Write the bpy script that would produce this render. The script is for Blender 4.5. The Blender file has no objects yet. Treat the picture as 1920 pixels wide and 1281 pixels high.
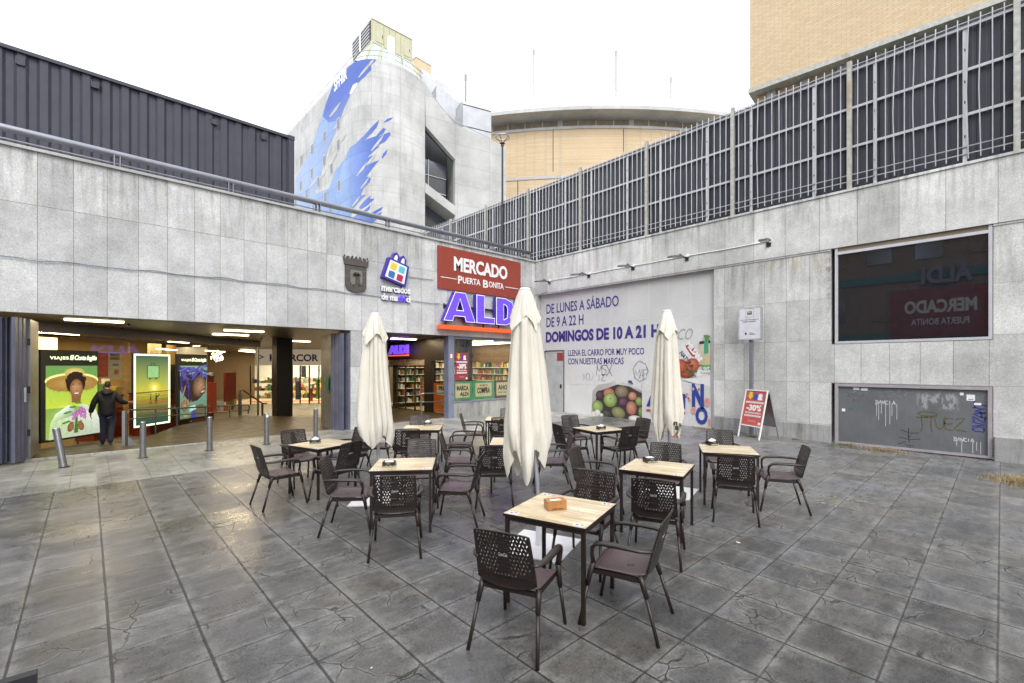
import bpy, bmesh, math, random
from mathutils import Vector, Matrix
R = math.radians
pi = math.pi
S = bpy.context.scene
COL = S.collection
rnd = random.Random(7)

# ---------------------------------------------------------------- camera
# X runs along the market facade, Y along the retaining wall, camera above the origin
EYE = 2.0
FX = 865.0          # focal length in photo pixels (1920 wide)
HZ = 686.0          # horizon row in the photo
AZ = R(46.7)
CA, SA = math.cos(AZ), math.sin(AZ)
cam = bpy.data.cameras.new('camera')
cam.sensor_width = 36
cam.lens = 36 * FX / 1920
cam.shift_y = (HZ - 640.5) / 1920
cam.clip_start = 0.05
cam.clip_end = 800
co = bpy.data.objects.new('camera', cam)
co.location = (0, 0, EYE)
co.rotation_euler = (R(90), 0, AZ - R(90))
COL.objects.link(co)
S.camera = co

# ---------------------------------------------------------------- sky and sun
w = bpy.data.worlds.new('World')
S.world = w
w.use_nodes = True
nt = w.node_tree
bg = nt.nodes['Background']
sky = nt.nodes.new('ShaderNodeTexSky')
sky.sky_type = 'NISHITA'
sky.sun_disc = False
sky.sun_elevation = R(52)
sky.sun_rotation = R(218)
sky.air_density = 1.0
sky.dust_density = 4.0
hs = nt.nodes.new('ShaderNodeHueSaturation')
hs.inputs['Saturation'].default_value = 0.12
nt.links.new(sky.outputs[0], hs.inputs['Color'])
mx = nt.nodes.new('ShaderNodeMix')
mx.data_type = 'RGBA'
mx.inputs[0].default_value = 0.62
nt.links.new(hs.outputs[0], mx.inputs[6])
mx.inputs[7].default_value = (9.2, 9.5, 10.0, 1)      # the even cloud layer
nt.links.new(mx.outputs[2], bg.inputs[0])
bg.inputs[1].default_value = 0.125
sl = bpy.data.lights.new('sun', 'SUN')
sl.energy = 0.8
sl.angle = R(25)
sl.color = (1, 0.97, 0.93)
so = bpy.data.objects.new('sun', sl)
so.rotation_euler = Vector((-0.55, -0.72, 0.85)).to_track_quat('Z', 'Y').to_euler()
COL.objects.link(so)
S.view_settings.view_transform = 'Standard'
S.view_settings.look = 'None'
S.view_settings.gamma = 1
S.view_settings.exposure = 1.10
S.cycles.max_bounces = 8
S.cycles.transparent_max_bounces = 16
S.cycles.sample_clamp_indirect = 4
S.cycles.caustics_reflective = False
S.cycles.caustics_refractive = False

# ---------------------------------------------------------------- measuring helpers
def facs(px):
    t = (px - 960) / FX
    return CA + SA * t, SA - CA * t
def at_d(px, py, d):
    a, b = facs(px)
    return Vector((a * d, b * d, EYE + (HZ - py) * d / FX))
def on_x(px, py, X):
    return at_d(px, py, X / facs(px)[0])
def on_y(px, py, Y):
    return at_d(px, py, Y / facs(px)[1])
def gz(x, y):
    return 0.155 * max(0, min(x, 14.3)) / 14.05 * max(0, min(y, 14)) / 13.5

def wmx(o):
    m = o.matrix_basis.copy()
    while o.parent is not None:
        o = o.parent; m = o.matrix_basis @ m
    return m
# ---------------------------------------------------------------- mesh builder
class MB:
    def __init__(s, M=None):
        s.v = []; s.f = []; s.m = []; s.sm = []; s.M = M; s.mi = 0; s.smooth = False
    def add(s, vs, fs, mi=None, M=None):
        n = len(s.v)
        for p in vs:
            p = Vector(p)
            if M is not None: p = M @ p
            if s.M is not None: p = s.M @ p
            s.v.append(p)
        for f in fs:
            s.f.append([i + n for i in f]); s.m.append(s.mi if mi is None else mi); s.sm.append(s.smooth)
        return s
    def box(s, a, b, mi=None, M=None):
        x0, y0, z0 = a; x1, y1, z1 = b
        vs = [(x0,y0,z0),(x1,y0,z0),(x1,y1,z0),(x0,y1,z0),(x0,y0,z1),(x1,y0,z1),(x1,y1,z1),(x0,y1,z1)]
        return s.add(vs, [(0,3,2,1),(4,5,6,7),(0,1,5,4),(1,2,6,5),(2,3,7,6),(3,0,4,7)], mi, M)
    def quad(s, a, b, c, d, mi=None):
        return s.add([a,b,c,d], [(0,1,2,3)], mi)
    def tube(s, pts, r, n=8, mi=None, cap=True, sq=None):
        """tube along points; r a number or one per point; sq=(rx,ry) for flattened"""
        pts = [Vector(p) for p in pts]
        k = len(pts); vs = []
        prev = None
        for i, p in enumerate(pts):
            t = (pts[min(i+1,k-1)] - pts[max(i-1,0)]).normalized()
            if prev is None:
                up = Vector((0,0,1)) if abs(t.z) < .9 else Vector((1,0,0))
                x = t.cross(up).normalized()
            else:
                x = (prev - t * prev.dot(t)).normalized()
            prev = x
            y = t.cross(x)
            rr = r[i] if isinstance(r, (list, tuple)) else r
            for j in range(n):
                a = 2*pi*(j+.5)/n
                fx, fy = (sq if sq else (1,1))
                vs.append(p + x*math.cos(a)*rr*fx + y*math.sin(a)*rr*fy)
        fs = []
        for i in range(k-1):
            for j in range(n):
                fs.append((i*n+j, i*n+(j+1)%n, (i+1)*n+(j+1)%n, (i+1)*n+j))
        if cap:
            fs.append(tuple(reversed(range(n)))); fs.append(tuple(range((k-1)*n, k*n)))
        return s.add(vs, fs, mi)
    def lathe(s, prof, n=20, c=(0,0,0), mi=None):
        vs = []
        for r, z in prof:
            for j in range(n):
                a = 2*pi*j/n
                vs.append((c[0]+r*math.cos(a), c[1]+r*math.sin(a), c[2]+z))
        fs = []
        for i in range(len(prof)-1):
            for j in range(n):
                fs.append((i*n+j, i*n+(j+1)%n, (i+1)*n+(j+1)%n, (i+1)*n+j))
        fs.append(tuple(reversed(range(n)))); fs.append(tuple(range((len(prof)-1)*n, len(prof)*n)))
        return s.add(vs, fs, mi)
    def prism(s, poly, z0, z1, mi=None, M=None):
        """polygon in local xy from z0 to z1"""
        n = len(poly)
        vs = [(x,y,z0) for x,y in poly] + [(x,y,z1) for x,y in poly]
        fs = [tuple(reversed(range(n))), tuple(range(n,2*n))]
        fs += [(i,(i+1)%n,n+(i+1)%n,n+i) for i in range(n)]
        return s.add(vs, fs, mi, M)
    def text(s, body, x0, y0, x1, y1, z=0.0, bold=0.0, depth=0.001, mi=None, M=None, spacing=1.0, italic=0):
        """lettering that fills the box x0..x1, y0..y1 (mirror when x1 < x0), thickness depth above z"""
        vs, fs = text_geo(body, bold, spacing, italic)
        ax = min(v[0] for v in vs); bx = max(v[0] for v in vs)
        ay = min(v[1] for v in vs); by = max(v[1] for v in vs)
        q = [(x0+(v[0]-ax)/(bx-ax)*(x1-x0), y0+(v[1]-ay)/(by-ay)*(y1-y0), z+(depth if v[2] > 0 else 0)) for v in vs]
        return s.add(q, fs, mi, M)
    def build(s, name, mats, parent=None, local=True):
        me = bpy.data.meshes.new(name)
        vs = s.v
        if parent is not None and not local:
            inv = wmx(parent).inverted(); vs = [inv @ Vector(p) for p in vs]
        me.from_pydata([tuple(p) for p in vs], [], s.f)
        if not isinstance(mats, (list, tuple)): mats = [mats]
        for m in mats: me.materials.append(m)
        me.polygons.foreach_set('material_index', s.m)
        me.polygons.foreach_set('use_smooth', s.sm)
        me.update()
        o = bpy.data.objects.new(name, me)
        COL.objects.link(o)
        if parent is not None: o.parent = parent
        return o
_tc = {}
def text_geo(body, bold, spacing, italic):
    key = (body, bold, spacing, italic)
    if key in _tc: return _tc[key]
    cu = bpy.data.curves.new('lettering', 'FONT')
    cu.body = body; cu.size = 1; cu.offset = bold; cu.extrude = .5; cu.space_character = spacing; cu.shear = italic
    cu.resolution_u = 3
    o = bpy.data.objects.new('lettering', cu); COL.objects.link(o)
    bpy.context.view_layer.update()
    me = bpy.data.meshes.new_from_object(o.evaluated_get(bpy.context.evaluated_depsgraph_get()))
    vs = [tuple(v.co) for v in me.vertices]; fs = [tuple(p.vertices) for p in me.polygons]
    bpy.data.objects.remove(o); bpy.data.curves.remove(cu); bpy.data.meshes.remove(me)
    _tc[key] = (vs, fs)
    return vs, fs

def tag(o, label=None, cat=None, group=None, kind=None):
    if label: o['label'] = label
    if cat: o['category'] = cat
    if group: o['group'] = group
    if kind: o['kind'] = kind
    return o
def thing(name, label, cat, loc=(0,0,0), rz=0, group=None, M=None):
    o = bpy.data.objects.new(name, None); COL.objects.link(o)
    o.empty_display_size = .2
    if M is not None: o.matrix_world = M
    else:
        o.matrix_world = Matrix.Translation(loc) @ Matrix.Rotation(rz, 4, 'Z')
    return tag(o, label, cat, group)
def frame(O, U, V=(0,0,1)):
    """matrix: local x along U, local y up along V, local z out of the wall"""
    U = Vector(U).normalized(); V = Vector(V).normalized(); N = U.cross(V)
    M = Matrix((( U.x,V.x,N.x,O[0]),(U.y,V.y,N.y,O[1]),(U.z,V.z,N.z,O[2]),(0,0,0,1)))
    return M
def copy_tree(o, parent=None):
    c = o.copy(); COL.objects.link(c); c.parent = parent
    for ch in list(o.children): copy_tree(ch, c)
    return c

# ---------------------------------------------------------------- materials
class NT:
    def __init__(s, name):
        s.mat = bpy.data.materials.new(name); s.mat.use_nodes = True
        s.t = s.mat.node_tree; s.n = s.t.nodes
        s.b = s.n['Principled BSDF']; s.out = s.n['Material Output']
    def L(s, a, b): s.t.links.new(a, b)
    def inp(s, sock, v):
        if hasattr(v, 'links') or isinstance(v, bpy.types.NodeSocket): s.L(v, sock)
        else: sock.default_value = v
    def m(s, op, a, b=0.0, c=0.0, clamp=False):
        nd = s.n.new('ShaderNodeMath'); nd.operation = op; nd.use_clamp = clamp
        s.inp(nd.inputs[0], a); s.inp(nd.inputs[1], b); s.inp(nd.inputs[2], c)
        return nd.outputs[0]
    def pos(s, obj=False):
        if obj: return s.n.new('ShaderNodeTexCoord').outputs['Object']
        return s.n.new('ShaderNodeNewGeometry').outputs['Position']
    def sep(s, v):
        nd = s.n.new('ShaderNodeSeparateXYZ'); s.L(v, nd.inputs[0]); return nd.outputs
    def comb(s, x, y, z=0.0):
        nd = s.n.new('ShaderNodeCombineXYZ')
        for i, q in enumerate((x,y,z)): s.inp(nd.inputs[i], q)
        return nd.outputs[0]
    def scale(s, v, sc):
        nd = s.n.new('ShaderNodeVectorMath'); nd.operation = 'MULTIPLY'; s.L(v, nd.inputs[0]); nd.inputs[1].default_value = sc
        return nd.outputs[0]
    def noise(s, v, sc, det=3, rough=.55, dist=0):
        nd = s.n.new('ShaderNodeTexNoise'); s.L(v, nd.inputs['Vector'])
        nd.inputs['Scale'].default_value = sc; nd.inputs['Detail'].default_value = det
        nd.inputs['Roughness'].default_value = rough; nd.inputs['Distortion'].default_value = dist
        return nd.outputs['Fac']
    def vor(s, v, sc, feat='F1', rand=1):
        nd = s.n.new('ShaderNodeTexVoronoi'); nd.feature = feat; s.L(v, nd.inputs['Vector'])
        nd.inputs['Scale'].default_value = sc; nd.inputs['Randomness'].default_value = rand
        return nd.outputs['Distance']
    def white(s, v):
        nd = s.n.new('ShaderNodeTexWhiteNoise'); nd.noise_dimensions = '2D'; s.L(v, nd.inputs['Vector']); return nd.outputs['Value']
    def mr(s, v, a, b, c=0.0, d=1.0):
        nd = s.n.new('ShaderNodeMapRange'); s.L(v, nd.inputs[0])
        for i, q in enumerate((a,b,c,d)): nd.inputs[i+1].default_value = q
        return nd.outputs[0]
    def mix(s, f, a, b, mode='MIX'):
        nd = s.n.new('ShaderNodeMix'); nd.data_type = 'RGBA'; nd.blend_type = mode
        s.inp(nd.inputs[0], f)
        for k, q in ((6,a),(7,b)):
            if isinstance(q, tuple): nd.inputs[k].default_value = (*q[:3], 1)
            else: s.L(q, nd.inputs[k])
        return nd.outputs[2]
    def mulc(s, col, f):
        """colour times a factor socket"""
        nd = s.n.new('ShaderNodeVectorMath'); nd.operation = 'SCALE'
        if isinstance(col, tuple): nd.inputs[0].default_value = col[:3]
        else: s.L(col, nd.inputs[0])
        s.L(f, nd.inputs['Scale']); return nd.outputs[0]
    def bump(s, h, dist=.01, strength=1.0):
        nd = s.n.new('ShaderNodeBump'); nd.inputs['Distance'].default_value = dist; nd.inputs['Strength'].default_value = strength
        s.L(h, nd.inputs['Height']); s.L(nd.outputs[0], s.b.inputs['Normal']); return nd
    def col(s, c): s.inp(s.b.inputs['Base Color'], (*c[:3],1) if isinstance(c, tuple) else c)
    def rough(s, r): s.inp(s.b.inputs['Roughness'], r)
    def cells(s, u, v, wd, h, u0=0., v0=0., jw=.008, jh=.008):
        """panel grid: (joint mask 0..1, random per panel, edge distance u)"""
        a = s.m('DIVIDE', s.m('SUBTRACT', u, u0), wd); b = s.m('DIVIDE', s.m('SUBTRACT', v, v0), h)
        fa = s.m('ABSOLUTE', s.m('SUBTRACT', s.m('FRACT', s.m('ADD', a, .5)), .5))
        fb = s.m('ABSOLUTE', s.m('SUBTRACT', s.m('FRACT', s.m('ADD', b, .5)), .5))
        ja = s.m('LESS_THAN', fa, jw/2/wd); jb = s.m('LESS_THAN', fb, jh/2/h)
        rn = s.white(s.comb(s.m('FLOOR', a), s.m('FLOOR', b)))
        return s.m('MAXIMUM', ja, jb), rn
def plain(name, c, rough=.5, metal=0, var=.12, sc=6, bump=0, spec=None, emit=None, es=1, coat=0):
    t = NT(name); p = t.pos(True)
    if 'dark window' in name: t.b.inputs['IOR'].default_value = 1.75
    f = t.mr(t.noise(p, sc, 4), .25, .75, 1-var, 1+var)
    t.col(t.mulc(c, f)); t.rough(t.mr(t.noise(p, sc*2.3, 3), .3, .7, max(0,rough-.07), min(1,rough+.07)) if rough > .15 else rough)
    t.b.inputs['Metallic'].default_value = metal
    if spec is not None: t.b.inputs['Specular IOR Level'].default_value = spec
    if coat: t.b.inputs['Coat Weight'].default_value = coat
    if bump: t.bump(t.noise(p, 60, 3), bump)
    if emit: t.b.inputs['Emission Color'].default_value = (*emit,1); t.b.inputs['Emission Strength'].default_value = es
    return t.mat
def emis(name, c, st):
    return plain(name, c, .5, emit=c, es=st, var=.02)
def glass(name, tint=(1,1,1), refl=1.0):
    t = NT(name); t.n.remove(t.b)
    tr = t.n.new('ShaderNodeBsdfTransparent'); tr.inputs[0].default_value = (*tint,1)
    gl = t.n.new('ShaderNodeBsdfGlossy'); gl.inputs['Roughness'].default_value = .01
    lw = t.n.new('ShaderNodeLayerWeight'); lw.inputs[0].default_value = .5
    f = t.m('ADD', .055*refl, t.m('MULTIPLY', t.m('POWER', lw.outputs['Facing'], 4.0), .75), clamp=True)
    mxn = t.n.new('ShaderNodeMixShader'); t.L(f, mxn.inputs[0]); t.L(tr.outputs[0], mxn.inputs[1]); t.L(gl.outputs[0], mxn.inputs[2])
    t.L(mxn.outputs[0], t.out.inputs[0]); return t.mat
def granite(name, axis, wd, h, u0, v0, base=(.50,.50,.49), jv=True, topstain=None, zlim=None, rust=False, speck=1.0, joint=1.0):
    t = NT(name); p = t.pos(); x, y, z = t.sep(p)
    u = x if axis == 'x' else y
    if zlim is not None:   # no horizontal joint above zlim
        zz = t.m('MINIMUM', z, zlim)
    else: zz = z
    j, rn = t.cells(u, zz, wd, h, u0, v0, .009, .009)
    f = t.mr(rn, 0, 1, .81, 1.10)
    sp = t.mr(t.noise(p, 95, 2, .8), .34, .66, 1-.2*speck, 1+.17*speck)
    sp2 = t.mr(t.noise(p, 38, 3, .7), .3, .7, 1-.06*speck, 1+.05*speck)
    big = t.mr(t.noise(p, 1.1, 7, .74), .3, .70, .68, 1.14)
    pv = t.comb(t.m('MULTIPLY', u, 5.0), 0.0, t.m('MULTIPLY', z, .5))
    streak = t.mr(t.noise(pv, 1.0, 5, .7), .47, .70, 0, 1)
    if topstain:
        zt, rng = topstain
        near = t.mr(z, zt-rng, zt-.1, .12, 1)
        streak = t.m('MULTIPLY', streak, near)
    dirt = t.m('SUBTRACT', 1.0, t.m('MULTIPLY', streak, .46))
    f = t.m('MULTIPLY', t.m('MULTIPLY', f, sp), t.m('MULTIPLY', t.m('MULTIPLY', big, dirt), sp2))
    c = t.mulc(base, f)
    c = t.mix(t.m('MULTIPLY', streak, .3), c, t.mulc((.30,.27,.20), f))
    if rust:
        rm = t.m('MULTIPLY', t.mr(t.noise(t.comb(t.m('MULTIPLY', u, 9.0), 0.0, t.m('MULTIPLY', z, 1.2)), 1, 3, .6), .5, .64, 0, 1),
                 t.m('MULTIPLY', t.mr(z, 4.3, 5.0, 0, 1), t.m('MULTIPLY', t.mr(y, 2.6, 3.3, 0, 1), t.mr(y, 4.6, 5.0, 1, 0))))
        c = t.mix(t.m('MULTIPLY', rm, .75), c, (.36,.25,.06))
        dk = t.m('MULTIPLY', t.m('MULTIPLY', t.mr(t.m('ABSOLUTE', t.m('SUBTRACT', y, 3.04)), .02, .13, 1, 0), t.mr(z, 3.0, 4.9, .15, 1)), t.mr(t.noise(p, 9, 4, .7), .38, .6, 0, 1))
        c = t.mix(t.m('MULTIPLY', dk, .8), c, (.10,.09,.06))
    jc = t.mix(t.m('MULTIPLY', j, joint*.8), c, (.17,.16,.135))
    t.col(jc); t.rough(.62)
    hh = t.m('SUBTRACT', t.m('MULTIPLY', t.noise(p, 70, 3), .3), j)
    t.bump(hh, .004)
    return t.mat
MAT = {}
MAT['granite_L'] = granite('facade granite', 'x', .535, 1.10, .48, 3.07, topstain=(6.4,1.5), base=(.57,.575,.575), speck=1.7)
MAT['granite_R'] = granite('retaining wall granite', 'y', .55, 1.085, .18, .485, zlim=4.0, topstain=(5.1,1.6), rust=True, base=(.60,.60,.585), speck=1.7, joint=.75)
MAT['granite_Rtop'] = granite('coping granite', 'y', .80, 9, .05, .48, topstain=(6.45,1.3), base=(.60,.60,.585), speck=1.7)
MAT['granite_dark'] = granite('plinth granite', 'y', .80, 9, .1, -.5, base=(.36,.36,.36))
MAT['granite_low'] = granite('window wall granite', 'x', 1.1, 9, .2, -.5, base=(.40,.40,.37))

def ground_mat():
    t = NT('wet stone paving'); p = t.pos(); x, y, z = t.sep(p)
    xs = t.m('SUBTRACT', x, t.m('MULTIPLY', y, .012))
    wv = t.m('MULTIPLY', t.m('SUBTRACT', t.noise(p, 2.2, 2), .5), .007)
    xs = t.m('ADD', xs, wv); ys = t.m('ADD', y, wv)
    TX, TY = .510, .525
    a = t.m('DIVIDE', t.m('SUBTRACT', xs, .118), TX); b = t.m('DIVIDE', t.m('SUBTRACT', ys, 2.12), TY)
    fa = t.m('ABSOLUTE', t.m('SUBTRACT', t.m('FRACT', t.m('ADD', a, .5)), .5))
    fb = t.m('ABSOLUTE', t.m('SUBTRACT', t.m('FRACT', t.m('ADD', b, .5)), .5))
    jn = t.noise(p, 5, 3)
    ja = t.mr(fa, .010, .021, 1, 0)
    jb = t.m('MULTIPLY', t.mr(fb, .007, .017, 1, 0), t.mr(jn, .30, .5, .55, 1.0))
    # lighter slabs by the entrance
    far = t.mr(y, 10.34, 10.36, 0, 1)
    a2 = t.m('DIVIDE', t.m('SUBTRACT', xs, .31), .53); b2 = t.m('DIVIDE', t.m('SUBTRACT', ys, 10.35), 1.35)
    fa2 = t.m('ABSOLUTE', t.m('SUBTRACT', t.m('FRACT', t.m('ADD', a2, .5)), .5))
    fb2 = t.m('ABSOLUTE', t.m('SUBTRACT', t.m('FRACT', t.m('ADD', b2, .5)), .5))
    j2 = t.m('MULTIPLY', t.m('MAXIMUM', t.m('LESS_THAN', fa2, .009), t.m('LESS_THAN', fb2, .004)), .6)
    j = t.m('ADD', t.m('MULTIPLY', t.m('MAXIMUM', t.m('MULTIPLY', ja, .9), t.m('MULTIPLY', jb, .75)), t.m('SUBTRACT', 1.0, far)), t.m('MULTIPLY', j2, far), clamp=True)
    rn = t.white(t.comb(t.m('FLOOR', a), t.m('FLOOR', b)))
    rn2 = t.white(t.comb(t.m('FLOOR', b), t.m('FLOOR', a)))
    # cracks in some slabs
    wp = t.n.new('ShaderNodeVectorMath'); wp.operation = 'ADD'; t.L(p, wp.inputs[0])
    ns = t.n.new('ShaderNodeTexNoise'); ns.inputs['Scale'].default_value = 4; t.L(p, ns.inputs['Vector'])
    t.L(t.scale(ns.outputs['Color'], (.25,.25,0)), wp.inputs[1])
    cr = t.vor(wp.outputs[0], 3.1, 'DISTANCE_TO_EDGE')
    crz = t.m('MULTIPLY', t.m('GREATER_THAN', rn2, .50), t.m('MULTIPLY', t.mr(t.noise(p, 1.7, 2), .45, .58, 0, 1), t.m('SUBTRACT', 1.0, far)))
    crm = t.m('MULTIPLY', t.mr(cr, .004, .022, 1, 0), crz)
    mott = t.noise(p, 4.2, 8, .74)
    mott2 = t.noise(p, .55, 4, .6)
    fine = t.noise(p, 52, 5, .88)
    cleft = t.noise(t.comb(t.m('MULTIPLY', x, 1.6), t.m('MULTIPLY', y, 5.5)), 1.6, 7, .74, .6)
    wet = t.mr(t.m('ADD', t.m('MULTIPLY', mott2, .62), t.m('MULTIPLY', mott, .38)), .42, .60, 0, 1)   # 1 = dry
    f = t.m('MULTIPLY', t.mr(rn, 0, 1, .74, 1.16), t.m('MULTIPLY', t.mr(mott, .30, .72, .80, 1.18), t.mr(cleft, .30, .70, .68, 1.30)))
    f = t.m('MULTIPLY', f, t.mr(fine, .32, .68, .55, 1.5))
    f = t.m('MULTIPLY', f, t.m('ADD', .80, t.m('MULTIPLY', wet, .30)))
    # paler strip against the retaining wall
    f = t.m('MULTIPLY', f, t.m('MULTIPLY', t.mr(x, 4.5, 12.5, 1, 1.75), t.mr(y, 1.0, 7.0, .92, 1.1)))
    c = t.mix(t.mr(t.noise(p, .8, 3), .4, .65, 0, 1), (.092,.092,.095), (.102,.097,.088))
    c = t.mix(far, c, (.20,.20,.185))
    c = t.mulc(c, f)
    # gum and grime spots
    gm = t.mr(t.vor(p, 3.3), .05, .075, 1, 0)
    gm2 = t.mr(t.vor(t.scale(p, (1.3,1,1)), 6.1), .045, .065, 1, 0)
    gmm = t.m('MULTIPLY', t.m('MAXIMUM', gm, t.m('MULTIPLY', gm2, t.m('GREATER_THAN', t.noise(p, 1.1, 1), .48))), .72)
    c = t.mix(gmm, c, (.04,.04,.045))
    c = t.mix(t.m('MULTIPLY', t.m('MAXIMUM', j, t.m('MULTIPLY', crm, .8)), .92), c, (.014,.012,.010))
    # pale chalky halo beside joints and cracks
    halo = t.m('MULTIPLY', t.m('MAXIMUM', t.m('MULTIPLY', t.mr(cr, .02, .09, 1, 0), crz), t.m('MAXIMUM', t.mr(fa, .03, .17, 1, 0), t.mr(fb, .02, .15, 1, 0))), t.mr(mott, .38, .62, 0, .42))
    halo = t.m('MULTIPLY', halo, t.m('SUBTRACT', 1.0, t.m('MAXIMUM', j, crm), clamp=True))
    c = t.mix(halo, c, t.mulc((.27,.268,.262), t.mr(fine, .32, .68, .6, 1.4)))
    t.col(c)
    t.rough(t.m('ADD', t.m('ADD', .20, t.m('MULTIPLY', wet, .25)), t.m('MULTIPLY', t.mr(fine, .3, .7), .12)))
    t.b.inputs['Specular IOR Level'].default_value = .34
    h = t.m('ADD', t.m('MULTIPLY', t.m('MAXIMUM', j, crm), -1.0), t.m('ADD', t.m('MULTIPLY', mott, .35), t.m('MULTIPLY', fine, .10)))
    t.bump(h, .006, .8)
    return t.mat
MAT['ground'] = ground_mat()
def floor_mat(name, c, rough, w=.6):
    t = NT(name); p = t.pos(); x, y, z = t.sep(p)
    j, rn = t.cells(x, y, w, w, 0, 0, .006, .006)
    f = t.m('MULTIPLY', t.mr(rn, 0, 1, .92, 1.05), t.mr(t.noise(p, 80, 2, .8), .3, .7, .85, 1.15))
    t.b.inputs['Specular IOR Level'].default_value = .5 if rough < .37 else .25
    t.col(t.mix(t.m('MULTIPLY', j, .5), t.mulc(c, f), (.05,.045,.04))); t.rough(t.mr(t.noise(p, 3, 4), .3, .7, rough-.08, rough+.08))
    return t.mat
MAT['floor_in'] = floor_mat('mall floor terrazzo', (.20,.165,.115), .36)
MAT['floor_out'] = floor_mat('entrance paving', (.062,.046,.027), .40, .55)
MAT['ramp'] = floor_mat('ramp stone', (.075,.063,.055), .4, .7)
def brick_mat(name, c1, c2, mortar, ax='x', sc=1.0):
    t = NT(name); p = t.pos(); x, y, z = t.sep(p)
    bt = t.n.new('ShaderNodeTexBrick')
    u = t.m('ADD', x, y)
    t.L(t.comb(u, z), bt.inputs['Vector'])
    bt.inputs['Scale'].default_value = 1; bt.inputs['Brick Width'].default_value = .26*sc; bt.inputs['Row Height'].default_value = .075*sc
    bt.inputs['Mortar Size'].default_value = .012*sc; bt.inputs['Color1'].default_value = (*c1,1); bt.inputs['Color2'].default_value = (*c2,1); bt.inputs['Mortar'].default_value = (*mortar,1)
    f = t.m('MULTIPLY', t.mr(t.noise(p, .25, 6, .6), .3, .7, .93, 1.05), t.mr(t.noise(p, 7, 3, .7), .3, .7, .94, 1.06))
    t.col(t.mulc(bt.outputs['Color'], f)); t.rough(.8)
    return t.mat
MAT['brick'] = brick_mat('buff brick', (.60,.46,.29), (.53,.395,.24), (.43,.345,.235))
MAT['brick_far'] = brick_mat('buff brick far', (.58,.44,.275), (.50,.37,.22), (.40,.33,.24), sc=1.6)
def concrete(name, c, panels=None):
    t = NT(name); p = t.pos(); x, y, z = t.sep(p)
    f = t.m('MULTIPLY', t.mr(t.noise(p, .35, 6, .65), .3, .72, .84, 1.12), t.mr(t.noise(p, 2.4, 5, .7), .3, .7, .93, 1.07))
    st = t.mr(t.noise(t.comb(t.m('MULTIPLY', t.m('ADD', x, y), 1.6), t.m('MULTIPLY', z, .12)), 1, 4, .7), .5, .75, 1, .78)
    c2 = t.mulc(c, t.m('MULTIPLY', f, st))
    if panels:
        u = x if panels == 'x' else y
        j, rn = t.cells(u, z, 2.9, 1.85, .4, .9, .05, .05)
        c2 = t.mix(t.m('MULTIPLY', j, .55), t.mulc(c2, t.mr(rn, 0, 1, .94, 1.05)), (.24,.24,.23))
    t.col(c2); t.rough(.75); return t.mat
MAT['concrete'] = concrete('pale concrete', (.50,.50,.49))
MAT['concrete_py'] = concrete('pale concrete panels y', (.52,.52,.51), 'y')
MAT['concrete_px'] = concrete('pale concrete panels x', (.50,.50,.49), 'x')
MAT['white_conc'] = plain('white painted concrete', (.82,.82,.81), .6, var=.05, sc=.8)
MAT['container'] = plain('slate container paint', (.036,.038,.058), .5, var=.14, sc=1.2)
MAT['sheet'] = plain('slate sheet', (.025,.027,.040), .5, var=.12, sc=.8)
MAT['galv'] = plain('galvanised steel', (.42,.42,.43), .42, .75, var=.16, sc=3)
def rusty(name):
    t = NT(name); p = t.pos()
    m = t.mr(t.noise(t.scale(p, (3,3,.9)), 1.2, 4, .6), .56, .68, 0, 1)
    t.col(t.mix(t.m('MULTIPLY', m, .55), t.mulc((.40,.40,.37), t.mr(t.noise(p, 9, 4), .3, .7, .8, 1.15)), (.30,.20,.08))); t.rough(.6)
    t.b.inputs['Metallic'].default_value = .25
    return t.mat
MAT['post'] = rusty('weathered fence post')
MAT['white_metal'] = plain('white metal', (.52,.52,.55), .45, .2, var=.08)
MAT['rail'] = plain('lilac grey rail paint', (.25,.26,.30), .38, .35, var=.1, sc=5)
MAT['bluegrey'] = plain('blue grey door paint', (.115,.12,.17), .45, .2, var=.22, sc=2.5)
MAT['bluegrey2'] = plain('blue grey frame paint', (.20,.22,.30), .45, .1, var=.15, sc=3)
MAT['leaf_metal'] = plain('scuffed door sheet', (.20,.19,.17), .4, .4, var=.2, sc=2)
MAT['steel'] = plain('brushed steel', (.30,.30,.30), .33, .85, var=.15, sc=8)
MAT['darkmetal'] = plain('dark metal', (.035,.035,.04), .45, .5)
MAT['black'] = plain('black paint', (.010,.009,.008), .4)
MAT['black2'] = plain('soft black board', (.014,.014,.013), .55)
MAT['frame_dark'] = plain('bronze frame', (.035,.026,.018), .4, .4)
MAT['white'] = plain('white paint', (.78,.78,.78), .45, var=.04)
MAT['cream_wall'] = plain('interior cream wall', (.30,.20,.085), .7)
MAT['brown_wall'] = plain('interior brown wall', (.14,.085,.04), .6)
MAT['ceiling'] = plain('metal ceiling', (.20,.16,.115), .42, .35, var=.1, sc=1)
MAT['soffit_band'] = plain('soffit granite', (.14,.125,.11), .6, var=.2, sc=40)
MAT['glass'] = glass('shop glass', (.93,.95,.93))
MAT['glass_dark'] = plain('dark window glass', (.012,.014,.018), .012, spec=1.0, var=.3)
MAT['glass_blue'] = plain('reflective blue glass', (.16,.18,.22), .12, .6, var=.1, sc=.3)
MAT['win_beige'] = plain('blind behind glass', (.24,.20,.15), .25, var=.25, sc=.5)
MAT['lamp_on'] = emis('lit lamp', (1,.84,.55), 6)
MAT['lamp_soft'] = emis('lit coffer', (1,.80,.25), 2.2)
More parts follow.
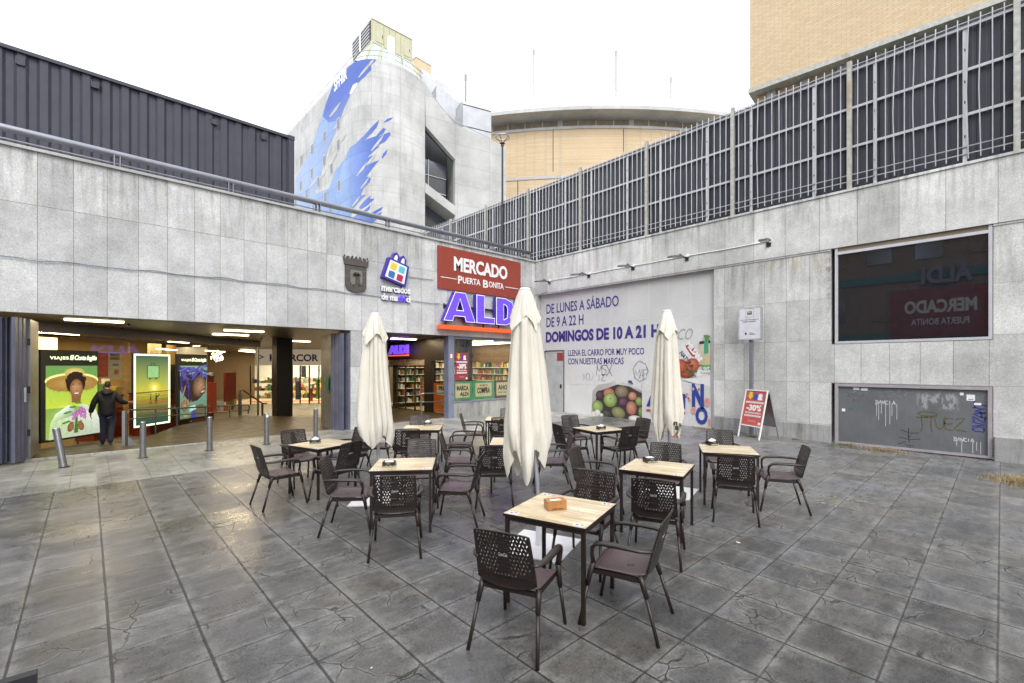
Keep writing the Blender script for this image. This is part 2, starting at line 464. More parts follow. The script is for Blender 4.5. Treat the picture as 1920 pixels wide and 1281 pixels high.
# ================================================================ SETTING
# ground: one sheet, gently rising towards the corner of the two walls
g = MB()
xs = [-90,-60,-30,-15,-8] + [i*1.0 for i in range(-4,15)] + [14.3]
ys = [-90,-60,-30,-15,-8] + [i*1.0 for i in range(-4,14)] + [13.98]
vv = [(x,y,gz(x,y)) for y in ys for x in xs]
ff = [(j*len(xs)+i, j*len(xs)+i+1, (j+1)*len(xs)+i+1, (j+1)*len(xs)+i) for j in range(len(ys)-1) for i in range(len(xs)-1)]
g.add(vv, ff)
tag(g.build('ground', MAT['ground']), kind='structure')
g = MB(); g.quad((14.3,-90,6.2),(220,-90,6.2),(220,220,6.2),(14.3,220,6.2)); g.quad((-90,13.9,6.2),(14.3,13.9,6.2),(14.3,220,6.2),(-90,220,6.2))
tag(g.build('upper_street', MAT['granite_low']), kind='structure')

# upper floor inside, ramp, lower floor
g = MB()
g.prism([(-6,13.985),(10.85,13.985),(10.85,20.2),(8.7,20.2),(7.3,17.2),(5.35,20.0),(4.75,20.75),(2.39,18.6),(1.9,17.4),(1.35,16.0),(.88,14.75),(-6,14.75)], -.72, .03)
tag(g.build('entrance_floor', MAT['floor_out']), kind='structure')
g = MB()
g.box((-6,13.93,-.1),(14.0,13.984,.045)); tag(g.build('threshold', MAT['granite_low']), kind='structure')
g = MB()
st = [((-6,14.76,.0),(.86,14.76,.0)),((-.90,16.64,-.1),(1.33,16.0,-.1)),((.75,18.29,-.22),(1.87,17.4,-.2)),((1.9,19.44,-.3),(2.36,18.62,-.3)),((4.2,21.74,-.5),(5.07,21.06,-.5)),((6.1,23.64,-.6),(6.9,22.9,-.6))]
for (a,b),(c,d) in zip(st, st[1:]): g.quad(a,b,d,c)
tag(g.build('ramp', MAT['ramp']), kind='structure')
g = MB(); g.quad((-8,14.7,-.62),(16,14.7,-.62),(16,42,-.62),(-8,42,-.62))
tag(g.build('mall_floor', MAT['floor_in']), kind='structure')

# ---- market building -------------------------------------------------
mk = thing('market_hall', 'pale granite clad market hall with two wide openings below a long fascia', 'building', (7,13.5,0))
g = MB()
g.box((-30,13.5,3.07),(14.05,13.92,6.36))
g.build('fascia', MAT['granite_L'], mk, False)
g = MB(); g.box((-30,13.44,6.36),(14.0,13.98,6.42)); g.build('coping', MAT['granite_Rtop'], mk, False)
g = MB(); g.box((-30,13.5,-.1),(-1.35,13.95,3.068)); g.build('pillar', MAT['granite_L'], mk, False)
g = MB(); g.box((6.02,13.5,0),(7.2,13.95,3.068)); g.build('pillar', MAT['granite_L'], mk, False)
g = MB(); g.box((13.9,13.5,0),(14.05,13.95,3.068)); g.build('pillar', MAT['granite_L'], mk, False)
def ceil_mat():
    t = NT('panel ceiling'); p = t.pos(); x, y, z = t.sep(p)
    j, rn = t.cells(x, y, 1.2, .6, 0, .1, .02, .02)
    t.col(t.mix(t.m('MULTIPLY', j, .8), t.mulc((.15,.115,.075), t.mr(rn, 0, 1, .92, 1.06)), (.04,.035,.03))); t.rough(.4)
    t.b.inputs['Metallic'].default_value = .35
    return t.mat
g = MB(); g.box((-8,13.93,3.13),(16.6,42,3.3)); g.build('ceiling', ceil_mat(), mk, False)
g = MB(); g.box((-6.4,13.93,-.7),(-6.2,42,3.2)); g.box((-6.2,41.8,-.7),(16,42,3.2)); g.box((16.6,14,-.7),(16.8,42,3.2))
g.build('back_wall', MAT['brown_wall'], mk, False)
g = MB(); g.box((7.22,13.96,-.7),(7.38,17.3,3.128)); g.box((8.7,20.22,-.7),(10.84,20.4,3.128)); g.build('partition', MAT['frame_dark'], mk, False)
# smoke detectors and lights in the ceiling
for px, py in ((178,602),(458,621),(433,628),(557,640),(757,636),(766,648)):
    z = 3.115; d = (z-EYE)*FX/(HZ-py); a, b = facs(px); x, y = a*d, b*d
    g = MB(); g.box((x-.55,y-.12,3.10),(x+.55,y+.12,3.128)); o = g.build('ceiling_light', MAT['lamp_on'], mk, False)
    al = bpy.data.lights.new('ceiling_lamp', 'AREA'); al.shape = 'RECTANGLE'; al.size = 1.0; al.size_y = .2; al.energy = 30; al.color = (1,.80,.52)
    ao = bpy.data.objects.new('ceiling_lamp', al); ao.location = (x,y,3.09); COL.objects.link(ao)
for px, py in ((241,607),(229,615),(490,634),(449,636)):
    z = 3.12; d = (z-EYE)*FX/(HZ-py); a, b = facs(px)
    g = MB(); g.lathe([(.05,-.02),(.05,.0),(.02,.03)], 10, (a*d,b*d,3.08)); g.build('smoke_detector', MAT['black'], mk, False)
# dark column
cl = thing('dark_column', 'square black column inside the left entrance', 'column', (6.0,20.6,0))
q = [(5.78,19.8),(6.38,19.8),(6.38,20.4),(5.78,20.4)]
g = MB(); g.prism(q, -.62, 3.12); g.build('shaft', MAT['black'], cl, False)
g = MB(); g.prism([(5.76,19.78),(6.40,19.78),(6.40,20.42),(5.76,20.42)], -.62, -.5); g.build('plinth', MAT['frame_dark'], cl, False)
'''
c0 = at_d(511,780,18.6); c1 = at_d(547.8,780,18.6); u = (c1-c0).normalized(); u.z = 0; nrm = Vector((CA,SA,0))
q = [c0, c1, c1+nrm*.75, c0+nrm*.75 + u*-.02]
g = MB(); g.prism([(p.x,p.y) for p in q], .0, 3.12); g.build('shaft', MAT['black'], cl, False)
g = MB(); q2 = [c0-u*.02-nrm*.02, c1+u*.02-nrm*.02, c1+u*.02'''

# folding shutters at the jambs
def corr_panel(mb, p0, p1, z0, z1, th=.045, ribs=4, dep=.02):
    p0 = Vector(p0); p1 = Vector(p1); u = (p1-p0); L = u.length; u.normalize(); n = Vector((u.y,-u.x))
    prof = []
    seg = L/ribs
    for i in range(ribs):
        a = i*seg
        prof += [(a, 0),(a+seg*.62, 0),(a+seg*.70, -dep),(a+seg*.92,-dep)]
    prof.append((L, 0))
    poly = [(p0+u*s+n*(th/2+o)) for s, o in prof] + [(p0+u*s-n*(th/2)) for s in (L, 0)]
    mb.prism([(p.x,p.y) for p in poly], z0, z1)
def shutter(name, leaf, stack, label):
    t = thing(name, label, 'shutter', (stack[0][0], stack[0][1], 0))
    for i, (a, b) in enumerate(zip(stack, stack[1:])):
        g = MB(); corr_panel(g, a, b, .05, 2.98, .05, 3, .022); g.build('panel', MAT['bluegrey'], t, False)
    g = MB(); corr_panel(g, leaf[0], leaf[1], .05, 2.98, .05, 1, 0); o = g.build('leaf', MAT['leaf_metal'], t, False)
    for z in (.6, 1.5, 2.5):
        g = MB(); g.tube([(leaf[0][0],leaf[0][1]-.04,z-.07),(leaf[0][0],leaf[0][1]-.04,z+.07)], .022); g.build('hinge', MAT['darkmetal'], t, False)
    return t, o
rt, rl = shutter('folding_shutter', ((5.66,13.98),(5.86,15.35)), [(5.62,13.96),(5.78,13.52),(5.86,13.96),(5.97,13.54),(6.01,13.96)], 'blue grey folding metal shutter stacked against the stone pillar right of the bollards')
g = MB(frame((5.665,14.4,1.45),(.144,.99,0))); g.prism([(-.28,-.32),(.28,0),(-.28,.32)], .03, .036)
g.prism([(-.28,-.32),(.28,0),(-.28,.32)], -.036, -.03)
MAT['green'] = plain('green arrow paint', (.03,.13,.06), .5); g.build('arrow', MAT['green'], rt, False)
lt, ll = shutter('folding_shutter', ((-.74,14.0),(-.66,14.9)), [(-2.4,13.62),(-1.62,13.56),(-1.32,13.98),(-1.18,13.55),(-1.0,13.98),(-.93,13.56),(-.78,13.96)], 'blue grey folding metal shutter at the left picture edge beside the leaning bollard')
g = MB(); g.box((-.80,13.80,1.25),(-.765,13.9,1.55)); g.build('handle', MAT['steel'], lt, False)

# glazed storefront at 45 degrees: local x along the glass, y up, z towards the mall
SF = thing('travel_agency_front', 'glazed travel agency front under the granite band behind the ramp', 'shop front', M=frame((0,17.54,0),(1,1,0)))
s2 = math.sqrt(2)
def sx(X): return X*s2
g = MB(); g.box((sx(-3.3),2.87,-.12),(sx(6.12),3.128,.10)); g.build('band', MAT['soffit_band'], SF)
edges = [-3.3,-.82,.46,1.18,2.02,2.9,3.8,4.95,6.1]
for a, b in zip(edges, edges[1:]):
    g = MB(); g.box((sx(a)+.006,-.6,-.006),(sx(b)-.006,2.868,.006)); g.build('pane', MAT['glass'], SF)
for e in (-3.3,6.1):
    g = MB(); g.box((sx(e)-.04,-.6,-.03),(sx(e)+.04,2.868,.03)); g.build('mullion', MAT['steel'], SF)
g = MB(); g.box((sx(-3.3),-.62,-.04),(sx(6.1),-.45,.05)); g.build('sill', MAT['granite_dark'], SF)
# agency room behind the glass
RM = thing('travel_agency_room', 'warm lit agency interior with red counters seen through the glass', 'shop interior', M=frame((0,17.54,0),(1,1,0)))
g = MB(); g.box((sx(-3.3),-.6,-5.2),(sx(6.1),3.1,-5.0)); g.build('wall', MAT['cream_wall'], RM)
g = MB(); g.box((sx(6.06),-.6,-5),(sx(6.1),2.86,-2.4)); g.build('side_wall', MAT['white_conc'], RM)
g = MB(); g.box((sx(-3.3),-.6,-5),(sx(-3.25),3.1,-.2)); g.build('side_wall', MAT['cream_wall'], RM)
g = MB(); g.box((sx(-.75),2.45,-2.2),(sx(.9),2.85,-1.9)); g.build('lit_coffer', MAT['lamp_soft'], RM)
for (a, v, n, L) in ((.6,3.05,-2.4,.9),(1.5,3.05,-3.1,.9),(2.6,3.05,-2.2,.9),(4.6,3.05,-2,1.1),(5.3,3.05,-3.4,1.1),(.2,3.05,-3.6,.6)):
    g = MB(); g.box((sx(a),v,n),(sx(a)+L,v+.03,n+.16)); g.build('ceiling_light', MAT['lamp_on'], RM)
al = bpy.data.lights.new('agency_lamp', 'AREA'); al.shape = 'RECTANGLE'; al.size = 8; al.size_y = 1.5; al.energy = 150; al.color = (1,.72,.34)
ao = bpy.data.objects.new('agency_lamp', al); ao.location = (.3,21.9,3.0); ao.rotation_euler = (0,0,R(45)); COL.objects.link(ao)
MAT['red_lac'] = plain('dark red lacquer', (.22,.025,.012), .35, var=.25, sc=2)
MAT['red2'] = plain('red board', (.45,.05,.02), .5)
MAT['beige'] = plain('beige laminate', (.48,.40,.28), .5)
# counters, desks, cabinets
for (a0,a1,v1,n0,n1,m) in ((2.2,3.0,1.0,-3.2,-2.5,'red_lac'),(3.1,4.5,1.05,-2.4,-1.6,'red_lac'),(4.5,5.5,1.6,-2.3,-1.5,'red_lac'),(.35,1.15,.75,-3.6,-2.8,'beige'),(.1,1.1,1.25,-4.9,-4.4,'beige')):
    t = thing('counter', {'2.2':'low dark red counter behind the headscarf poster','3.1':'long dark red counter in the middle of the agency window','4.5':'taller dark red cabinet at the right end of the agency window','0.35':'beige desk seen past the walking man','0.1':'beige shelf unit against the agency back wall'}[str(a0)], 'counter', M=RM.matrix_basis @ Matrix.Translation((sx(a0),-.6,n0)))
    W = sx(a1)-sx(a0)
    g = MB(); g.box((0,0,0),(W,v1+.5,n1-n0)); g.build('body', MAT[m], t)
    g = MB(); g.box((-.03,v1+.5,-.03),(W+.03,v1+.54,n1-n0+.03)); g.build('top', MAT['beige' if m=='beige' else 'frame_dark'], t)
rn3 = random.Random(3)
PAL = [plain('goods %d' % i, c, .5, var=.1) for i, c in enumerate(((.5,.45,.36),(.45,.07,.03),(.08,.14,.3),(.5,.34,.06),(.1,.25,.10),(.6,.6,.58),(.05,.05,.06),(.3,.16,.07)))]
def goods(parent, x0, x1, y0, z0, z1, rng, hmin=.1, hmax=.22, wmin=.06, wmax=.18, M=None):
    """a row of packaged goods on a shelf, one mesh"""
    g = MB(M); x = x0
    while x < x1:
        w_ = rng.uniform(wmin, wmax); h_ = rng.uniform(hmin, hmax)
        if rng.random() > .12: g.box((x, y0, z0), (min(x+w_*.92, x1), y0+h_, z0+(z1-z0)*rng.uniform(.5,.95)), rng.randrange(len(PAL)))
        x += w_
    return tag(g.build('goods', PAL, parent), kind='stuff')
for v in (.9,1.25,1.6,1.95):
    goods(RM, sx(-.1), sx(2.2), v-.1, -4.95, -4.6, rn3, .1, .25)
    g = MB(); g.box((sx(-.1),v-.13,-4.98),(sx(2.2),v-.1,-4.55)); g.build('shelf', MAT['white'], RM)
for (a,b,y0,y1,n,m) in ((3.25,3.7,.95,2.05,-1.2,'frame_dark'),(3.95,4.25,.9,2.0,-1.3,'beige'),(4.05,4.2,.95,1.3,-1.28,'red2'),(4.05,4.2,1.5,1.8,-1.28,'white'),(4.0,4.35,2.0,2.2,-1.32,'red2')):
    g = MB(); g.box((sx(a),y0,n),(sx(b),y1,n+.03)); g.build('panel', MAT[m], RM)
for k_, (a0_, a1_, v0_, n_) in enumerate(((2.45,3.1,1.0,-2.9),(3.2,4.4,1.1,-2.2),(3.3,4.6,.1,-1.4),(4.6,5.6,1.3,-1.9),(4.7,5.9,.0,-1.2),(.5,1.1,.35,-3.4))):
    goods(RM, sx(a0_), sx(a1_), v0_, n_, n_+.4, rn3, .15, .5, .08, .3)
for a_, b_, y0_, y1_, n_, m_ in ((4.05,4.45,-.6,2.9,-2.7,'beige'),(5.0,5.3,-.6,2.9,-3.0,'cream_wall'),(2.3,2.45,.2,2.0,-.9,'red_lac'),(3.0,3.15,.9,1.9,-3.2,'white'),(5.45,5.95,.4,1.7,-.9,'red_lac'),(4.6,4.9,.0,1.3,-.8,'red2'),(3.75,3.9,.4,1.2,-.7,'red2')):
    g = MB(); g.box((sx(a_),y0_,n_-.12),(sx(b_),y1_,n_)); g.build('display_panel', MAT[m_], RM)
for a_, n_ in ((3.3,-1.6),(3.9,-1.9),(4.8,-1.2),(5.6,-1.5)):
    g = MB(); g.box((sx(a_),2.62,n_),(sx(a_)+.5,2.66,n_+.08)); g.build('spot_bar', MAT['lamp_on'], RM)
# chandelier of sparkling bulbs
ch = at_d(407,668,18.6)
c_ = thing('chandelier', 'round sparkling chandelier behind the agency glass', 'chandelier', ch)
g = MB()
for i in range(90):
    a = rn3.uniform(0,2*pi); zc = rn3.uniform(-1,1); rr = .24*rn3.uniform(.5,1); s_ = math.sqrt(1-zc*zc)
    p = Vector((rr*s_*math.cos(a), rr*s_*math.sin(a), rr*zc)); e = .011
    g.add([p+Vector(q)*e*rn3.uniform(.7,1.4) for q in ((1,0,0),(-1,0,0),(0,1,0),(0,-1,0),(0,0,1),(0,0,-1))], [(0,2,4),(2,1,4),(1,3,4),(3,0,4),(2,0,5),(1,2,5),(3,1,5),(0,3,5)])
tag(g.build('bulbs', emis('sparkle bulb', (1,.78,.4), 14), c_), kind='stuff')
g = MB(); g.tube([(0,0,0),(0,0,3.1-ch.z)], .008, 5); g.build('cord', MAT['steel'], c_)

# ---- supermarket front at the far end of the mall ---------------------
h0 = at_d(470,686,31.2); h1 = at_d(640,686,32.4)
HF = thing('grocery_hall_facade', 'bright glazed supermarket front with dark blue letters on a grey sign band', 'shop front', M=frame((h0.x,h0.y,0),(h1.x-h0.x,h1.y-h0.y,0)))
def hx(px):
    a, b = facs(px); A = Vector((a,b)); d0 = Vector((h0.x,h0.y)); U = (Vector((h1.x,h1.y))-d0).normalized()
    # intersect ray s*A = d0 + k*U
    det = A.x*(-U.y) + U.x*A.y
    return (A.x*d0.y*-1 + A.y*d0.x)*-1/det if False else ((d0.x*A.y - d0.y*A.x)/ (A.x*U.y - A.y*U.x))
MAT['signgrey'] = plain('lit sign band', (.34,.30,.24), .5, emit=(.34,.28,.20), es=.35)  # faint glow added to the band, which the lamp overhead hardly reaches
MAT['navy'] = plain('navy letters', (.015,.025,.22), .4)
g = MB(); g.box((hx(478),2.03,-.3),(hx(606)+2,3.128,.0)); g.build('sign_band', MAT['signgrey'], HF)
g = MB(); g.text('HIPERCOR', hx(506), 2.3, hx(597), 2.80, 0, .03, .04); g.build('lettering', MAT['navy'], HF)
g = MB(); g.prism([(hx(485),2.42),(hx(496),2.6),(hx(485),2.78),(hx(485),2.72),(hx(492),2.6),(hx(485),2.48)], 0, .03); g.build('emblem', MAT['navy'], HF)
for px in (470,484,511,548,563,580,598,612):
    g = MB(); g.box((hx(px)-.04,-.6,-.05),(hx(px)+.04,2.02,.05)); g.build('mullion', MAT['frame_dark'], HF)
for a, b in ((484,511),(548,580),(580,605)):
    g = MB(); g.box((hx(a)+.05,-.6,-.01),(hx(b)-.05,2.02,.01)); g.build('pane', MAT['glass'], HF)
HI = thing('supermarket_hall', 'brightly lit supermarket hall with a red carpet strip behind the glazed front', 'shop interior', M=HF.matrix_basis)
g = MB(); g.box((-2,-.6,-7.2),(9,3.1,-7.0)); g.build('wall', MAT['white'], HI)
g = MB(); g.box((-2,-.61,-7),(9,-.60,-.05)); g.build('floor_tiles', MAT['beige'], HI)
g = MB(); g.box((-1,-.598,-3.2),(9,-.594,-2.2)); g.build('red_strip', MAT['red2'], HI)
for k in range(6):
    g = MB(); g.box((-1+k*1.6,3.0,-5.8),(-.6+k*1.6,3.05,-.8)); g.build('ceiling_light', MAT['lamp_on'], HI)
for r_, zz in enumerate((-1.9,-4.6,-6.6)):
    for s_ in range(3):
        goods(HI, -.5, 8.2, -.35+s_*.55, zz-.3, zz, rn3, .15, .4, .08, .25)
MAT['lime'] = plain('lime panel', (.18,.38,.04), .5); MAT['blue_p'] = plain('blue panel', (.02,.05,.16), .5)
for a, b, y0, y1, zz, m in ((586,592,-.4,1.0,-1.2,'lime'),(560,569,1.2,2.0,-.8,'blue_p'),(548,556,-.4,.9,-.9,'blue_p'),(577,582,-.5,.4,-.8,'red2')):
    g = MB(); g.box((hx(a),y0,zz),(hx(b),y1,zz+.05)); g.build('panel', MAT[m], HI)
al = bpy.data.lights.new('supermarket_lamp', 'AREA'); al.shape = 'RECTANGLE'; al.size = 8; al.size_y = 5; al.energy = 420; al.color = (1,.86,.58)
pm = HF.matrix_basis @ Vector((3.5,2.95,-3.2))
ao = bpy.data.objects.new('supermarket_lamp', al); ao.location = pm; ao.rotation_euler = (0,0,math.atan2(h1.y-h0.y,h1.x-h0.x)); COL.objects.link(ao)
al = bpy.data.lights.new('mall_lamp', 'AREA'); al.shape = 'RECTANGLE'; al.size = 6; al.size_y = 2; al.energy = 130; al.color = (1,.82,.55)
ao = bpy.data.objects.new('mall_lamp', al); ao.location = (8,27,3.08); COL.objects.link(ao)

# ---- discount shop: doors on the lobby side, window to the square ------
AX = 10.85
DS = thing('discount_shop_front', 'dark framed shop doors and windows of the discount supermarket in the corner', 'shop front', M=frame((AX,20.2,0),(0,-1,0)))
# local x = 20.2 - Y
g = MB(); g.box((0,2.28,-.2),(6.2,3.128,0)); g.box((0,1.95,-.12),(3.2,2.02,.03)); g.box((3.2,0,-.2),(3.75,2.28,0)); g.box((5.95,0,-.2),(6.25,3.1,0)); g.box((3.75,2.2,-.1),(5.95,2.28,.01))
g.build('frame', MAT['frame_dark'], DS)
for k in range(5):
    g = MB(); g.box((k*.8-.02,0,-.06),(k*.8+.02,1.95,.0)); g.build('mullion', MAT['frame_dark'], DS)
for k in range(4):
    g = MB(); g.box((k*.8+.03,.03,-.035),(k*.8+.77,1.94,-.025)); g.build('door_pane', MAT['glass'], DS)
g = MB(); g.box((.03,2.03,-.05),(3.18,2.27,-.04)); g.build('transom', MAT['win_beige'], DS)
g = MB(); g.box((3.77,.05,-.05),(5.93,2.19,-.04)); g.build('pane', MAT['glass'], DS)
g = MB(); g.box((0,0,-.08),(6.2,.05,.01)); g.build('sill', MAT['black'], DS)
MAT['orange_p'] = plain('orange poster', (.48,.10,.015), .5, emit=(.48,.10,.015), es=.12)
MAT['cream_p'] = plain('cream poster', (.50,.42,.24), .5, emit=(.5,.42,.24), es=.15)
MAT['green_p'] = plain('green window film', (.06,.26,.12), .5, emit=(.05,.25,.1), es=.12)
MAT['brown_p'] = plain('brown window film', (.10,.045,.02), .5)
MAT['ink'] = plain('dark ink', (.02,.02,.025), .5)
g = MB(); g.box((3.80,.07,-.075),(5.9,1.28,-.07)); po = g.build('window_poster', MAT['orange_p'], DS)
g = MB(); g.box((4.05,.80,-.069),(5.4,1.2,-.064)); g.build('sheet', MAT['cream_p'], po)
g = MB(); g.text('PRECIOS', 4.18,.98,5.27,1.16,-.063,.04,.003); g.text('siempre bajos',4.4,.86,5.05,.93,-.063,.02,.003); g.build('lettering', MAT['ink'], po)
g = MB()
for i in range(60): 
    a = rn3.uniform(0,2*pi); r_ = rn3.uniform(0,1)**.5; cx = 4.8+.55*r_*math.cos(a); cy = .33+.15*r_*math.sin(a); e = rn3.uniform(.03,.06)
    g.prism([(cx+e*math.cos(k*pi/3), cy+e*.7*math.sin(k*pi/3)) for k in range(6)], -.069, -.066+i*.00004)
g.build('picture', plain('biscuit picture', (.45,.24,.05), .5), po)
# window wall to the square
WW = thing('shop_window', 'tall shop window with green posters above the low granite wall', 'window', M=frame((9.95,13.58,0),(1,0,0)))
g = MB(); g.box((-.08,0,-.30),(3.95,.66,.02)); g.build('low_wall', MAT['granite_low'], WW)
g = MB(); g.box((-.10,.66,-.30),(3.95,.70,.04)); g.box((-.0,2.98,-.2),(3.95,3.066,.0)); g.build('frame', MAT['bluegrey2'], WW)
g = MB(); g.box((-.32,0,-.22),(-.085,3.066,.06)); g.build('column', MAT['bluegrey2'], WW)
g = MB(); g.box((-.09,0,-.24),(-.0,3.05,-.02)); g.build('column_strip', MAT['steel'], WW)
for a, b in ((0,2.0),(2.0,3.95)):
    g = MB(); g.box((a+.01,.705,-.11),(b-.01,2.975,-.10)); g.build('pane', MAT['glass'], WW)
g = MB(); g.lathe([(.03,-.012),(.035,0),(.03,.012)], 10, (-.16,1.0,.07)); g.build('lock', MAT['steel'], WW)
for a, b, m, tx, cxa, cxb in ((.0,.9,'green_p','MARCA|ALDI',.12,.78),(.92,2.0,'green_p','NO PARES TU|COMPRA',1.06,1.86),(2.02,3.9,'brown_p','AHORRA|sin renunciar',2.12,3.2)):
    g = MB(); g.box((a,.72,-.135),(b,1.42,-.13)); po = g.build('window_poster', MAT[m], WW)
    g = MB(); g.box((cxa,.82,-.129),(cxb,1.34,-.124)); g.build('sheet', MAT['cream_p'], po)
    l1, l2 = tx.split('|'); g = MB(); W = cxb-cxa
    big = l1 if len(l1) <= len(l2) and l2 != 'ALDI' else l2
    if l2 == 'ALDI': g.text(l1, cxa+.06,1.08,cxb-.06,1.26,-.123,.04,.003); g.text(l2, cxa+.2,.88,cxb-.06,1.02,-.123,.04,.003)
    elif l1 == 'AHORRA': g.text(l1, cxa+.08,1.04,cxb-.08,1.24,-.123,.04,.003); g.text(l2, cxa+.1,.92,cxb-.1,.98,-.123,.02,.003)
    else: g.text(l1, cxa+.2,1.22,cxb-.2,1.28,-.123,.02,.003); g.text(l2, cxa+.08,.94,cxb-.08,1.17,-.123,.04,.003)
    g.build('lettering', MAT['ink'], po)
MAT['maroon'] = plain('maroon poster', (.20,.03,.035), .5, emit=(.2,.03,.035), es=.2)
MAT['pinkish'] = plain('pale print', (.75,.55,.55), .5)
def sale_poster(parent, x0, y0, x1, y1, z, m='maroon', name='sale_poster'):
    W = x1-x0; H = y1-y0
    g = MB(); g.box((x0,y0,z),(x1,y1,z+.004)); po = g.build(name, MAT[m], parent)
    X = lambda f: x0+f*W
    Y = lambda f: y0+f*H
    k = z+.0045
    g = MB(); g.text('-30%', X(.14),Y(.42),X(.86),Y(.60),k,.05,.002); g.text('EN TODOOO LA FRUTA', X(.12),Y(.335),X(.88),Y(.385),k,.03,.002)
    for fy, a, b in ((.64,.08,.92),(.25,.10,.90)): g.box((X(a),Y(fy),k),(X(b),Y(fy)+.05*H,k+.002))
    g.box((X(.82),Y(.04),k),(X(.94),Y(.11),k+.002))
    g.build('lettering', MAT['white'], po)
    g = MB(); g.text('solo este fin de semana', X(.16),Y(.262),X(.84),Y(.288),k+.0025,.0,.001); g.text('en productos seleccionados', X(.14),Y(.652),X(.86),Y(.678),k+.0025,.0,.001)
    g.build('small_print', MAT['red2'], po)
    g = MB(); g.text('consulta condiciones en tienda', X(.3),Y(.13),X(.7),Y(.15),k,.0,.001); g.text('promocion valida en la tienda', X(.3),Y(.10),X(.7),Y(.12),k,.0,.001); g.build('small_print', MAT['pinkish'], po)
    for j, (cx, m2) in enumerate(((.25,'yellow'),(.5,'blue'),(.72,'white'))):
        g = MB(); e = .10*W
        if j == 0: g.prism([(X(cx)-e*.8,Y(.97)),(X(cx)-e*.8,Y(.86)),(X(cx)-e*1.5,Y(.86)),(X(cx),Y(.74)),(X(cx)+e*1.5,Y(.86)),(X(cx)+e*.8,Y(.86)),(X(cx)+e*.8,Y(.97))], k, k+.002)
        else:
            g.prism([(X(cx)+e*math.cos(a*pi/6), Y(.86)+e*.9*math.sin(a*pi/6)) for a in range(12)], k, k+.002)
            g.prism([(X(cx)-e*1.3,Y(.74)),(X(cx)+e*1.3,Y(.74)),(X(cx)+e*.8,Y(.83)),(X(cx)-e*.8,Y(.83))], k, k+.003)
        g.build('emblem', MAT[m2], po)
    return po
MAT['yellow'] = plain('yellow print', (.75,.55,.04), .5); MAT['blue'] = plain('blue print', (.03,.07,.40), .5)
sale_poster(WW, .10,1.46,.68,2.48,-.098)
g = MB(); g.box((-.26,2.25,.062),(-.14,2.45,.066)); st_ = g.build('notice', MAT['red2'], WW)
g = MB(); g.box((-.245,2.275,.0665),(-.155,2.425,.068)); g.build('sheet', MAT['white'], st_)
# shop interior
DI = thing('discount_shop_room', 'lit grocery shelves and chilled cabinets behind the corner shop window', 'shop interior', (12,17,0))
g = MB(); g.box((10.87,13.95,.0),(16.5,22.0,.02)); g.build('floor_tiles', MAT['beige'], DI, False)
g = MB(); g.box((11.0,19.9,0),(16.5,20.0,3.12)); g.box((15.4,14,0),(15.5,19.9,3.12)); g.build('wall', MAT['brown_wall'], DI, False)
for v in range(5):
    goods(DI, 11.2-12, 15.3-12, 0, 0, .1, rn3, .02,.02) if False else None
M1 = frame((-.8,2.3,0),(1,0,0))   # shelf wall facing -Y at world Y=19.3
for r_, (yy) in enumerate((0,)):
    for v in range(8):
        g = MB(M1); g.box((-.2,.25+v*.33,-.5),(4.0,.27+v*.33,0)); g.build('shelf', MAT['white'], DI)
        goods(DI, -.2, 4.0, .27+v*.33, -.4, -.02, rn3, .12, .27, .06, .14, M=M1)
M2 = frame((3.2,2.6,0),(0,-1,0))  # shelf wall facing -X
for v in range(6):
    g = MB(M2); g.box((-.0,.25+v*.33,-.5),(5.2,.27+v*.33,0)); g.build('shelf', MAT['white'], DI)
    goods(DI, 0, 5.2, .27+v*.33, -.4, -.02, rn3, .12, .27, .06, .14, M=M2)
M3 = frame((-.9,-1.2,0),(1,0,0))  # low cabinet near the window
g = MB(M3); g.box((.2,0,-.6),(3.6,.8,0)); g.build('cabinet', MAT['white_metal'], DI)
goods(DI, .25, 3.55, .8, -.5, -.05, rn3, .1, .3, .08, .2, M=M3)
for k in range(3):
    g = MB(); g.box((11.7+k*1.5,15.3,3.05),(11.78+k*1.5,19.0,3.10)); g.build('ceiling_light', MAT['lamp_on'], DI, False)
g = MB(M1); g.text('FRESCO', .1,2.42,1.1,2.66,.02,.03,.02); g.build('lettering', emis('yellow neon', (.75,.8,.05), 1.6), DI)
g = MB(M1); g.text('buenas ideas cada dia', 1.3,2.45,3.2,2.66,.02,.0,.02); g.build('lettering', emis('warm neon', (.7,.5,.2), 1.2), DI)
al = bpy.data.lights.new('shop_lamp', 'AREA'); al.shape = 'RECTANGLE'; al.size = 4; al.size_y = 5; al.energy = 95; al.color = (1,.82,.48)
ao = bpy.data.objects.new('shop_lamp', al); ao.location = (13.2,16.8,2.98); COL.objects.link(ao)
# poster stand by the doors, security gate, handrail
t = thing('poster_stand', 'red poster stand just inside the shop doors', 'sign', M=frame((11.6,18.5,0),(.3,-.95,0)))
g = MB(); g.box((0,0,0),(.05,1.45,.03)); g.box((.65,0,0),(.7,1.45,.03)); g.box((.05,.45,0),(.65,.5,.03)); g.box((.05,1.4,0),(.65,1.45,.03)); g.build('frame', MAT['white_metal'], t)
sale_poster(t, .05,.5,.65,1.4,.031,'orange_p')
t = thing('lobby_handrail', 'steel handrail in front of the orange window poster', 'handrail', (9.0,14.6,0.03))
hr0 = at_d(790,740,16.2); hr1 = at_d(843,742,16.35)
pts = [(hr0.x,hr0.y,.03),(hr0.x,hr0.y,1.0),(hr0.x+.08,hr0.y-.03,1.03),(9.75,13.99,1.0)]
g = MB(); g.tube(pts, .022, 8); g.build('tube', MAT['steel'], t, False)
g = MB(); g.tube([(hr0.x,hr0.y,.72),(9.75,13.99,.70)], .016, 8); g.build('mid_rail', MAT['steel'], t, False)

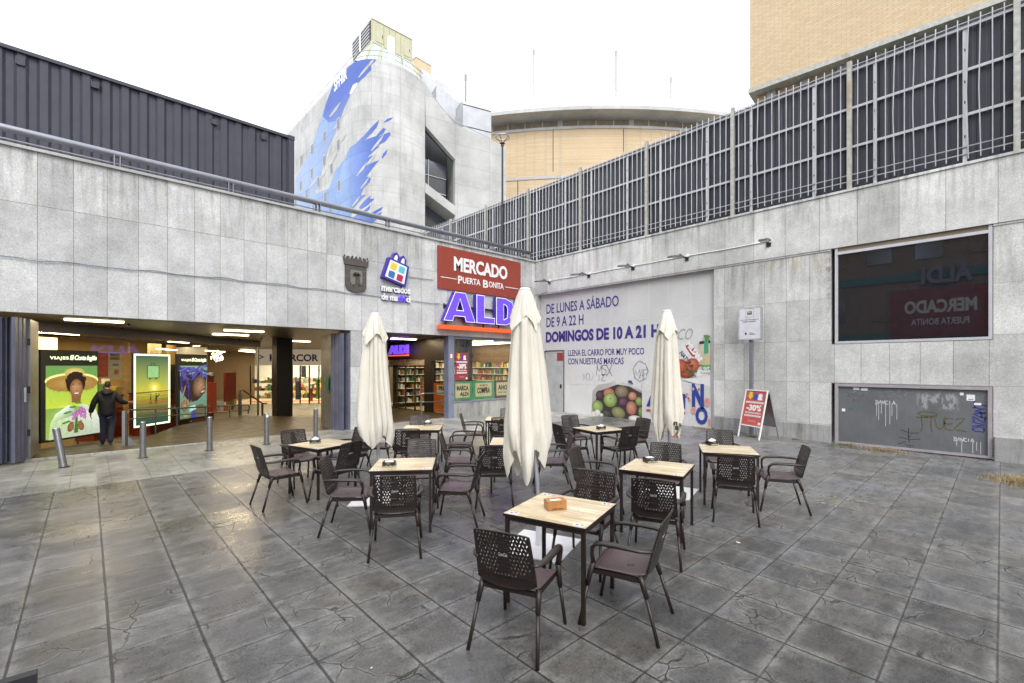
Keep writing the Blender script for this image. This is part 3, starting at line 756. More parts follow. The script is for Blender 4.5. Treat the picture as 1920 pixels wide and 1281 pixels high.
# ---- retaining wall on the right ---------------------------------------
XW = 14.05
RW = thing('retaining_wall', 'long pale granite wall on the right with a set back upper band', 'wall', (14.05,3,0))
g = MB(); 
g.box((XW,6.02,0),(XW+.5,6.02+.001,.1)) if False else None
g.box((XW+.04,3.0,.0),(XW+.5,6.0,4.95)); g.box((XW+.04,.12,1.56),(XW+.5,3.0,2.55)); g.box((XW+.04,-3.4,0),(XW+.5,.12,4.95)); g.box((XW+.04,-30,0),(XW+.5,-3.4,4.95)); g.box((XW+.04,13.36,0),(XW+.5,13.5,4.95))
g.build('cladding', MAT['granite_R'], RW, False)
g = MB(); g.box((XW,-30,5.0),(XW+.5,14.2,6.36)); g.box((XW+.02,3.0,4.951),(XW+.5,13.5,4.999)); g.box((XW+.02,-30,4.951),(XW+.5,.12,4.999))
g.build('upper_band', MAT['granite_Rtop'], RW, False)
g = MB(); g.box((XW-.03,-30,6.362),(XW+.5,14.2,6.42)); g.build('coping', MAT['granite_Rtop'], RW, False)
g = MB(); g.box((XW+.008,3.0,-.1),(XW+.039,5.98,.46)); g.box((XW-.06,-30,-.1),(XW+.039,.10,.50)); g.build('plinth', MAT['granite_dark'], RW, False)
g = MB(); g.box((XW+.3,.12,.0),(XW+.5,3.0,1.55)); g.box((XW+.40,.12,2.56),(XW+.5,3.0,5.0)); g.box((XW+.34,6.0,.0),(XW+.5,13.4,5.0)); g.build('backing', MAT['soffit_band'], RW, False)
# upper window
def hw(y0, y1, z0, z1, x=XW): return frame((x, y1, z0), (0,-1,0)), y1-y0, z1-z0
M_, Wd, Hh = hw(.13,2.92,2.56,4.99,XW+.06)
WN = thing('dark_window', 'large dark window with pale frame high in the right wall', 'window', M=M_)
g = MB(); g.box((0,0,-.1),(Wd,.06,.03)); g.box((0,.06,-.1),(.06,Hh,.03)); g.box((Wd-.06,.06,-.1),(Wd,Hh,.03)); g.build('frame', MAT['white_metal'], WN)
g = MB(); g.box((.06,Hh-.10,-.1),(Wd-.06,Hh,.01)); g.build('blind_box', MAT['win_beige'], WN)
g = MB(); g.box((.06,Hh-.17,-.1),(Wd-.06,Hh-.102,.04)); g.build('head_rail', MAT['white_metal'], WN)
g = MB(); g.box((.06,.06,-.03),(Wd-.06,Hh-.17,-.02)); g.build('pane', MAT['glass_dark'], WN)
# lower metal shutter with graffiti
M_, Wd, Hh = hw(.13,2.92,.03,1.55,XW+.05)
SHP = thing('metal_hatch', 'low grey steel hatch covered in graffiti tags below the dark window', 'hatch', M=M_)
g = MB(); g.box((0,0,-.1),(Wd,.05,.03)); g.box((0,.05,-.1),(.07,Hh,.03)); g.box((Wd-.07,.05,-.1),(Wd,Hh,.03)); g.box((.07,Hh-.07,-.1),(Wd-.07,Hh,.03))
MAT['hatch_frame'] = plain('pinkish grey frame', (.38,.35,.37), .45, .2); g.build('frame', MAT['hatch_frame'], SHP)
def hatch_mat():
    t = NT('tagged steel sheet'); p = t.pos(True); x, y, z = t.sep(p)
    f = t.m('MULTIPLY', t.mr(t.noise(p, 1.5, 5), .3, .7, .85, 1.15), t.mr(t.noise(t.scale(p,(8,1,1)), 2, 3), .3, .7, .95, 1.05))
    c = t.mulc((.155,.165,.175), f)
    # torn paper residue
    m = t.m('MULTIPLY', t.mr(t.noise(t.scale(p,(3,1.2,1)), 3.0, 6, .75), .50, .56, 0, 1), t.m('MULTIPLY', t.m('MULTIPLY', t.mr(x, 1.55, 1.65, 0, 1), t.mr(x, 2.2, 2.3, 1, 0)), t.m('MULTIPLY', t.mr(y, .95, 1.02, 0, 1), t.mr(y, 1.3, 1.38, 1, 0))))
    c = t.mix(t.m('MULTIPLY', m, .75), c, (.42,.43,.43))
    m = t.m('MULTIPLY', t.mr(t.noise(t.scale(p,(3,9,1)), 3.0, 5, .75), .56, .60, 0, 1), t.mr(y, 1.15, 1.25, 0, 1))
    c = t.mix(t.m('MULTIPLY', m, .5), c, (.34,.35,.33))
    t.col(c); t.rough(.42); t.b.inputs['Metallic'].default_value = .25
    return t.mat
g = MB(); g.box((.07,.05,-.03),(Wd-.07,Hh-.07,-.02)); hs_ = g.build('sheet', hatch_mat(), SHP)
# pen strokes
def ribbon(mb, pts, wd, z):
    """flat stroke through pts (x,y); z height"""
    pts = [Vector(p) for p in pts]
    L = []
    for i, p in enumerate(pts):
        d = (pts[min(i+1,len(pts)-1)] - pts[max(i-1,0)])
        if d.length < 1e-6: d = Vector((1,0))
        d.normalize(); n = Vector((-d.y, d.x))
        L.append((p+n*wd/2, p-n*wd/2))
    vs = []; 
    for a, b in L: vs += [(a.x,a.y,z),(b.x,b.y,z)]
    mb.add(vs, [(2*i,2*i+1,2*i+3,2*i+2) for i in range(len(L)-1)])
STR = {'R':[[(0,0),(.1,1)],[(-.15,.9),(.5,1),(.55,.7),(.1,.5)],[(.2,.5),(.6,0)]], 'A':[[(0,0),(.35,1),(.6,0)],[(-.05,.35),(.7,.4)]], 'N':[[(0,0),(.08,.9),(.45,.1),(.55,1)]],
 'C':[[(.5,.9),(.15,.85),(0,.4),(.2,.05),(.55,.15)]], 'I':[[(.2,0),(.25,.9)]], 'B':[[(.05,0),(.1,1)],[(-.1,1),(.5,.85),(.45,.6),(.1,.5),(.55,.4),(.5,.1),(0,0)]],
 'M':[[(0,0),(.1,1),(.35,.4),(.6,1),(.65,0)]], 'O':[[(.3,1),(0,.6),(.1,.1),(.45,0),(.6,.5),(.3,1)]], 'T':[[(-.1,.9),(.7,1)],[(.3,1),(.32,-.25)]], 'U':[[(0,.9),(.05,.2),(.3,0),(.5,.3),(.55,1)]],
 'S':[[(.6,.9),(.2,1),(.05,.7),(.5,.5),(.55,.2),(.1,0)]], 'Z':[[(0,.9),(.6,1),(0,.1),(.7,0)]], 'V':[[(0,1),(.25,0),(.6,1.1)]], 'E':[[(.5,1),(0,.9),(.05,.1),(.55,0)],[(0,.5),(.45,.55)]], 'X':[[(0,0),(.6,1)],[(0,1),(.6,0)]], 'P':[[(0,-.3),(.1,1)],[(-.2,.9),(.5,1),(.5,.6),(.1,.5)]]}
def tagw(mb, word, x, y, h, wd, z, gap=.62, jit=.16, rot=0, rng=random.Random(5)):
    c, s_ = math.cos(rot), math.sin(rot)
    for i, chh in enumerate(word):
        for stq in STR[chh]:
            P = []
            for k in range(len(stq)-1):
                a, b = stq[k], stq[k+1]
                for q in range(3): P.append((a[0]+(b[0]-a[0])*q/3, a[1]+(b[1]-a[1])*q/3))
            P.append(stq[-1])
            o = [((i*gap+u_+rng.uniform(-jit,jit)*.4)*h, (v_+rng.uniform(-jit,jit)*.4)*h) for u_, v_ in P]
            ribbon(mb, [(x+a*c-b*s_, y+a*s_+b*c) for a, b in o], wd, z)
def px_h(px, py):   # hatch local coordinates from photo pixel
    p = on_x(px, py, XW+.03); q = SHP.matrix_basis.inverted() @ p; return q.x, q.y
MAT['spray_w'] = plain('white spray', (.55,.56,.60), .6); MAT['spray_k'] = plain('black spray', (.01,.01,.012), .5); MAT['spray_o'] = plain('olive spray', (.10,.085,.03), .6); MAT['spray_b'] = plain('blue spray', (.03,.03,.22), .5)
k = -.0195
g = MB(); x, y = px_h(1641,758); tagw(g, 'BANCIA', x, y, .10, .014, k)
for dx, L in ((.02,.28),(.06,.38),(.11,.22),(.19,.52),(.27,.46),(.31,.26),(.40,.34)): ribbon(g, [(x+dx, y+.02),(x+dx+.003,y-L/2),(x+dx,y-L)], .009, k)
x, y = px_h(1788,827); tagw(g, 'BANCIA', x, y, .085, .012, k)
for dx, L in ((.05,.1),(.13,.25),(.30,.23),(.36,.17),(.42,.24)): ribbon(g, [(x+dx, y+.02),(x+dx-.003,y-L/2),(x+dx,y-L)], .009, k)
g.build('tag', MAT['spray_w'], hs_)
g = MB(); x, y = px_h(1693,834)
ribbon(g, [(x-.10,y+.0),(x+.05,y+.07),(x+.04,y+.0),(x+.18,y-.02)], .014, k); ribbon(g, [(x+.1,y+.40),(x+.09,y+.22),(x+.11,y+.06)], .014, k); ribbon(g, [(x-.05,y+.34),(x+.13,y+.28),(x+.28,y+.30)], .013, k)
ribbon(g, [(x-.08,y+.17),(x+.1,y+.13),(x+.3,y+.16)], .013, k); ribbon(g, [(x+.08,y+.2),(x+.14,y+.24),(x+.11,y+.17),(x+.08,y+.2)], .012, k); g.box((x+.07,y-.06,k-.001),(x+.09,y-.04,k)); g.box((x+.11,y-.06,k-.001),(x+.13,y-.04,k)); g.build('tag', MAT['spray_k'], hs_)
g = MB(); x, y = px_h(1719,800); tagw(g, 'TTUEZ', x, y-.03, .27, .024, k, .58)
ribbon(g, [(x+.18+.17*math.cos(a*pi/8), y+.30+.045*math.sin(a*pi/8)) for a in range(17)], .024, k); g.build('tag', MAT['spray_o'], hs_)
g = MB(); x, y = px_h(1848,812); tagw(g, 'OVZANT', x-.02, y, .19, .026, k, .55, rot=pi/2*.97); g.build('tag', MAT['spray_b'], hs_)
g = MB(); x, y = px_h(1590,742); tagw(g, 'ETVOX', x, y-.03, .09, .008, k, .7); tagw(g, 'BIZ', x+.1, y-.16, .08, .007, k); tagw(g, 'SEA', x+.0, y-.36, .05, .006, k); 
MAT['pen'] = plain('faded pen', (.085,.09,.09), .6); g.build('tag', MAT['pen'], hs_)
for px, py, a, b in ((1605,729,.12,.06),(1620,730,.13,.065),(1581,769,.07,.07),(1803,739,.06,.06),(1820,746,.13,.13),(1833,758,.11,.05)):
    x, y = px_h(px, py); g = MB(); g.box((x-a/2,y-b/2,k-.001),(x+a/2,y+b/2,k+.001)); g.build('sticker', MAT['white'], hs_)
x, y = px_h(1820,748); g = MB(); g.box((x-.04,y-.02,k+.001),(x+.04,y-.005,k+.002)); g.build('sticker_print', MAT['blue'], hs_)
# ================================================================ TERRACE, FENCE, BACKGROUND
# terrace handrail on the market hall
HR = thing('terrace_handrail', 'thick lilac grey tube handrail along the top of the left granite fascia', 'handrail', (0,13.62,6.42))
g = MB(); g.smooth = True
g.tube([(-14,13.62,6.74),(13.86,13.62,6.74)], .075, 14); g.build('tube', MAT['rail'], HR, False)
g = MB(); g.smooth = True
g.tube([(-14,13.62,6.53),(13.8,13.62,6.53)], .017, 8); g.build('lower_rail', MAT['rail'], HR, False)
for k in range(-6, 7):
    x = .65+2.22*k if k < 6 else 13.8
    g = MB()
    for dx in (-.05,.05) if k < 6 else (0,):
        g.prism([(x+dx-.008,13.55),(x+dx+.008,13.55),(x+dx+.008,13.69),(x+dx-.008,13.69)], 6.40, 6.70)
    if k == 6: g.box((x+.05,13.55,6.40),(x+.07,13.7,6.80))
    g.build('post', MAT['rail'], HR, False)

def container(name, label, L, W, H, M, mat, rust=False, pitch=.36, loops=()):
    """shipping container: local x length, y depth, z up; front side at y=0"""
    t = thing(name, label, 'container', M=M)
    g = MB(); dep = .04; poly = []
    x = .2
    while x < L-.2-pitch*.5:
        poly += [(x, .05),(x+pitch*.30, .05),(x+pitch*.45, .05+dep),(x+pitch*.78, .05+dep),(x+pitch*.93, .05)]
        x += pitch
    poly += [(L-.2, .05),(L-.2,.2),(.2,.2)]
    g.prism(poly, .12, H-.08); g.build('side_wall', mat, t)
    g = MB(); g.box((.2,W-.1,.12),(L-.2,W-.05,H-.06)); g.build('side_wall', mat, t)
    for x0 in (.02, L-.1):
        g = MB(); g.box((x0,.1,.12),(x0+.08,W-.1,H-.08)); g.build('end_wall', mat, t)
    g = MB(); g.box((.1,.06,H-.06),(L-.1,W-.06,H-.03)); g.build('roof', mat, t)
    g = MB()
    for y in (0, W-.12):
        g.box((.17,y,H-.08),(L-.17,y+.1,H)); g.box((.17,y,0),(L-.17,y+.1,.16))
    for x0 in (0, L-.17):
        for y in (0, W-.16): g.box((x0,y+.002,.12),(x0+.168,y+.16,H-.118))
        g.box((x0+.01,.16,H-.1),(x0+.16,W-.16,H-.002)); g.box((x0+.01,.16,0),(x0+.16,W-.16,.14))
    g.build('frame', mat, t)
    for x0 in (-.01, L-.17):
        for y in (-.01, W-.17):
            for z in (0, H-.11):
                g = MB(); g.box((x0,y,z),(x0+.18,y+.18,z+.125)); g.lathe([(.03,0),(.03,.003)], 10, (x0+.09,y+.09,z+.125)); g.build('corner_casting', mat, t)
    for lx in loops:
        g = MB(); g.box((lx-.06,.01,H-.36),(lx+.06,.05,H-.22)); g.box((lx-.075,.0,H-.36),(lx-.055,.05,H-.19)); g.box((lx+.055,.0,H-.36),(lx+.075,.05,H-.19)); g.build('lashing_vent', mat, t)
    return t
cx0 = 4.92-12.2
container('shipping_container', 'long slate grey corrugated shipping container on the terrace at the left', 12.2, 2.44, 2.92, Matrix.Translation((cx0,15.1,6.2)), MAT['container'],
          loops=[on_y(px,150,15.1).x-cx0 for px in (38,178,402,495)])

# ---- steel fence on the retaining wall ----------------------------------
FN = thing('steel_fence', 'tall galvanised bar fence backed with dark sheet on top of the right wall', 'fence', (14.2,3,6.4))
FXX = 14.18
posts = [-.22+2.85*k for k in range(-5, 9)]
for y in posts:
    g = MB(); g.box((FXX-.05,y-.05,6.36),(FXX+.05,y+.05,9.66)); g.build('post', MAT['post'], FN, False)
Y0, Y1 = posts[0], posts[-1]
for nm, z, r_, m in (('lower_rail',6.64,.014,'galv'),('lower_rail',6.80,.014,'galv'),('upper_rail',9.40,.014,'galv'),('upper_rail',9.52,.014,'galv')):
    g = MB(); g.tube([(FXX-.02,Y0,z),(FXX-.02,Y1,z)], r_, 6); g.build(nm, MAT[m], FN, False)
for z in (7.52,8.50,9.45):
    g = MB(); g.box((FXX+.03,Y0,z-.03),(FXX+.055,Y1,z+.03)); g.build('flat_rail', MAT['white_metal'], FN, False)
jr = random.Random(11)
for a, b in zip(posts, posts[1:]):
    ng = 15
    g = MB()
    for k in range(1, ng+1):
        y = a+(b-a)*k/(ng+1); dy = jr.uniform(-.01,.01); by = .03 if jr.random() > .9 else 0
        g.tube([(FXX-.035,y+dy,6.52),(FXX-.035,y+dy+by,8.0),(FXX-.035,y+dy*.4,9.62)], .0115, 5)
    g.build('bars', MAT['galv'], FN, False)
    for f in (.25,.80):
        y = a+(b-a)*f+.06
        g = MB(); g.box((FXX+.0,y-.035,6.38),(FXX+.028,y+.035,9.40))
        for z in (7.0,7.75,8.2,8.9): g.box((FXX-.003,y-.01,z),(FXX-.0005,y+.01,z+.06), 1)
        g.build('channel', [MAT['white_metal'], MAT['black']], FN, False)
g = MB(); poly = []
yy = Y0
while yy < Y1-.21:
    poly += [(FXX+.10,yy),(FXX+.10,yy+.13),(FXX+.115,yy+.15),(FXX+.115,yy+.19),(FXX+.10,yy+.21)]; yy += .21
poly += [(FXX+.16,yy),(FXX+.16,Y0)]
g.prism(poly, 6.385, 9.56); g.build('dark_sheet', MAT['sheet'], FN, False)

# ---- lamps and conduit on the retaining wall -----------------------------
lampY = [12.68,10.68,8.78,6.83,4.46]
desc = ['wall floodlight nearest the corner of the two walls','second wall floodlight out from the corner above the lettering','middle wall floodlight above the shop hours advert','wall floodlight above the right end of the advert','wall floodlight farthest from the corner, above plain granite']
def make_flood():
    t = thing('wall_floodlight', desc[0], 'lamp', (0,0,0), group='floodlights along the right wall')
    g = MB(); g.box((-.02,-.06,-.10),(0,.06,.06)); g.build('bracket', MAT['darkmetal'], t)
    g = MB(); g.tube([(-.02,0,0),(-.14,0,-.01),(-.40,0,.05)], .022, 8); g.build('arm', MAT['darkmetal'], t)
    g = MB(); g.prism([(-.38,-.09),(-.44,-.13),(-.88,-.13),(-.93,-.07),(-.93,.07),(-.88,.13),(-.44,.13),(-.38,.09)], -.012, .028, M=Matrix.Translation((0,0,.05)) @ Matrix.Rotation(R(-7),4,'Y') @ Matrix.Translation((0,0,-.04)))
    for k in range(4): g.box((-.62+k*.05,-.11,.028),(-.605+k*.05,.11,.05), M=Matrix.Translation((0,0,.05)) @ Matrix.Rotation(R(-7),4,'Y') @ Matrix.Translation((0,0,-.04)))
    g.build('head', MAT['lampgrey'], t)
    g = MB(); g.box((-.86,-.1,-.0165),(-.50,.1,-.0125), M=Matrix.Translation((0,0,.05)) @ Matrix.Rotation(R(-7),4,'Y') @ Matrix.Translation((0,0,-.04))); g.build('lens', MAT['white'], t)
    g = MB(); g.tube([(-.045,-.045,.06),(-.0,-.045,.06)], .05, 10); g.build('junction_box', MAT['white'], t)
    return t
MAT['lampgrey'] = plain('lamp grey', (.16,.16,.165), .4, .4)
fl0 = make_flood()
for i, y in enumerate(lampY):
    o = fl0 if i == 0 else copy_tree(fl0)
    o.location = (XW, y, 5.42); o.rotation_euler = (0,0,R((8,-4,5,-6,10)[i])); o['label'] = desc[i]
CD = thing('cable_conduit', 'thin white conduit linking the floodlights along the right wall', 'conduit', (XW,8,5.45))
g = MB(); yv = [12.95]+lampY; pts = []
for a, b in zip(lampY, lampY[1:]):
    for k in range(6): pts.append((XW-.018, a+(b-a)*k/6, 5.47+.006*math.sin(k*1.3+a)))
pts.append((XW-.018, lampY[-1], 5.47))
g.tube(pts, .013, 6); g.build('tube', MAT['white'], CD, False)
g = MB(); g.tube([(XW-.018,12.68,5.4),(XW-.03,12.75,5.1),(XW-.018,13.2,5.0),(XW-.018,13.43,4.9),(XW+.0,13.44,3.2)], .01, 6); g.build('tail', MAT['white'], CD, False)

# ---- cable sagging across the left fascia --------------------------------
g = MB(); pts = []
for k in range(61):
    x = -4+k*.22; pts.append((x, 13.47, 4.20-.035*math.sin(k*.52)**2-.03*math.sin(k*.13)+.01*math.sin(k*1.9)))
g.tube(pts, .010, 5)
tag(g.build('facade_cable', MAT['bluegrey2']), 'thin grey cable sagging across the granite fascia below the crest', 'cable')
g = MB(); g.tube([(8.0,13.47,4.95),(8.95,13.47,4.97)], .012, 5); tag(g.build('short_conduit', MAT['galv']), 'short grey conduit right of the shopping bag emblem', 'conduit')

# ---- street lamp on the terrace -------------------------------------------
lp = at_d(942,686,20.3)
SL = thing('street_lamp', 'slim dark street lamp with a ring shaped head behind the handrail', 'street lamp', (lp.x,lp.y,6.2))
H = EYE+(HZ-258)*20.3/FX-6.2
g = MB(); g.tube([(0,0,0),(0,0,H*.45),(0,0,H*.46),(0,0,H-.35)], [.075,.06,.045,.04], 10); g.build('pole', MAT['darkmetal'], SL)
g = MB(); g.smooth = True; pts = [(.30*math.cos(a*pi/14),.30*math.sin(a*pi/14),H+.02) for a in range(29)]; g.tube(pts, .028, 8, cap=False); g.build('ring', MAT['galv'], SL)
g = MB()
for k in range(4): g.tube([(0,0,H-.38),(.08*math.cos(k*pi/2+.4),.08*math.sin(k*pi/2+.4),H-.2),(.29*math.cos(k*pi/2+.4),.29*math.sin(k*pi/2+.4),H+.01)], .014, 6)
g.lathe([(.07,-.12),(.05,-.02),(.12,-.0)], 10, (0,0,H-.26)); g.build('bracket', MAT['darkmetal'], SL)

# ---- concrete office block with the rounded corner ------------------------
d1 = 42.0
a1, b1 = facs(655); XF, YC = a1*d1, b1*d1
a2, b2 = facs(797)
RC = 4.9
OB = thing('office_block', 'pale concrete office block with a rounded corner and blue brush stroke painting', 'building', (XF,YC,6.2))
def topz(s):   # s: arc length from the start of the round corner (negative on the flat side)
    L = RC*pi/2
    if s <= 0: return 29.3
    f = s/L
    return 29.3-.35*f-1.35*f*f
def on_skin(s, z, out=0.0):
    """point on the facade skin: flat for s<0, round for 0..L"""
    L = RC*pi/2
    if s <= 0: return Vector((XF-out, YC-s, z))
    th = min(s, L)/RC
    return Vector((XF+RC-(RC+out)*math.cos(th), YC-(RC+out)*math.sin(th), z))
LARC = RC*pi/2
def conc_skin():
    t = NT('shuttered concrete panels')
    at = t.n.new('ShaderNodeAttribute'); at.attribute_name = 'sz'; x, y, z = t.sep(at.outputs['Vector']); p = t.pos()
    j, rn = t.cells(x, y, 2.55, 1.86, .3, .5, .05, .05)
    j2, rn2 = t.cells(x, y, 90, 7.44, .3, 1.2, .01, .05)
    f = t.m('MULTIPLY', t.mr(t.noise(p, .45, 6, .68), .3, .72, .78, 1.14), t.mr(rn, 0, 1, .93, 1.06))
    st = t.mr(t.noise(t.comb(t.m('MULTIPLY', x, 1.5), t.m('MULTIPLY', y, .14)), 1, 4, .7), .48, .74, 1, .72)
    c = t.mulc((.44,.44,.435), t.m('MULTIPLY', f, st))
    t.col(t.mix(t.m('MULTIPLY', t.m('MAXIMUM', j, j2), .55), c, (.22,.22,.21))); t.rough(.75); return t.mat
def skin_mesh(name, mat, rect=None, polys=None, out=0.0, top=True, parent=OB, colz=None):
    """grid or polygons in (s,z), cut every 0.45 m along s, bent onto the skin, with an 'sz' attribute"""
    bm = bmesh.new()
    if rect:
        polys = [[(rect[0],rect[2]),(rect[1],rect[2]),(rect[1],rect[3]),(rect[0],rect[3])]]
    for P in polys:
        bm.faces.new([bm.verts.new((x,0,z)) for x, z in P])
    s = 0.0
    while s < LARC:
        bmesh.ops.bisect_plane(bm, geom=bm.verts[:]+bm.edges[:]+bm.faces[:], plane_co=(s,0,0), plane_no=(1,0,0)); s += .45
    bmesh.ops.triangulate(bm, faces=bm.faces[:])
    me = bpy.data.meshes.new(name)
    uv = [(v.co.x, v.co.z) for v in bm.verts]
    inv = wmx(parent).inverted()
    for v in bm.verts:
        v.co = inv @ on_skin(v.co.x, min(v.co.z, topz(v.co.x)) if top else v.co.z, out)
    bmesh.ops.recalc_face_normals(bm, faces=bm.faces[:])
    bm.to_mesh(me); bm.free()
    at = me.attributes.new('sz', 'FLOAT_VECTOR', 'POINT')
    at.data.foreach_set('vector', [c for a in uv for c in (a[0], a[1], 0)])
    me.materials.append(mat)
    for p_ in me.polygons: p_.use_smooth = False
    o = bpy.data.objects.new(name, me); COL.objects.link(o); o.parent = parent
    return o
conc_mat_ = conc_skin()
skin_mesh('facade', conc_mat_, rect=(-32, LARC, 6.2, 40))
def px2s(px, py):
    """photo pixel -> (s, z) on the skin"""
    a, b = facs(px)
    if px < 655:
        d = XF/a; return YC-b*d, EYE+(HZ-py)*d/FX
    # ray with circle
    cx, cy = XF+RC, YC
    A = a*a+b*b; B = -2*(a*cx+b*cy); C_ = cx*cx+cy*cy-RC*RC
    D = B*B-4*A*C_; d = (-B-math.sqrt(max(0,D)))/(2*A)
    x, y = a*d-cx, b*d-cy
    th = math.atan2(-y, -x); return th*RC, EYE+(HZ-py)*d/FX
MAT['conc_w'] = concrete('wing concrete', (.50,.50,.49))
def c2(x, y): return 500+x*500/1281, y*500/1281     # second close-up of the photo
def skin_poly(name, mat, pts, out=.012):
    """pts in close-up pixels"""
    P = [px2s(*c2(*p)) for p in pts]
    return skin_mesh(name, mat, polys=[P], out=out, top=True)
def blue_mat(name, cA, cB, s0, s1, up=False):
    t = NT(name); at = t.n.new('ShaderNodeAttribute'); at.attribute_name = 'sz'; x, y, z = t.sep(at.outputs['Vector']); p = t.pos()
    j, rn = t.cells(x, y, 2.55, 1.86, .3, .5, .05, .05)
    c = t.mix(t.mr(y if up else x, s0, s1, 0, 1), cA, cB)
    c = t.mulc(c, t.m('MULTIPLY', t.mr(t.noise(p, .6, 5, .7), .3, .7, .9, 1.08), t.mr(rn, 0, 1, .95, 1.05)))
    t.col(t.mix(t.m('MULTIPLY', j, .45), c, (.05,.08,.2))); t.rough(.7); return t.mat
MB1 = blue_mat('deep blue mural paint', (.22,.32,.54), (.06,.11,.38), -1.0, 3.2)
MB2 = blue_mat('sky blue mural paint', (.30,.38,.54), (.17,.26,.48), -14, 0)
MB0 = blue_mat('deep blue upper paint', (.24,.34,.56), (.07,.12,.40), 20.5, 27.5, True)
skin_poly('painted_stroke', MB0, [(380,308),(410,296),(460,284),(520,282),(528,288),(500,315),(503,335),(472,368),(440,398),(400,455),(395,470),(370,525),(352,575),(300,590),(270,560),(285,500),(320,390)])
skin_poly('painted_stroke', MB2, [(282,500),(352,575),(330,640),(300,700),(270,800),(245,900),(200,960),(140,900),(138,860),(200,745),(240,640)], .011)
skin_poly('painted_stroke', MB2, [(138,905),(245,930),(300,905),(330,820),(380,760),(410,820),(400,940),(415,1000),(400,1060),(300,1040),(137,1000)], .013)
skin_poly('painted_stroke', MB1, [(540,577),(530,610),(505,640),(470,675),(525,655),(560,615),(572,620),(560,640),(530,662),(590,635),(597,645),(570,680),(520,708),(545,700),(500,740),(480,760),(520,745),(470,800),(540,770),(500,820),(478,850),(500,855),(495,875),(465,905),(450,940),(480,935),(430,985),(417,1000),(350,1000),(330,940),(352,860),(372,770),(400,710),(430,690),(470,650),(510,605)], .016)
skin_poly('painted_stroke', MB1, [(562,590),(578,572),(608,563),(595,577),(565,591)])
skin_poly('painted_stroke', MB1, [(552,758),(560,738),(580,718),(575,740),(556,762)])
skin_poly('painted_stroke', MB1, [(400,1062),(430,1035),(470,1010),(500,985),(495,1005),(455,1040),(500,1025),(560,993),(550,1010),(500,1045),(555,1018),(545,1035),(500,1060),(530,1050),(500,1085),(440,1076)], .017)
skin_poly('painted_stroke', MB1, [(442,1000),(470,965),(500,940),(495,955),(520,955),(480,990),(455,1005)], .018)
g = MB()
WHP = plain('white mural paint', (.70,.71,.74), .7)
s0, z0 = px2s(*c2(325,398)); s1, z1 = px2s(*c2(388,335))
vs, fs = text_geo('SFHIR', .03, 1, 0)
ax = min(v[0] for v in vs); bx = max(v[0] for v in vs); ay = min(v[1] for v in vs); by = max(v[1] for v in vs)
zt = px2s(*c2(357,378))[1]-.1
g.add([wmx(OB).inverted() @ on_skin(s0+(v[0]-ax)/(bx-ax)*(s1-s0), zt-.55+(v[1]-ay)/(by-ay)*1.1, .03 if v[2] > 0 else .02) for v in vs], fs)
g.build('lettering', WHP, OB)
for x_, y_, L_, w__ in ((470,335,60,6),(440,372,70,5),(520,700,46,5),(500,725,60,5),(480,790,50,6),(450,905,44,5),(430,845,55,5),(300,560,60,6),(320,620,50,5),(250,860,40,6),(200,905,50,6),(290,800,50,6),(345,690,40,5),(410,990,40,5)):
    skin_poly('painted_stroke', conc_mat_, [(x_,y_),(x_+L_*.45,y_-L_*.62),(x_+L_,y_-L_*1.25),(x_+L_*.55+w__,y_-L_*.55),(x_+w__*1.2,y_+w__*.4)], .022)
skin_poly('painted_stroke', WHP, [(398,452),(415,410),(438,396),(430,420),(408,452)], .02)
MAT['small_pane'] = plain('small dark window pane', (.05,.055,.07), .3)
for x, y in ((345,595),(279,657),(219,717),(166,770),(345,697),(312,810),(277,772),(218,833),(165,892),(348,892),(249,874),(193,932),(282,948),(225,1000),(140,975),(308,1005)):
    s_, z_ = px2s(*c2(x, y)); wv = .55; hv = .95
    f = MB(); iv = wmx(OB).inverted()
    P = [iv @ on_skin(s_+dx, z_+dz, .03) for dx, dz in ((-wv/2-.07,-hv/2-.07),(wv/2+.07,-hv/2-.07),(wv/2+.07,hv/2+.07),(-wv/2-.07,hv/2+.07))]
    Q = [iv @ on_skin(s_+dx, z_+dz, .03) for dx, dz in ((-wv/2,-hv/2),(wv/2,-hv/2),(wv/2,hv/2),(-wv/2,hv/2))]
    f.add(P+Q, [(0,1,5,4),(1,2,6,5),(2,3,7,6),(3,0,4,7)]); wo = f.build('window', MAT['conc_w'], OB)
    f = MB(); Q2 = [iv @ on_skin(s_+dx, z_+dz, .026) for dx, dz in ((-wv/2,-hv/2),(wv/2,-hv/2),(wv/2,hv/2),(-wv/2,hv/2))]
    f.add(Q2, [(0,1,2,3)]); f.build('pane', MAT['small_pane'], wo)
# right wing: wall running off to the right, with the cut-out glazed recess
PW = on_skin(LARC, 0); az2 = R(59.9)
def dirw(az): return Vector((CA*math.cos(az)+SA*math.sin(az), SA*math.cos(az)-CA*math.sin(az), 0))
UW = dirw(az2)
MW = frame((PW.x,PW.y,0), UW)
def px_w(px, py, off=0.0):
    """photo pixel -> (u, z) on the wing plane, off = metres behind it"""
    a, b = facs(px); n = UW.cross(Vector((0,0,1))); o = Vector((PW.x,PW.y,0)) - n*off
    A = Vector((a,b,0)); d = o.dot(n)/A.dot(n); p = A*d
    return (p-Vector((PW.x,PW.y,0))).dot(UW), EYE+(HZ-py)*d/FX
WG = [c2(x,y) for x, y in ((762,412),(800,470),(850,545),(895,595),(905,600),(1150,705),(1150,1100),(905,1100),(905,765),(762,608))]
def wing(name, pts, mat, off=0.0, th=.5):
    P = [px_w(*c2(*p)) for p in pts]
    g = MB(MW); g.prism(P, -off-th, -off); return g.build(name, mat, OB, False)
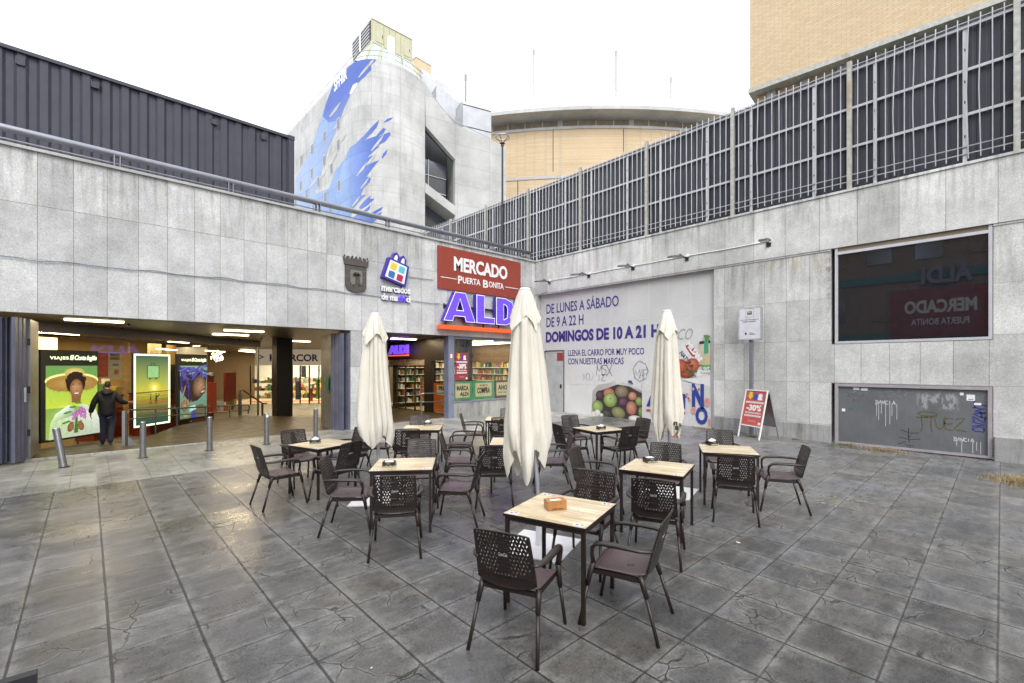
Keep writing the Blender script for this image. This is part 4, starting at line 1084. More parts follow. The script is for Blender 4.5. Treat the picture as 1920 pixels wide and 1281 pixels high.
def wing_mat():
    t = NT('wing panels'); p = t.pos(); x, y, z = t.sep(p); u = t.m('ADD', t.m('MULTIPLY', x, UW.x), t.m('MULTIPLY', y, UW.y))
    j, rn = t.cells(u, z, 3.4, 1.86, .3, .5, .05, .05)
    f = t.m('MULTIPLY', t.mr(t.noise(p, .45, 6, .68), .3, .72, .74, 1.12), t.mr(rn, 0, 1, .94, 1.05))
    t.col(t.mix(t.m('MULTIPLY', j, .5), t.mulc((.43,.43,.425), f), (.22,.22,.21))); t.rough(.75); return t.mat
MAT['wing'] = wing_mat()
wing('wing_parapet', [(760,395),(800,465),(850,540),(895,592),(905,600),(905,766),(764,606)], MAT['wing'])
wing('wing_wall', [(906,598),(1150,706),(1150,1180),(906,1180)], MAT['wing'])
wing('balcony_slab', [(762,878),(907,992),(905,1034),(762,925)], MAT['wing'], th=2.8)
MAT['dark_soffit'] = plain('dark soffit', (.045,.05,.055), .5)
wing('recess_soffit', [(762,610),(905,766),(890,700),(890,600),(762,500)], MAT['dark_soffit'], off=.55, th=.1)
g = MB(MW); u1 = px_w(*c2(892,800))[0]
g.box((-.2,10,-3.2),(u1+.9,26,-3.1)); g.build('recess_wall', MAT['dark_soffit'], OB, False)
g = MB(MW); g.box((-.4,6.2,-3.1),(-.0,27,-.0)); g.box((u1+.75,6.2,-9),(u1+1.2,24,-.51)); g.build('recess_return', MAT['wing'], OB, False)
za = px_w(*c2(800,730), 2.2)[1]
wing('glazing', [(762,722),(895,768),(890,975),(762,878)], MAT['glass_blue'], off=1.6, th=.1)
for P in ([(803,735),(806,735),(806,900),(803,898)],[(764,800),(890,835),(890,838),(764,803)],[(764,875),(890,912),(890,916),(764,879)]):
    wing('glazing_bar', P, MAT['white_metal'], off=1.5, th=.08)
wing('lower_glazing', [(762,925),(905,1034),(905,1100),(762,1100)], MAT['glass_blue'], off=2.0, th=.1)
# body behind (roof and hidden sides)
g = MB(MW); e = px_w(*c2(1150,700))[0]
g.box((u1+1.0,6.2,-14),(e-.01,23.0,-.52)); g.build('wing_body', MAT['wing'], OB, False)
g = MB(); g.box((XF+.3,YC+.2,6.2),(XF+18,YC+31,28.4)); g.build('rear_body', MAT['conc_w'], OB, False)
# roof handrail following the edge
g = MB(); pts = [on_skin(s_, 30.3 if s_ < 0 else topz(s_)+1.0, -.3) for s_ in [-32,-16,0]+[LARC*k/12 for k in range(1,13)]]
g.tube(pts, .04, 6); g.tube([p-Vector((0,0,.45)) for p in pts], .03, 6)
pp = [MW @ Vector((*px_w(*c2(x,y)), -.3)) for x, y in ((762,392),(850,515),(905,572),(1080,660))]
g.tube(pp, .04, 6); g.tube([p-Vector((0,0,.4)) for p in pp], .03, 6); g.build('roof_handrail', MAT['galv'], OB, False)
for s_ in (-28,-24,-20,-16,-12,-8,-4,0,LARC*.25,LARC*.5,LARC*.75):
    g = MB(); p = on_skin(s_, topz(s_), -.3); g.tube([p, p+Vector((0,0,1.0))], .03, 5); g.build('rail_post', MAT['galv'], OB, False)
# cream plant unit on the roof, tilted glazed lantern beneath
MAT['cream'] = plain('cream enamel', (.42,.41,.28), .5, var=.08, sc=1)
MAT['cream_line'] = plain('cream seam', (.36,.34,.2), .5)
def roof_pt(px, py, d): return at_d(px, py, d)
dn = 45.0
pA = roof_pt(697,100,dn)       # near vertical corner of the unit
uR = dirw(R(48))
PU = thing('rooftop_plant_unit', 'cream metal plant unit with louvres on top of the rounded office corner', 'plant unit', M=frame((pA.x,pA.y,0), uR))
zt_ = EYE+(HZ-35)*dn/FX; zb_ = EYE+(HZ-76)*dn/FX
Lr = 4.4; Dr = 4.6
g = MB(); g.box((0,zb_,-Dr),(Lr,zt_,0)); g.build('casing', MAT['cream'], PU)
for k in range(8):
    g = MB(); g.box((k*Lr/7-.025,zb_,.001),(k*Lr/7+.025,zt_,.03)); g.build('seam', MAT['cream_line'], PU)
for k, wv in ((.45,.75),(3.5,.7)):
    g = MB(); g.box((k,zb_+.15,.002),(k+wv,zt_-.25,.035)); d_ = g.build('door', MAT['cream'], PU)
    g = MB(); g.box((k+wv-.12,zb_+.7,.036),(k+wv-.06,zb_+1.0,.06)); g.build('handle', MAT['black'], d_)
g = MB(); g.box((-.02,zt_,-Dr-.05),(Lr+.03,zt_+.08,.06)); g.box((-.08,zb_-.14,-Dr),(Lr+.03,zb_,.05)); g.build('roof', MAT['cream'], PU)
g = MB()
for k in range(6): g.box((-.10,zb_+.12+k*.34,-Dr+.25),(-.01,zb_+.32+k*.34,-.35))
g.build('louvre', MAT['steel'], PU)
g = MB(); g.box((-.06,zb_+.05,-Dr+.1),(-.002,zt_-.1,-.2)); g.build('louvre_back', MAT['darkmetal'], PU)
g = MB(); g.box((-.16,zb_,-2.5),(-.11,zt_-.2,-2.25)); g.build('post', MAT['white'], PU)
lA = PU.matrix_basis.inverted() @ at_d(683,116,43.4); lB = PU.matrix_basis.inverted() @ at_d(786,150,45.2)
zl = zb_-.14
lC = PU.matrix_basis.inverted() @ at_d(664,113,47.4)
PG = plain('pale green glass', (.42,.50,.44), .25)
g = MB(); g.add([tuple(lA),tuple(lB),(Lr,zl,0),(0,zl,0),tuple(lC),(0,zl,-Dr),(lB.x,lB.y,lB.z-5.5),(Lr,zl,-Dr)],
      [(0,1,2,3),(4,0,3,5),(1,6,7,2),(6,4,5,7),(3,2,7,5)]); g.build('lantern', PG, PU)
for k in (0,.25,.5,.75,1):
    g = MB(); g.tube([lA.lerp(lB,k)+Vector((0,0,.03)),(Lr*k,zl,.03)], .10, 4); g.build('lantern_bar', MAT['cream'], PU)
g = MB(); q_ = PU.matrix_basis.inverted() @ at_d(733,95,43.6); g.box((q_.x-.28,q_.y-1.4,q_.z-.2),(q_.x+.28,q_.y+1.2,q_.z+.2)); g.build('flue', MAT['white'], PU)
# roof ducts
dd = 47.0
def duct(px0, px1, py0, py1, d0, dep, nm, mat):
    a_ = at_d(px0,HZ,d0); b_ = at_d(px1,HZ,d0*1.03)
    z0_ = EYE+(HZ-py1)*d0/FX; z1_ = EYE+(HZ-py0)*d0/FX
    M = frame((a_.x,a_.y,0),(b_.x-a_.x,b_.y-a_.y,0)); L = (b_-a_).length
    return M, L, z0_, z1_
MAT['duct'] = plain('ribbed duct cladding', (.42,.43,.45), .42, .35, var=.15, sc=.6)
M, L, z0_, z1_ = duct(868,921,185,275,47,3,'',0)
RD = thing('roof_duct', 'rounded silver roof duct on the office wing', 'duct', M=M)
g = MB(M=Matrix(((0,0,1,0),(0,1,0,0),(1,0,0,0),(0,0,0,1))))
g.prism([(-.0,z0_),(-.0,z1_-.55),(-.17,z1_-.17),(-.55,z1_),(-2.2,z1_),(-2.2,z0_)], 0, L); g.build('casing', MAT['duct'], RD)
for zz in (z0_+1.0,z0_+2.1,z1_-.6):
    g = MB(); g.box((.0,zz,.005),(L,zz+.07,.03)); g.build('seam', MAT['darkmetal'], RD)
for px0, px1, y0, y1, d_, lab in ((790,848,128,228,50,'tall silver clad plant housing on the office roof'),(818,872,160,232,49,'lower silver clad plant housing on the office roof')):
    M, L, z0_, z1_ = duct(px0,px1,y0,y1,d_,3,'',0)
    t = thing('plant_housing', lab, 'plant housing', M=M)
    g = MB(); g.add([(0,z0_-3,0),(L,z0_-3,0),(L,z1_-1.4,0),(0,z1_,0),(0,z0_-3,-4),(L,z0_-3,-4),(L,z1_-1.4,-4),(0,z1_,-4)], [(0,1,2,3),(5,4,7,6),(1,5,6,2),(4,0,3,7),(3,2,6,7)]); g.build('casing', MAT['duct'], t)
    for k in range(1,6):
        g = MB(); g.box((L*k/6,z0_-3,.002),(L*k/6+.05,z1_-1.4*k/6-.1,.02)); g.build('seam', MAT['galv'], t)
M, L, z0_, z1_ = duct(780,809,108,140,60,3,'',0)
t = thing('brick_stair_tower', 'small buff brick box peeping over the office roof', 'building', M=M)
g = MB(); g.box((0,6.2,-4),(L,z1_,0)); g.build('wall', MAT['brick'], t)
g = MB(); g.box((-.05,z1_,-4.05),(L+.05,z1_+.15,.05)); g.build('coping', MAT['wing'], t)
MAT['mastgrey'] = plain('mast grey', (.30,.30,.30), .6)
for lbl, px, yt, yb, d_, r_ in (('pale mast left of the others on the round building','1001','93','188',64,.11),('pale mast in the middle of the round roof','1155','95','183',64,.13),('short pale mast on the right of the round roof','1258','145','190',64,.12),('small white flue above the office ducts','873','140','185',50,.14)):
    p = at_d(float(px), float(yb), d_); zt2 = EYE+(HZ-float(yt))*d_/FX
    t = thing('mast', lbl, 'mast', (p.x,p.y,p.z-3)); hh = zt2-p.z+3
    g = MB(); g.tube([(0,0,0),(0,0,hh)], r_, 6); g.build('pole', MAT['mastgrey'], t)
    g = MB(); g.box((-.11,-.11,hh-.7),(.11,.11,hh)); g.build('head', MAT['mastgrey'], t)

# ---- round brick building ---------------------------------------------------
RBd, RBr = 60.0, 69.0
_l = (1142-960)/FX*RBd
cc = Vector((CA*(RBd+RBr)+SA*_l, SA*(RBd+RBr)-CA*_l, EYE))
RB = thing('round_brick_building', 'large round buff brick building with a white roof rim and ribbon windows', 'building', (cc.x,cc.y,6.2))
a0 = math.atan2(-SA, -CA)
def zr(py, d=RBd): return EYE+(HZ-py)*d/FX
def ring(name, r0, r1, z0, z1, mat, span=26, n=60, parent=None):
    g = MB(); vs = []
    for i in range(n+1):
        a = a0+R(-span+2*span*i/n); c, s_ = math.cos(a), math.sin(a)
        vs += [(r0*c,r0*s_,z0-6.2),(r1*c,r1*s_,z0-6.2),(r1*c,r1*s_,z1-6.2),(r0*c,r0*s_,z1-6.2)]
    fs = []
    for i in range(n):
        for k in range(4): fs.append((4*i+k,4*i+4+k,4*i+4+(k+1)%4,4*i+(k+1)%4))
    g.add(vs, fs); return g.build(name, mat, parent or RB)
ring('wall', RBr-1, RBr, 6.2, zr(241), MAT['brick_far'])
ring('sill_band', RBr-.6, RBr+.12, zr(241), zr(236), MAT['wing'])
ring('string_course', RBr-.2, RBr+.08, zr(333), zr(328), MAT['wing'])
ring('window_recess', RBr-1.2, RBr-.5, zr(236), zr(212), MAT['win_beige'])
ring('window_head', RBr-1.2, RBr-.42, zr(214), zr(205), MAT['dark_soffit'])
ring('roof_slab', RBr-6, RBr+2.1, zr(204,RBd-2.1), zr(198,RBd-2.1), MAT['wing'])
ring('roof_rim', RBr-6, RBr+1.9, zr(197.5,RBd-1.9), zr(182,RBd-1.9), MAT['white_conc'])
ring('roof_handrail', RBr+.2, RBr+.24, zr(175,RBd-.3), zr(174,RBd-.3), MAT['white_metal'])
ring('roof_cover', RBr-8, RBr-6, zr(197,RBd-1.9), zr(188,RBd-1.9), MAT['white_conc'])
for i in range(-11, 13):
    a = a0+R(i*1.95+.6); c, s_ = math.cos(a), math.sin(a)
    t_ = (-s_, c)
    wide = i % 4 == 1
    hw_ = .32 if wide else .05; rr = RBr-.42 if wide else RBr-.46
    g = MB(); z0_, z1_ = zr(236)-6.2, zr(213)-6.2
    q = [(rr*c+t_[0]*k, rr*s_+t_[1]*k) for k in (-hw_, hw_)] + [((rr-.5)*c+t_[0]*k, (rr-.5)*s_+t_[1]*k) for k in (hw_, -hw_)]
    g.prism(q, z0_, z1_); g.build('pier' if wide else 'mullion', MAT['wing' if wide else 'white_metal'], RB)
for px, y0, y1 in ((1037,243,322),(1169,240,300),(971,334,400)):
    a, b = facs(px); A = a*a+b*b; B = -2*(a*cc.x+b*cc.y); C_ = cc.x**2+cc.y**2-(RBr)**2
    d_ = (-B-math.sqrt(B*B-4*A*C_))/(2*A); x, y = a*d_-cc.x, b*d_-cc.y; l = math.hypot(x,y); nx_, ny_ = x/l, y/l
    g = MB(); q = [(x+nx_*.01-ny_*k, y+ny_*.01+nx_*k) for k in (-.05,.05)]+[(x-nx_*.1-ny_*k, y-ny_*.1+nx_*k) for k in (.05,-.05)]
    g.prism(q, zr(y1,d_)-6.2, zr(y0,d_)-6.2); g.build('movement_joint', MAT['darkmetal'], RB)

# ---- brick tower at the right -----------------------------------------------
bA = at_d(1406,HZ,18.58); bB = at_d(1887,HZ,13.87)
BT = thing('brick_tower', 'windowless buff brick tower rising behind the fence at the right', 'building', M=frame((bA.x,bA.y,0),(bB.x-bA.x,bB.y-bA.y,0)))
g = MB(); g.box((0,13.12,-12),(26,34,0)); g.build('wall', MAT['brick'], BT)
g = MB(); g.box((-.04,12.94,-12),(26,13.119,.10)); g.build('cornice', MAT['post'], BT)
g = MB(); g.box((.25,6.2,-12),(26,12.939,-.75)); g.build('lower_wall', MAT['glass_blue'], BT)
g = MB(); g.box((.2,6.2,-.9),(.8,12.3,-.35)) ; g.box((.2,12.0,-.9),(3.2,12.938,-.4)); g.build('lower_brick', MAT['brick'], BT)
for k in range(9):
    g = MB(); g.box((.55+k*1.15,6.2,-.7),(.85+k*1.15,12.937,-.28)); g.build('pier', MAT['post'], BT)

# ---- housing across the street (seen only in reflections) --------------------
HB = thing('apartment_block', 'brown apartment block across the street with a red market sign', 'building', M=frame((-19,-16,0),(0,1,0)))
MAT['brown_render'] = plain('brown render', (.16,.11,.08), .7, var=.2); MAT['teal'] = plain('teal band', (.03,.12,.13), .5)
g = MB(); g.box((0,0,-8),(34,22,0)); g.build('wall', MAT['brown_render'], HB)
for z in (4,8.6,13.2):
    g = MB(); g.box((0,z,.0),(34,z+.6,.1)); g.build('band', MAT['teal'], HB)
for i in range(11):
    for z in (1.2,5.6,10.2,14.8):
        g = MB(); g.box((1+i*3,z,.0),(2.6+i*3,z+1.8,.06)); g.build('window', MAT['glass_blue' if (i+int(z))%3 else 'brown_render'], HB)
g = MB(); g.box((16.4,4.2,.1),(22.0,7.9,.25)); so_ = g.build('sign', plain('street sign red', (.13,.02,.02), .4, emit=(.25,.03,.03), es=.05), HB)
g = MB(); g.text('MERCADO', 17.2,6.0,21.2,7.0,.26,.04,.03); g.text('PUERTA BONITA', 17.6,5.1,20.8,5.6,.26,.02,.03); g.build('lettering', plain('street sign letters', (.40,.40,.40), .5, emit=(.8,.8,.8), es=.05), so_)
g = MB(); g.text('ALDI', 17.4,8.2,20.2,9.5,.12,.04,.2); g.build('letters', plain('street letters', (.14,.14,.2), .5), HB)
# ================================================================ SIGNS AND PRINTS
MAT['signred'] = plain('brick red sign', (.27,.045,.028), .45, var=.06)
t = thing('market_sign', 'brick red sign panel with white market lettering on the granite fascia', 'sign', M=frame((9.12,13.47,4.70),(1,0,0)))
g = MB(); g.box((0,0,0),(4.03,1.50,.03)); g.build('panel', MAT['signred'], t)
g = MB()
def su(px): return on_y(px, 500, 13.44).x-9.12
g.text('MERCADO', su(851), .70, su(951), 1.22, .032, .035, .012)
g.text('P', su(858.6),.26,su(866.5),.55,.032,.02,.012); g.text('UERTA', su(867.5),.30,su(900.5),.53,.032,.015,.012)
g.text('B', su(905.5),.26,su(915),.55,.032,.02,.012); g.text('ONITA', su(916.5),.30,su(944),.53,.032,.015,.012)
g.box((su(826),.40,.032),(su(856),.425,.04)); g.box((su(947),.40,.032),(su(971),.425,.04)); g.build('lettering', MAT['white'], t)
MAT['screw'] = MAT['steel']
for k in range(6):
    for v in (.06,1.44):
        g = MB(); g.lathe([(.018,.0),(.012,.008)], 8); g.M = Matrix.Translation((.1+k*.766,v,.031)); g.v = []; g.f = []; g.m = []; g.sm = []
        g.lathe([(.018,.0),(.012,.008)], 8); g.build('screw', MAT['steel'], t)
# big violet letters
MAT['violet'] = plain('lit violet acrylic', (.085,.045,.72), .3, emit=(.10,.045,.78), es=.55, var=.03)
MAT['violet_side'] = plain('violet letter side', (.055,.03,.42), .35)
MAT['letter_white'] = plain('white letter rim', (.85,.85,.9), .4, emit=(.9,.9,1), es=.25)
MAT['orange'] = plain('orange bar', (.75,.10,.02), .4, emit=(.8,.1,.02), es=.18)
t = thing('supermarket_letters', 'large violet channel letters with white outline over an orange bar', 'sign', M=frame((0,13.5,0),(1,0,0)))
def L3(poly, z0=.14, z1=.32, grow=.0, holes=()):
    return poly
def ux(px): return on_y(px, 600, 13.2).x
LET = {
 'A': ([(831,3.56),(853,4.62),(873,4.62),(892,3.56),(873.5,3.56),(871,3.74),(852,3.74),(849,3.56)], [(857,3.98),(868,3.98),(862.5,4.36)]),
 'L': ([(893,3.56),(893,4.62),(909,4.62),(909,3.82),(928,3.82),(928,3.56)], None),
 'D': ([(930,3.56),(930,4.62),(948,4.62),(960,4.50),(966,4.2),(966,3.95),(961,3.70),(949,3.56)], [(945,3.80),(950,3.86),(951,4.05),(951,4.2),(949,4.32),(945,4.36)]),
 'I': ([(969,3.56),(969,4.62),(984,4.62),(984,3.56)], None)}
def inset(poly, k):
    n = len(poly); cx = sum((poly[i][0]*poly[(i+1)%n][1]-poly[(i+1)%n][0]*poly[i][1]) for i in range(n))/2
    sgn = 1 if cx > 0 else -1; out = []
    for i in range(n):
        p0 = Vector(poly[i-1]); p1 = Vector(poly[i]); p2 = Vector(poly[(i+1)%n])
        e1 = (p1-p0).normalized(); e2 = (p2-p1).normalized()
        n1 = Vector((-e1.y,e1.x))*sgn; n2 = Vector((-e2.y,e2.x))*sgn
        m_ = (n1+n2); m_ = m_/max(.35, m_.dot(n1)) ; out.append(tuple(p1+m_*k))
    return out
def plate(mb, outer, hole, z0, z1):
    """flat letter with one hole, through a filled 2D curve"""
    cu = bpy.data.curves.new('c', 'CURVE'); cu.dimensions = '2D'; cu.fill_mode = 'BOTH'; cu.extrude = (z1-z0)/2
    for pl in [outer]+([hole] if hole else []):
        sp = cu.splines.new('POLY'); sp.points.add(len(pl)-1); sp.use_cyclic_u = True
        for q, p_ in zip(sp.points, pl): q.co = (p_[0], p_[1], 0, 1)
    o = bpy.data.objects.new('c', cu); COL.objects.link(o); bpy.context.view_layer.update()
    me = bpy.data.meshes.new_from_object(o.evaluated_get(bpy.context.evaluated_depsgraph_get()))
    mb.add([(v.co.x, v.co.y, v.co.z+(z0+z1)/2) for v in me.vertices], [tuple(p_.vertices) for p_ in me.polygons])
    bpy.data.objects.remove(o); bpy.data.curves.remove(cu); bpy.data.meshes.remove(me)
for ch_, (pl, hole) in LET.items():
    P = [(ux(a), b) for a, b in pl]; Hh = [(ux(a), b) for a, b in hole] if hole else None
    if ch_ == 'D': pass
    g = MB(); plate(g, P, Hh, .12, .30); lo = g.build('letter', MAT['violet_side'], t)
    g = MB(); plate(g, inset(P,.012), inset(Hh,-.012) if Hh else None, .301, .306); g.build('rim', MAT['letter_white'], lo)
    g = MB(); plate(g, inset(P,.032), inset(Hh,-.032) if Hh else None, .307, .312); g.build('face', MAT['violet'], lo)
    g = MB(); g.box(((P[0][0]+P[-1][0])/2-.02,3.42,.14),((P[0][0]+P[-1][0])/2+.02,3.56,.18)); g.build('bracket', MAT['darkmetal'], lo)
g = MB(); g.box((ux(827),3.28,.06),(ux(986),3.42,.30)); g.build('bar', MAT['orange'], t)
g = MB(); g.box((ux(840),4.10,.03),(ux(980),4.16,.10)); g.build('rail', MAT['darkmetal'], t)
for k in range(5):
    g = MB(); g.box((ux(840)+k*.9,4.05,0),(ux(840)+k*.9+.05,4.2,.03)); g.build('fixing', MAT['darkmetal'], t)
# small hanging letters in the lobby
t = thing('small_lobby_letters', 'small glowing violet shop letters with an orange bar inside the lobby', 'sign', M=frame((10.70,19.75,2.42),(0,-1,0)))
VE = plain('glowing violet', (.1,.03,.6), .4, emit=(.12,.05,.75), es=.8); OE = plain('glowing orange', (.6,.1,.02), .4, emit=(.9,.12,.02), es=.5)
g = MB(); g.text('ALDI', 0, .12, 1.75, .52, .0, .06, .08); g.build('lettering', VE, t)
g = MB(); g.box((0,.02,0),(1.75,.08,.08)); g.build('bar', OE, t)
g = MB(); g.box((.0,.5,-.02),(1.75,.6,-.01)); g.build('back_rail', MAT['darkmetal'], t)
# shopping bag emblem with lettering
t = thing('shopping_bag_emblem', 'tilted white shopping bag emblem with four coloured squares and violet outline', 'sign', M=frame((7.48,13.5,5.03),(1,0,0)) @ Matrix.Rotation(R(-15),4,'Z'))
MAT['violet_em'] = plain('violet emblem edge', (.045,.03,.30), .4)
g = MB(); g.prism([(-.43,-.36),(-.38,.34),(.38,.34),(.43,-.36)], .0, .16); 
for cx_ in (-.13,.13):
    pts = [(cx_-.10,.30,.08),(cx_-.09,.50,.08),(cx_,.58,.08),(cx_+.09,.50,.08),(cx_+.10,.30,.08)]; g.tube(pts, .055, 8)
g.build('body', MAT['violet_em'], t)
g = MB(); g.prism([(-.35,-.30),(-.31,.28),(.31,.28),(.35,-.30)], .161, .168)
for cx_ in (-.13,.13): g.prism([(cx_-.07,.31),(cx_-.05,.48),(cx_,.53),(cx_+.05,.48),(cx_+.07,.31)], .137, .143)
g.build('face', MAT['white'], t)
for (x, y, c) in ((-.15,.12,'yellow'),(.15,.12,'cyan'),(-.15,-.16,'blue2'),(.15,-.16,'crimson')):
    if c not in MAT: MAT[c] = plain(c+' square', {'cyan':(.12,.48,.62),'blue2':(.04,.16,.42),'crimson':(.42,.02,.08)}[c], .45)
    g = MB(); e = .11; g.prism([(x-e,y-e*.8),(x-e*.5,y-e),(x+e*.9,y-e),(x+e,y+e*.8),(x+e*.4,y+e),(x-e,y+e*.9)], .169, .175); g.build('square', MAT[c], t)
t = thing('market_name_letters', 'white three dimensional lettering in two lines below the bag emblem', 'sign', M=frame((0,13.5,0),(1,0,0)))
x0 = on_y(713,545,13.5).x; x1 = on_y(767,545,13.5).x
g = MB(); g.text('mercados', x0, 4.36, x1, 4.60, .06, .03, .03); g.text('de ma', x0, 4.09, x0+.56*(x1-x0), 4.30, .06, .03, .03); g.build('lettering', MAT['white'], t)
g = MB(); g.text('dri', x0+.58*(x1-x0), 4.09, x0+.83*(x1-x0), 4.30, .06, .03, .03); g.build('lettering', MAT['violet'], t)
g = MB(); g.text('d', x0+.85*(x1-x0), 4.09, x1, 4.30, .06, .03, .03); g.build('lettering', MAT['white'], t)
g = MB(); g.text('mercados', x0+.01, 4.35, x1+.01, 4.59, .0, .04, .058); g.text('de madrid', x0+.01, 4.08, x1+.01, 4.29, .0, .04, .058); g.build('letter_sides', MAT['violet_em'], t)
# bronze city crest
MAT['bronze'] = plain('weathered bronze', (.105,.095,.085), .45, .6, var=.2, sc=8)
MAT['bronze2'] = plain('bronze field', (.20,.19,.175), .5, .4, var=.2, sc=8)
t = thing('bronze_crest', 'weathered bronze shield with crown, tree and bear on the granite', 'crest', M=frame((6.17,13.5,4.70),(1,0,0)))
def shield(w_, top, bot):
    return [(-w_,top),(-w_,bot+.18),(-w_*.8,bot+.07),(-w_*.3,bot+.02),(0,bot),(w_*.3,bot+.02),(w_*.8,bot+.07),(w_,bot+.18),(w_,top)]
g = MB(); g.prism(shield(.33,.32,-.48), 0, .05); g.build('shield', MAT['bronze'], t)
g = MB(); g.prism(shield(.19,.20,-.30), .051, .06); g.build('field', MAT['bronze2'], t)
g = MB()
g.prism([(-.36,.34),(-.40,.56),(-.33,.47),(-.28,.60),(-.2,.48),(-.13,.61),(-.07,.49),(0,.63),(.07,.49),(.13,.61),(.2,.48),(.28,.60),(.33,.47),(.40,.56),(.36,.34)], 0, .07)
for k in range(7): g.lathe([(.022,.03),(.03,.05),(.022,.07)], 8, (-.36+k*.12,.60-.02*(k%2),0))
g.build('crown', MAT['bronze'], t)
g = MB()
for cx_, cy_, r_ in ((0,.08,.09),(-.06,.05,.06),(.07,.06,.06)): g.prism([(cx_+r_*math.cos(k*pi/6), cy_+r_*.8*math.sin(k*pi/6)) for k in range(12)], .06, .085)
g.prism([(-.02,.0),(.02,.0),(.03,-.24),(-.03,-.24)], .06, .08)
g.prism([(.03,-.24),(.05,-.12),(.03,-.03),(.05,.01),(.09,.0),(.11,-.08),(.13,-.24),(.09,-.24),(.08,-.17),(.06,-.24)], .06, .085)
g.prism([(-.1,-.26),(.15,-.26),(.15,-.235),(-.1,-.235)], .06, .075)
g.build('relief', MAT['bronze'], t)
for k in range(3):
    for s_ in (-1,1):
        g = MB(); g.lathe([(.02,.05),(.012,.062)], 6, (s_*.26,.20-k*.2,0)); g.build('star', MAT['bronze2'], t)

# ---- coloured prints: flat picture made of small shaded patches ------------
class Pic:
    def __init__(s): s.v=[]; s.f=[]; s.c=[]; s.z=0
    def poly(s, pts, col):
        n = len(s.v); s.z += .0006
        cols = col if isinstance(col, list) else [col]*len(pts)
        for p, c in zip(pts, cols): s.v.append((p[0],p[1],s.z)); s.c.append((*c[:3],1))
        s.f.append(tuple(range(n, n+len(pts))))
    def ell(s, cx, cy, rx, ry, c_in, c_out=None, rot=0, n=20, hx=0, hy=0, edge=None):
        """ellipse with inner and outer tone, highlight offset hx,hy"""
        c_out = c_out or c_in; s.z += .0006
        b = len(s.v); ca, sa = math.cos(rot), math.sin(rot)
        s.v.append((cx+hx, cy+hy, s.z)); s.c.append((*c_in,1))
        mid = [(a+b_)/2 for a, b_ in zip(c_in, c_out)]
        for fr, cc_ in ((.55, mid), (1, c_out)):
            for k in range(n):
                a = 2*pi*k/n; x = rx*fr*math.cos(a)+hx*(1-fr); y = ry*fr*math.sin(a)+hy*(1-fr)
                s.v.append((cx+x*ca-y*sa, cy+x*sa+y*ca, s.z)); s.c.append((*cc_,1))
        for k in range(n):
            s.f.append((b, b+1+k, b+1+(k+1)%n)); s.f.append((b+1+k, b+1+n+k, b+1+n+(k+1)%n, b+1+(k+1)%n))
    def rect(s, x0, y0, x1, y1, c0, c1=None):
        """vertical gradient c0 bottom to c1 top"""
        c1 = c1 or c0; s.poly([(x0,y0),(x1,y0),(x1,y1),(x0,y1)], [c0,c0,c1,c1])
    def build(s, name, mat, parent, off=0.0):
        me = bpy.data.meshes.new(name); me.from_pydata([(x,y,z+off) for x,y,z in s.v], [], s.f)
        at = me.color_attributes.new('Col', 'FLOAT_COLOR', 'POINT'); at.data.foreach_set('color', [q for c in s.c for q in c])
        me.materials.append(mat); me.update(); o = bpy.data.objects.new(name, me); COL.objects.link(o); o.parent = parent; return o
def pic_mat(name, es, rough=.35):
    t = NT(name); at = t.n.new('ShaderNodeAttribute'); at.attribute_name = 'Col'
    p = t.pos(True); f = t.mr(t.noise(p, 14, 4, .7), .3, .7, .9, 1.1)
    c = t.mulc(at.outputs['Color'], f); t.col(c if not es else t.mulc(at.outputs['Color'], t.m('MULTIPLY', f, .25))); t.rough(rough)
    if es: t.L(c, t.b.inputs['Emission Color']); t.b.inputs['Emission Strength'].default_value = es
    return t.mat
MAT['pic_lit'] = pic_mat('backlit print', .50); MAT['pic'] = pic_mat('wall print', 0, .45)
prng = random.Random(21)
def sfp(X, y=0, out=-.10): return SF.matrix_basis @ Matrix.Translation((sx(X), y, out))
# light box with the woman in the straw hat
t = thing('travel_poster', 'backlit poster of a smiling woman in a wide straw hat holding flowers', 'poster', M=sfp(-.72,.02,.06))
W, H = sx(1.12), 2.40
g = MB(); g.box((0,0,-.06),(W,H,0)); g.build('light_box', MAT['black2'], t)
P = Pic(); x0, x1, y0, y1 = .12, W-.03, .06, H-.42
def q(fx, fy): return (x0+(x1-x0)*fx, y0+(y1-y0)*fy)
P.rect(x0,y0,x1,y1,(.30,.42,.06),(.12,.30,.08))
P.rect(x0,y0+.8,x1,y1-.35,(.50,.62,.05),(.30,.50,.10))
W_ = x1-x0
P.ell(*q(.5,.79), W_*.52, .215, (.85,.90,.40),(.80,.85,.30)); P.ell(*q(.5,.765), W_*.50, .205, (.60,.42,.14),(.34,.2,.04)); P.ell(*q(.5,.74), W_*.50, .20, (.50,.33,.10),(.30,.16,.03), hy=.1)
for k in range(90):
    fx = prng.uniform(.03,.97); fy = prng.uniform(.64,.86)
    if abs(fx-.5)/.5 < math.sqrt(max(0,1-((fy-.74)/.13)**2)): P.ell(*q(fx,fy), .035,.018,(.62,.42,.12),(.22,.11,.02), n=6)
P.ell(*q(.5,.905), W_*.20, .13, (.70,.62,.22),(.45,.35,.10)) ; None if True else P.poly([q(.0,.80),q(.12,.87),q(.35,.92),q(.42,.97),(q(.58,.97)),q(.65,.92),q(.88,.87),q(1,.80),q(1,.835),q(.88,.90),q(.66,.955),q(.58,.995),q(.42,.995),q(.34,.955),q(.12,.90),q(0,.835)], (.85,.90,.35))
P.ell(*q(.52,.75), .27,.30,(.03,.015,.008),(.02,.01,.005))              # hair
for k in range(24):
    a = prng.uniform(0,pi); P.ell(q(.52,.75)[0]+.25*math.cos(a), q(.52,.78)[1]+.22*math.sin(a), .05,.05,(.035,.018,.01),(.02,.01,.006), n=8)
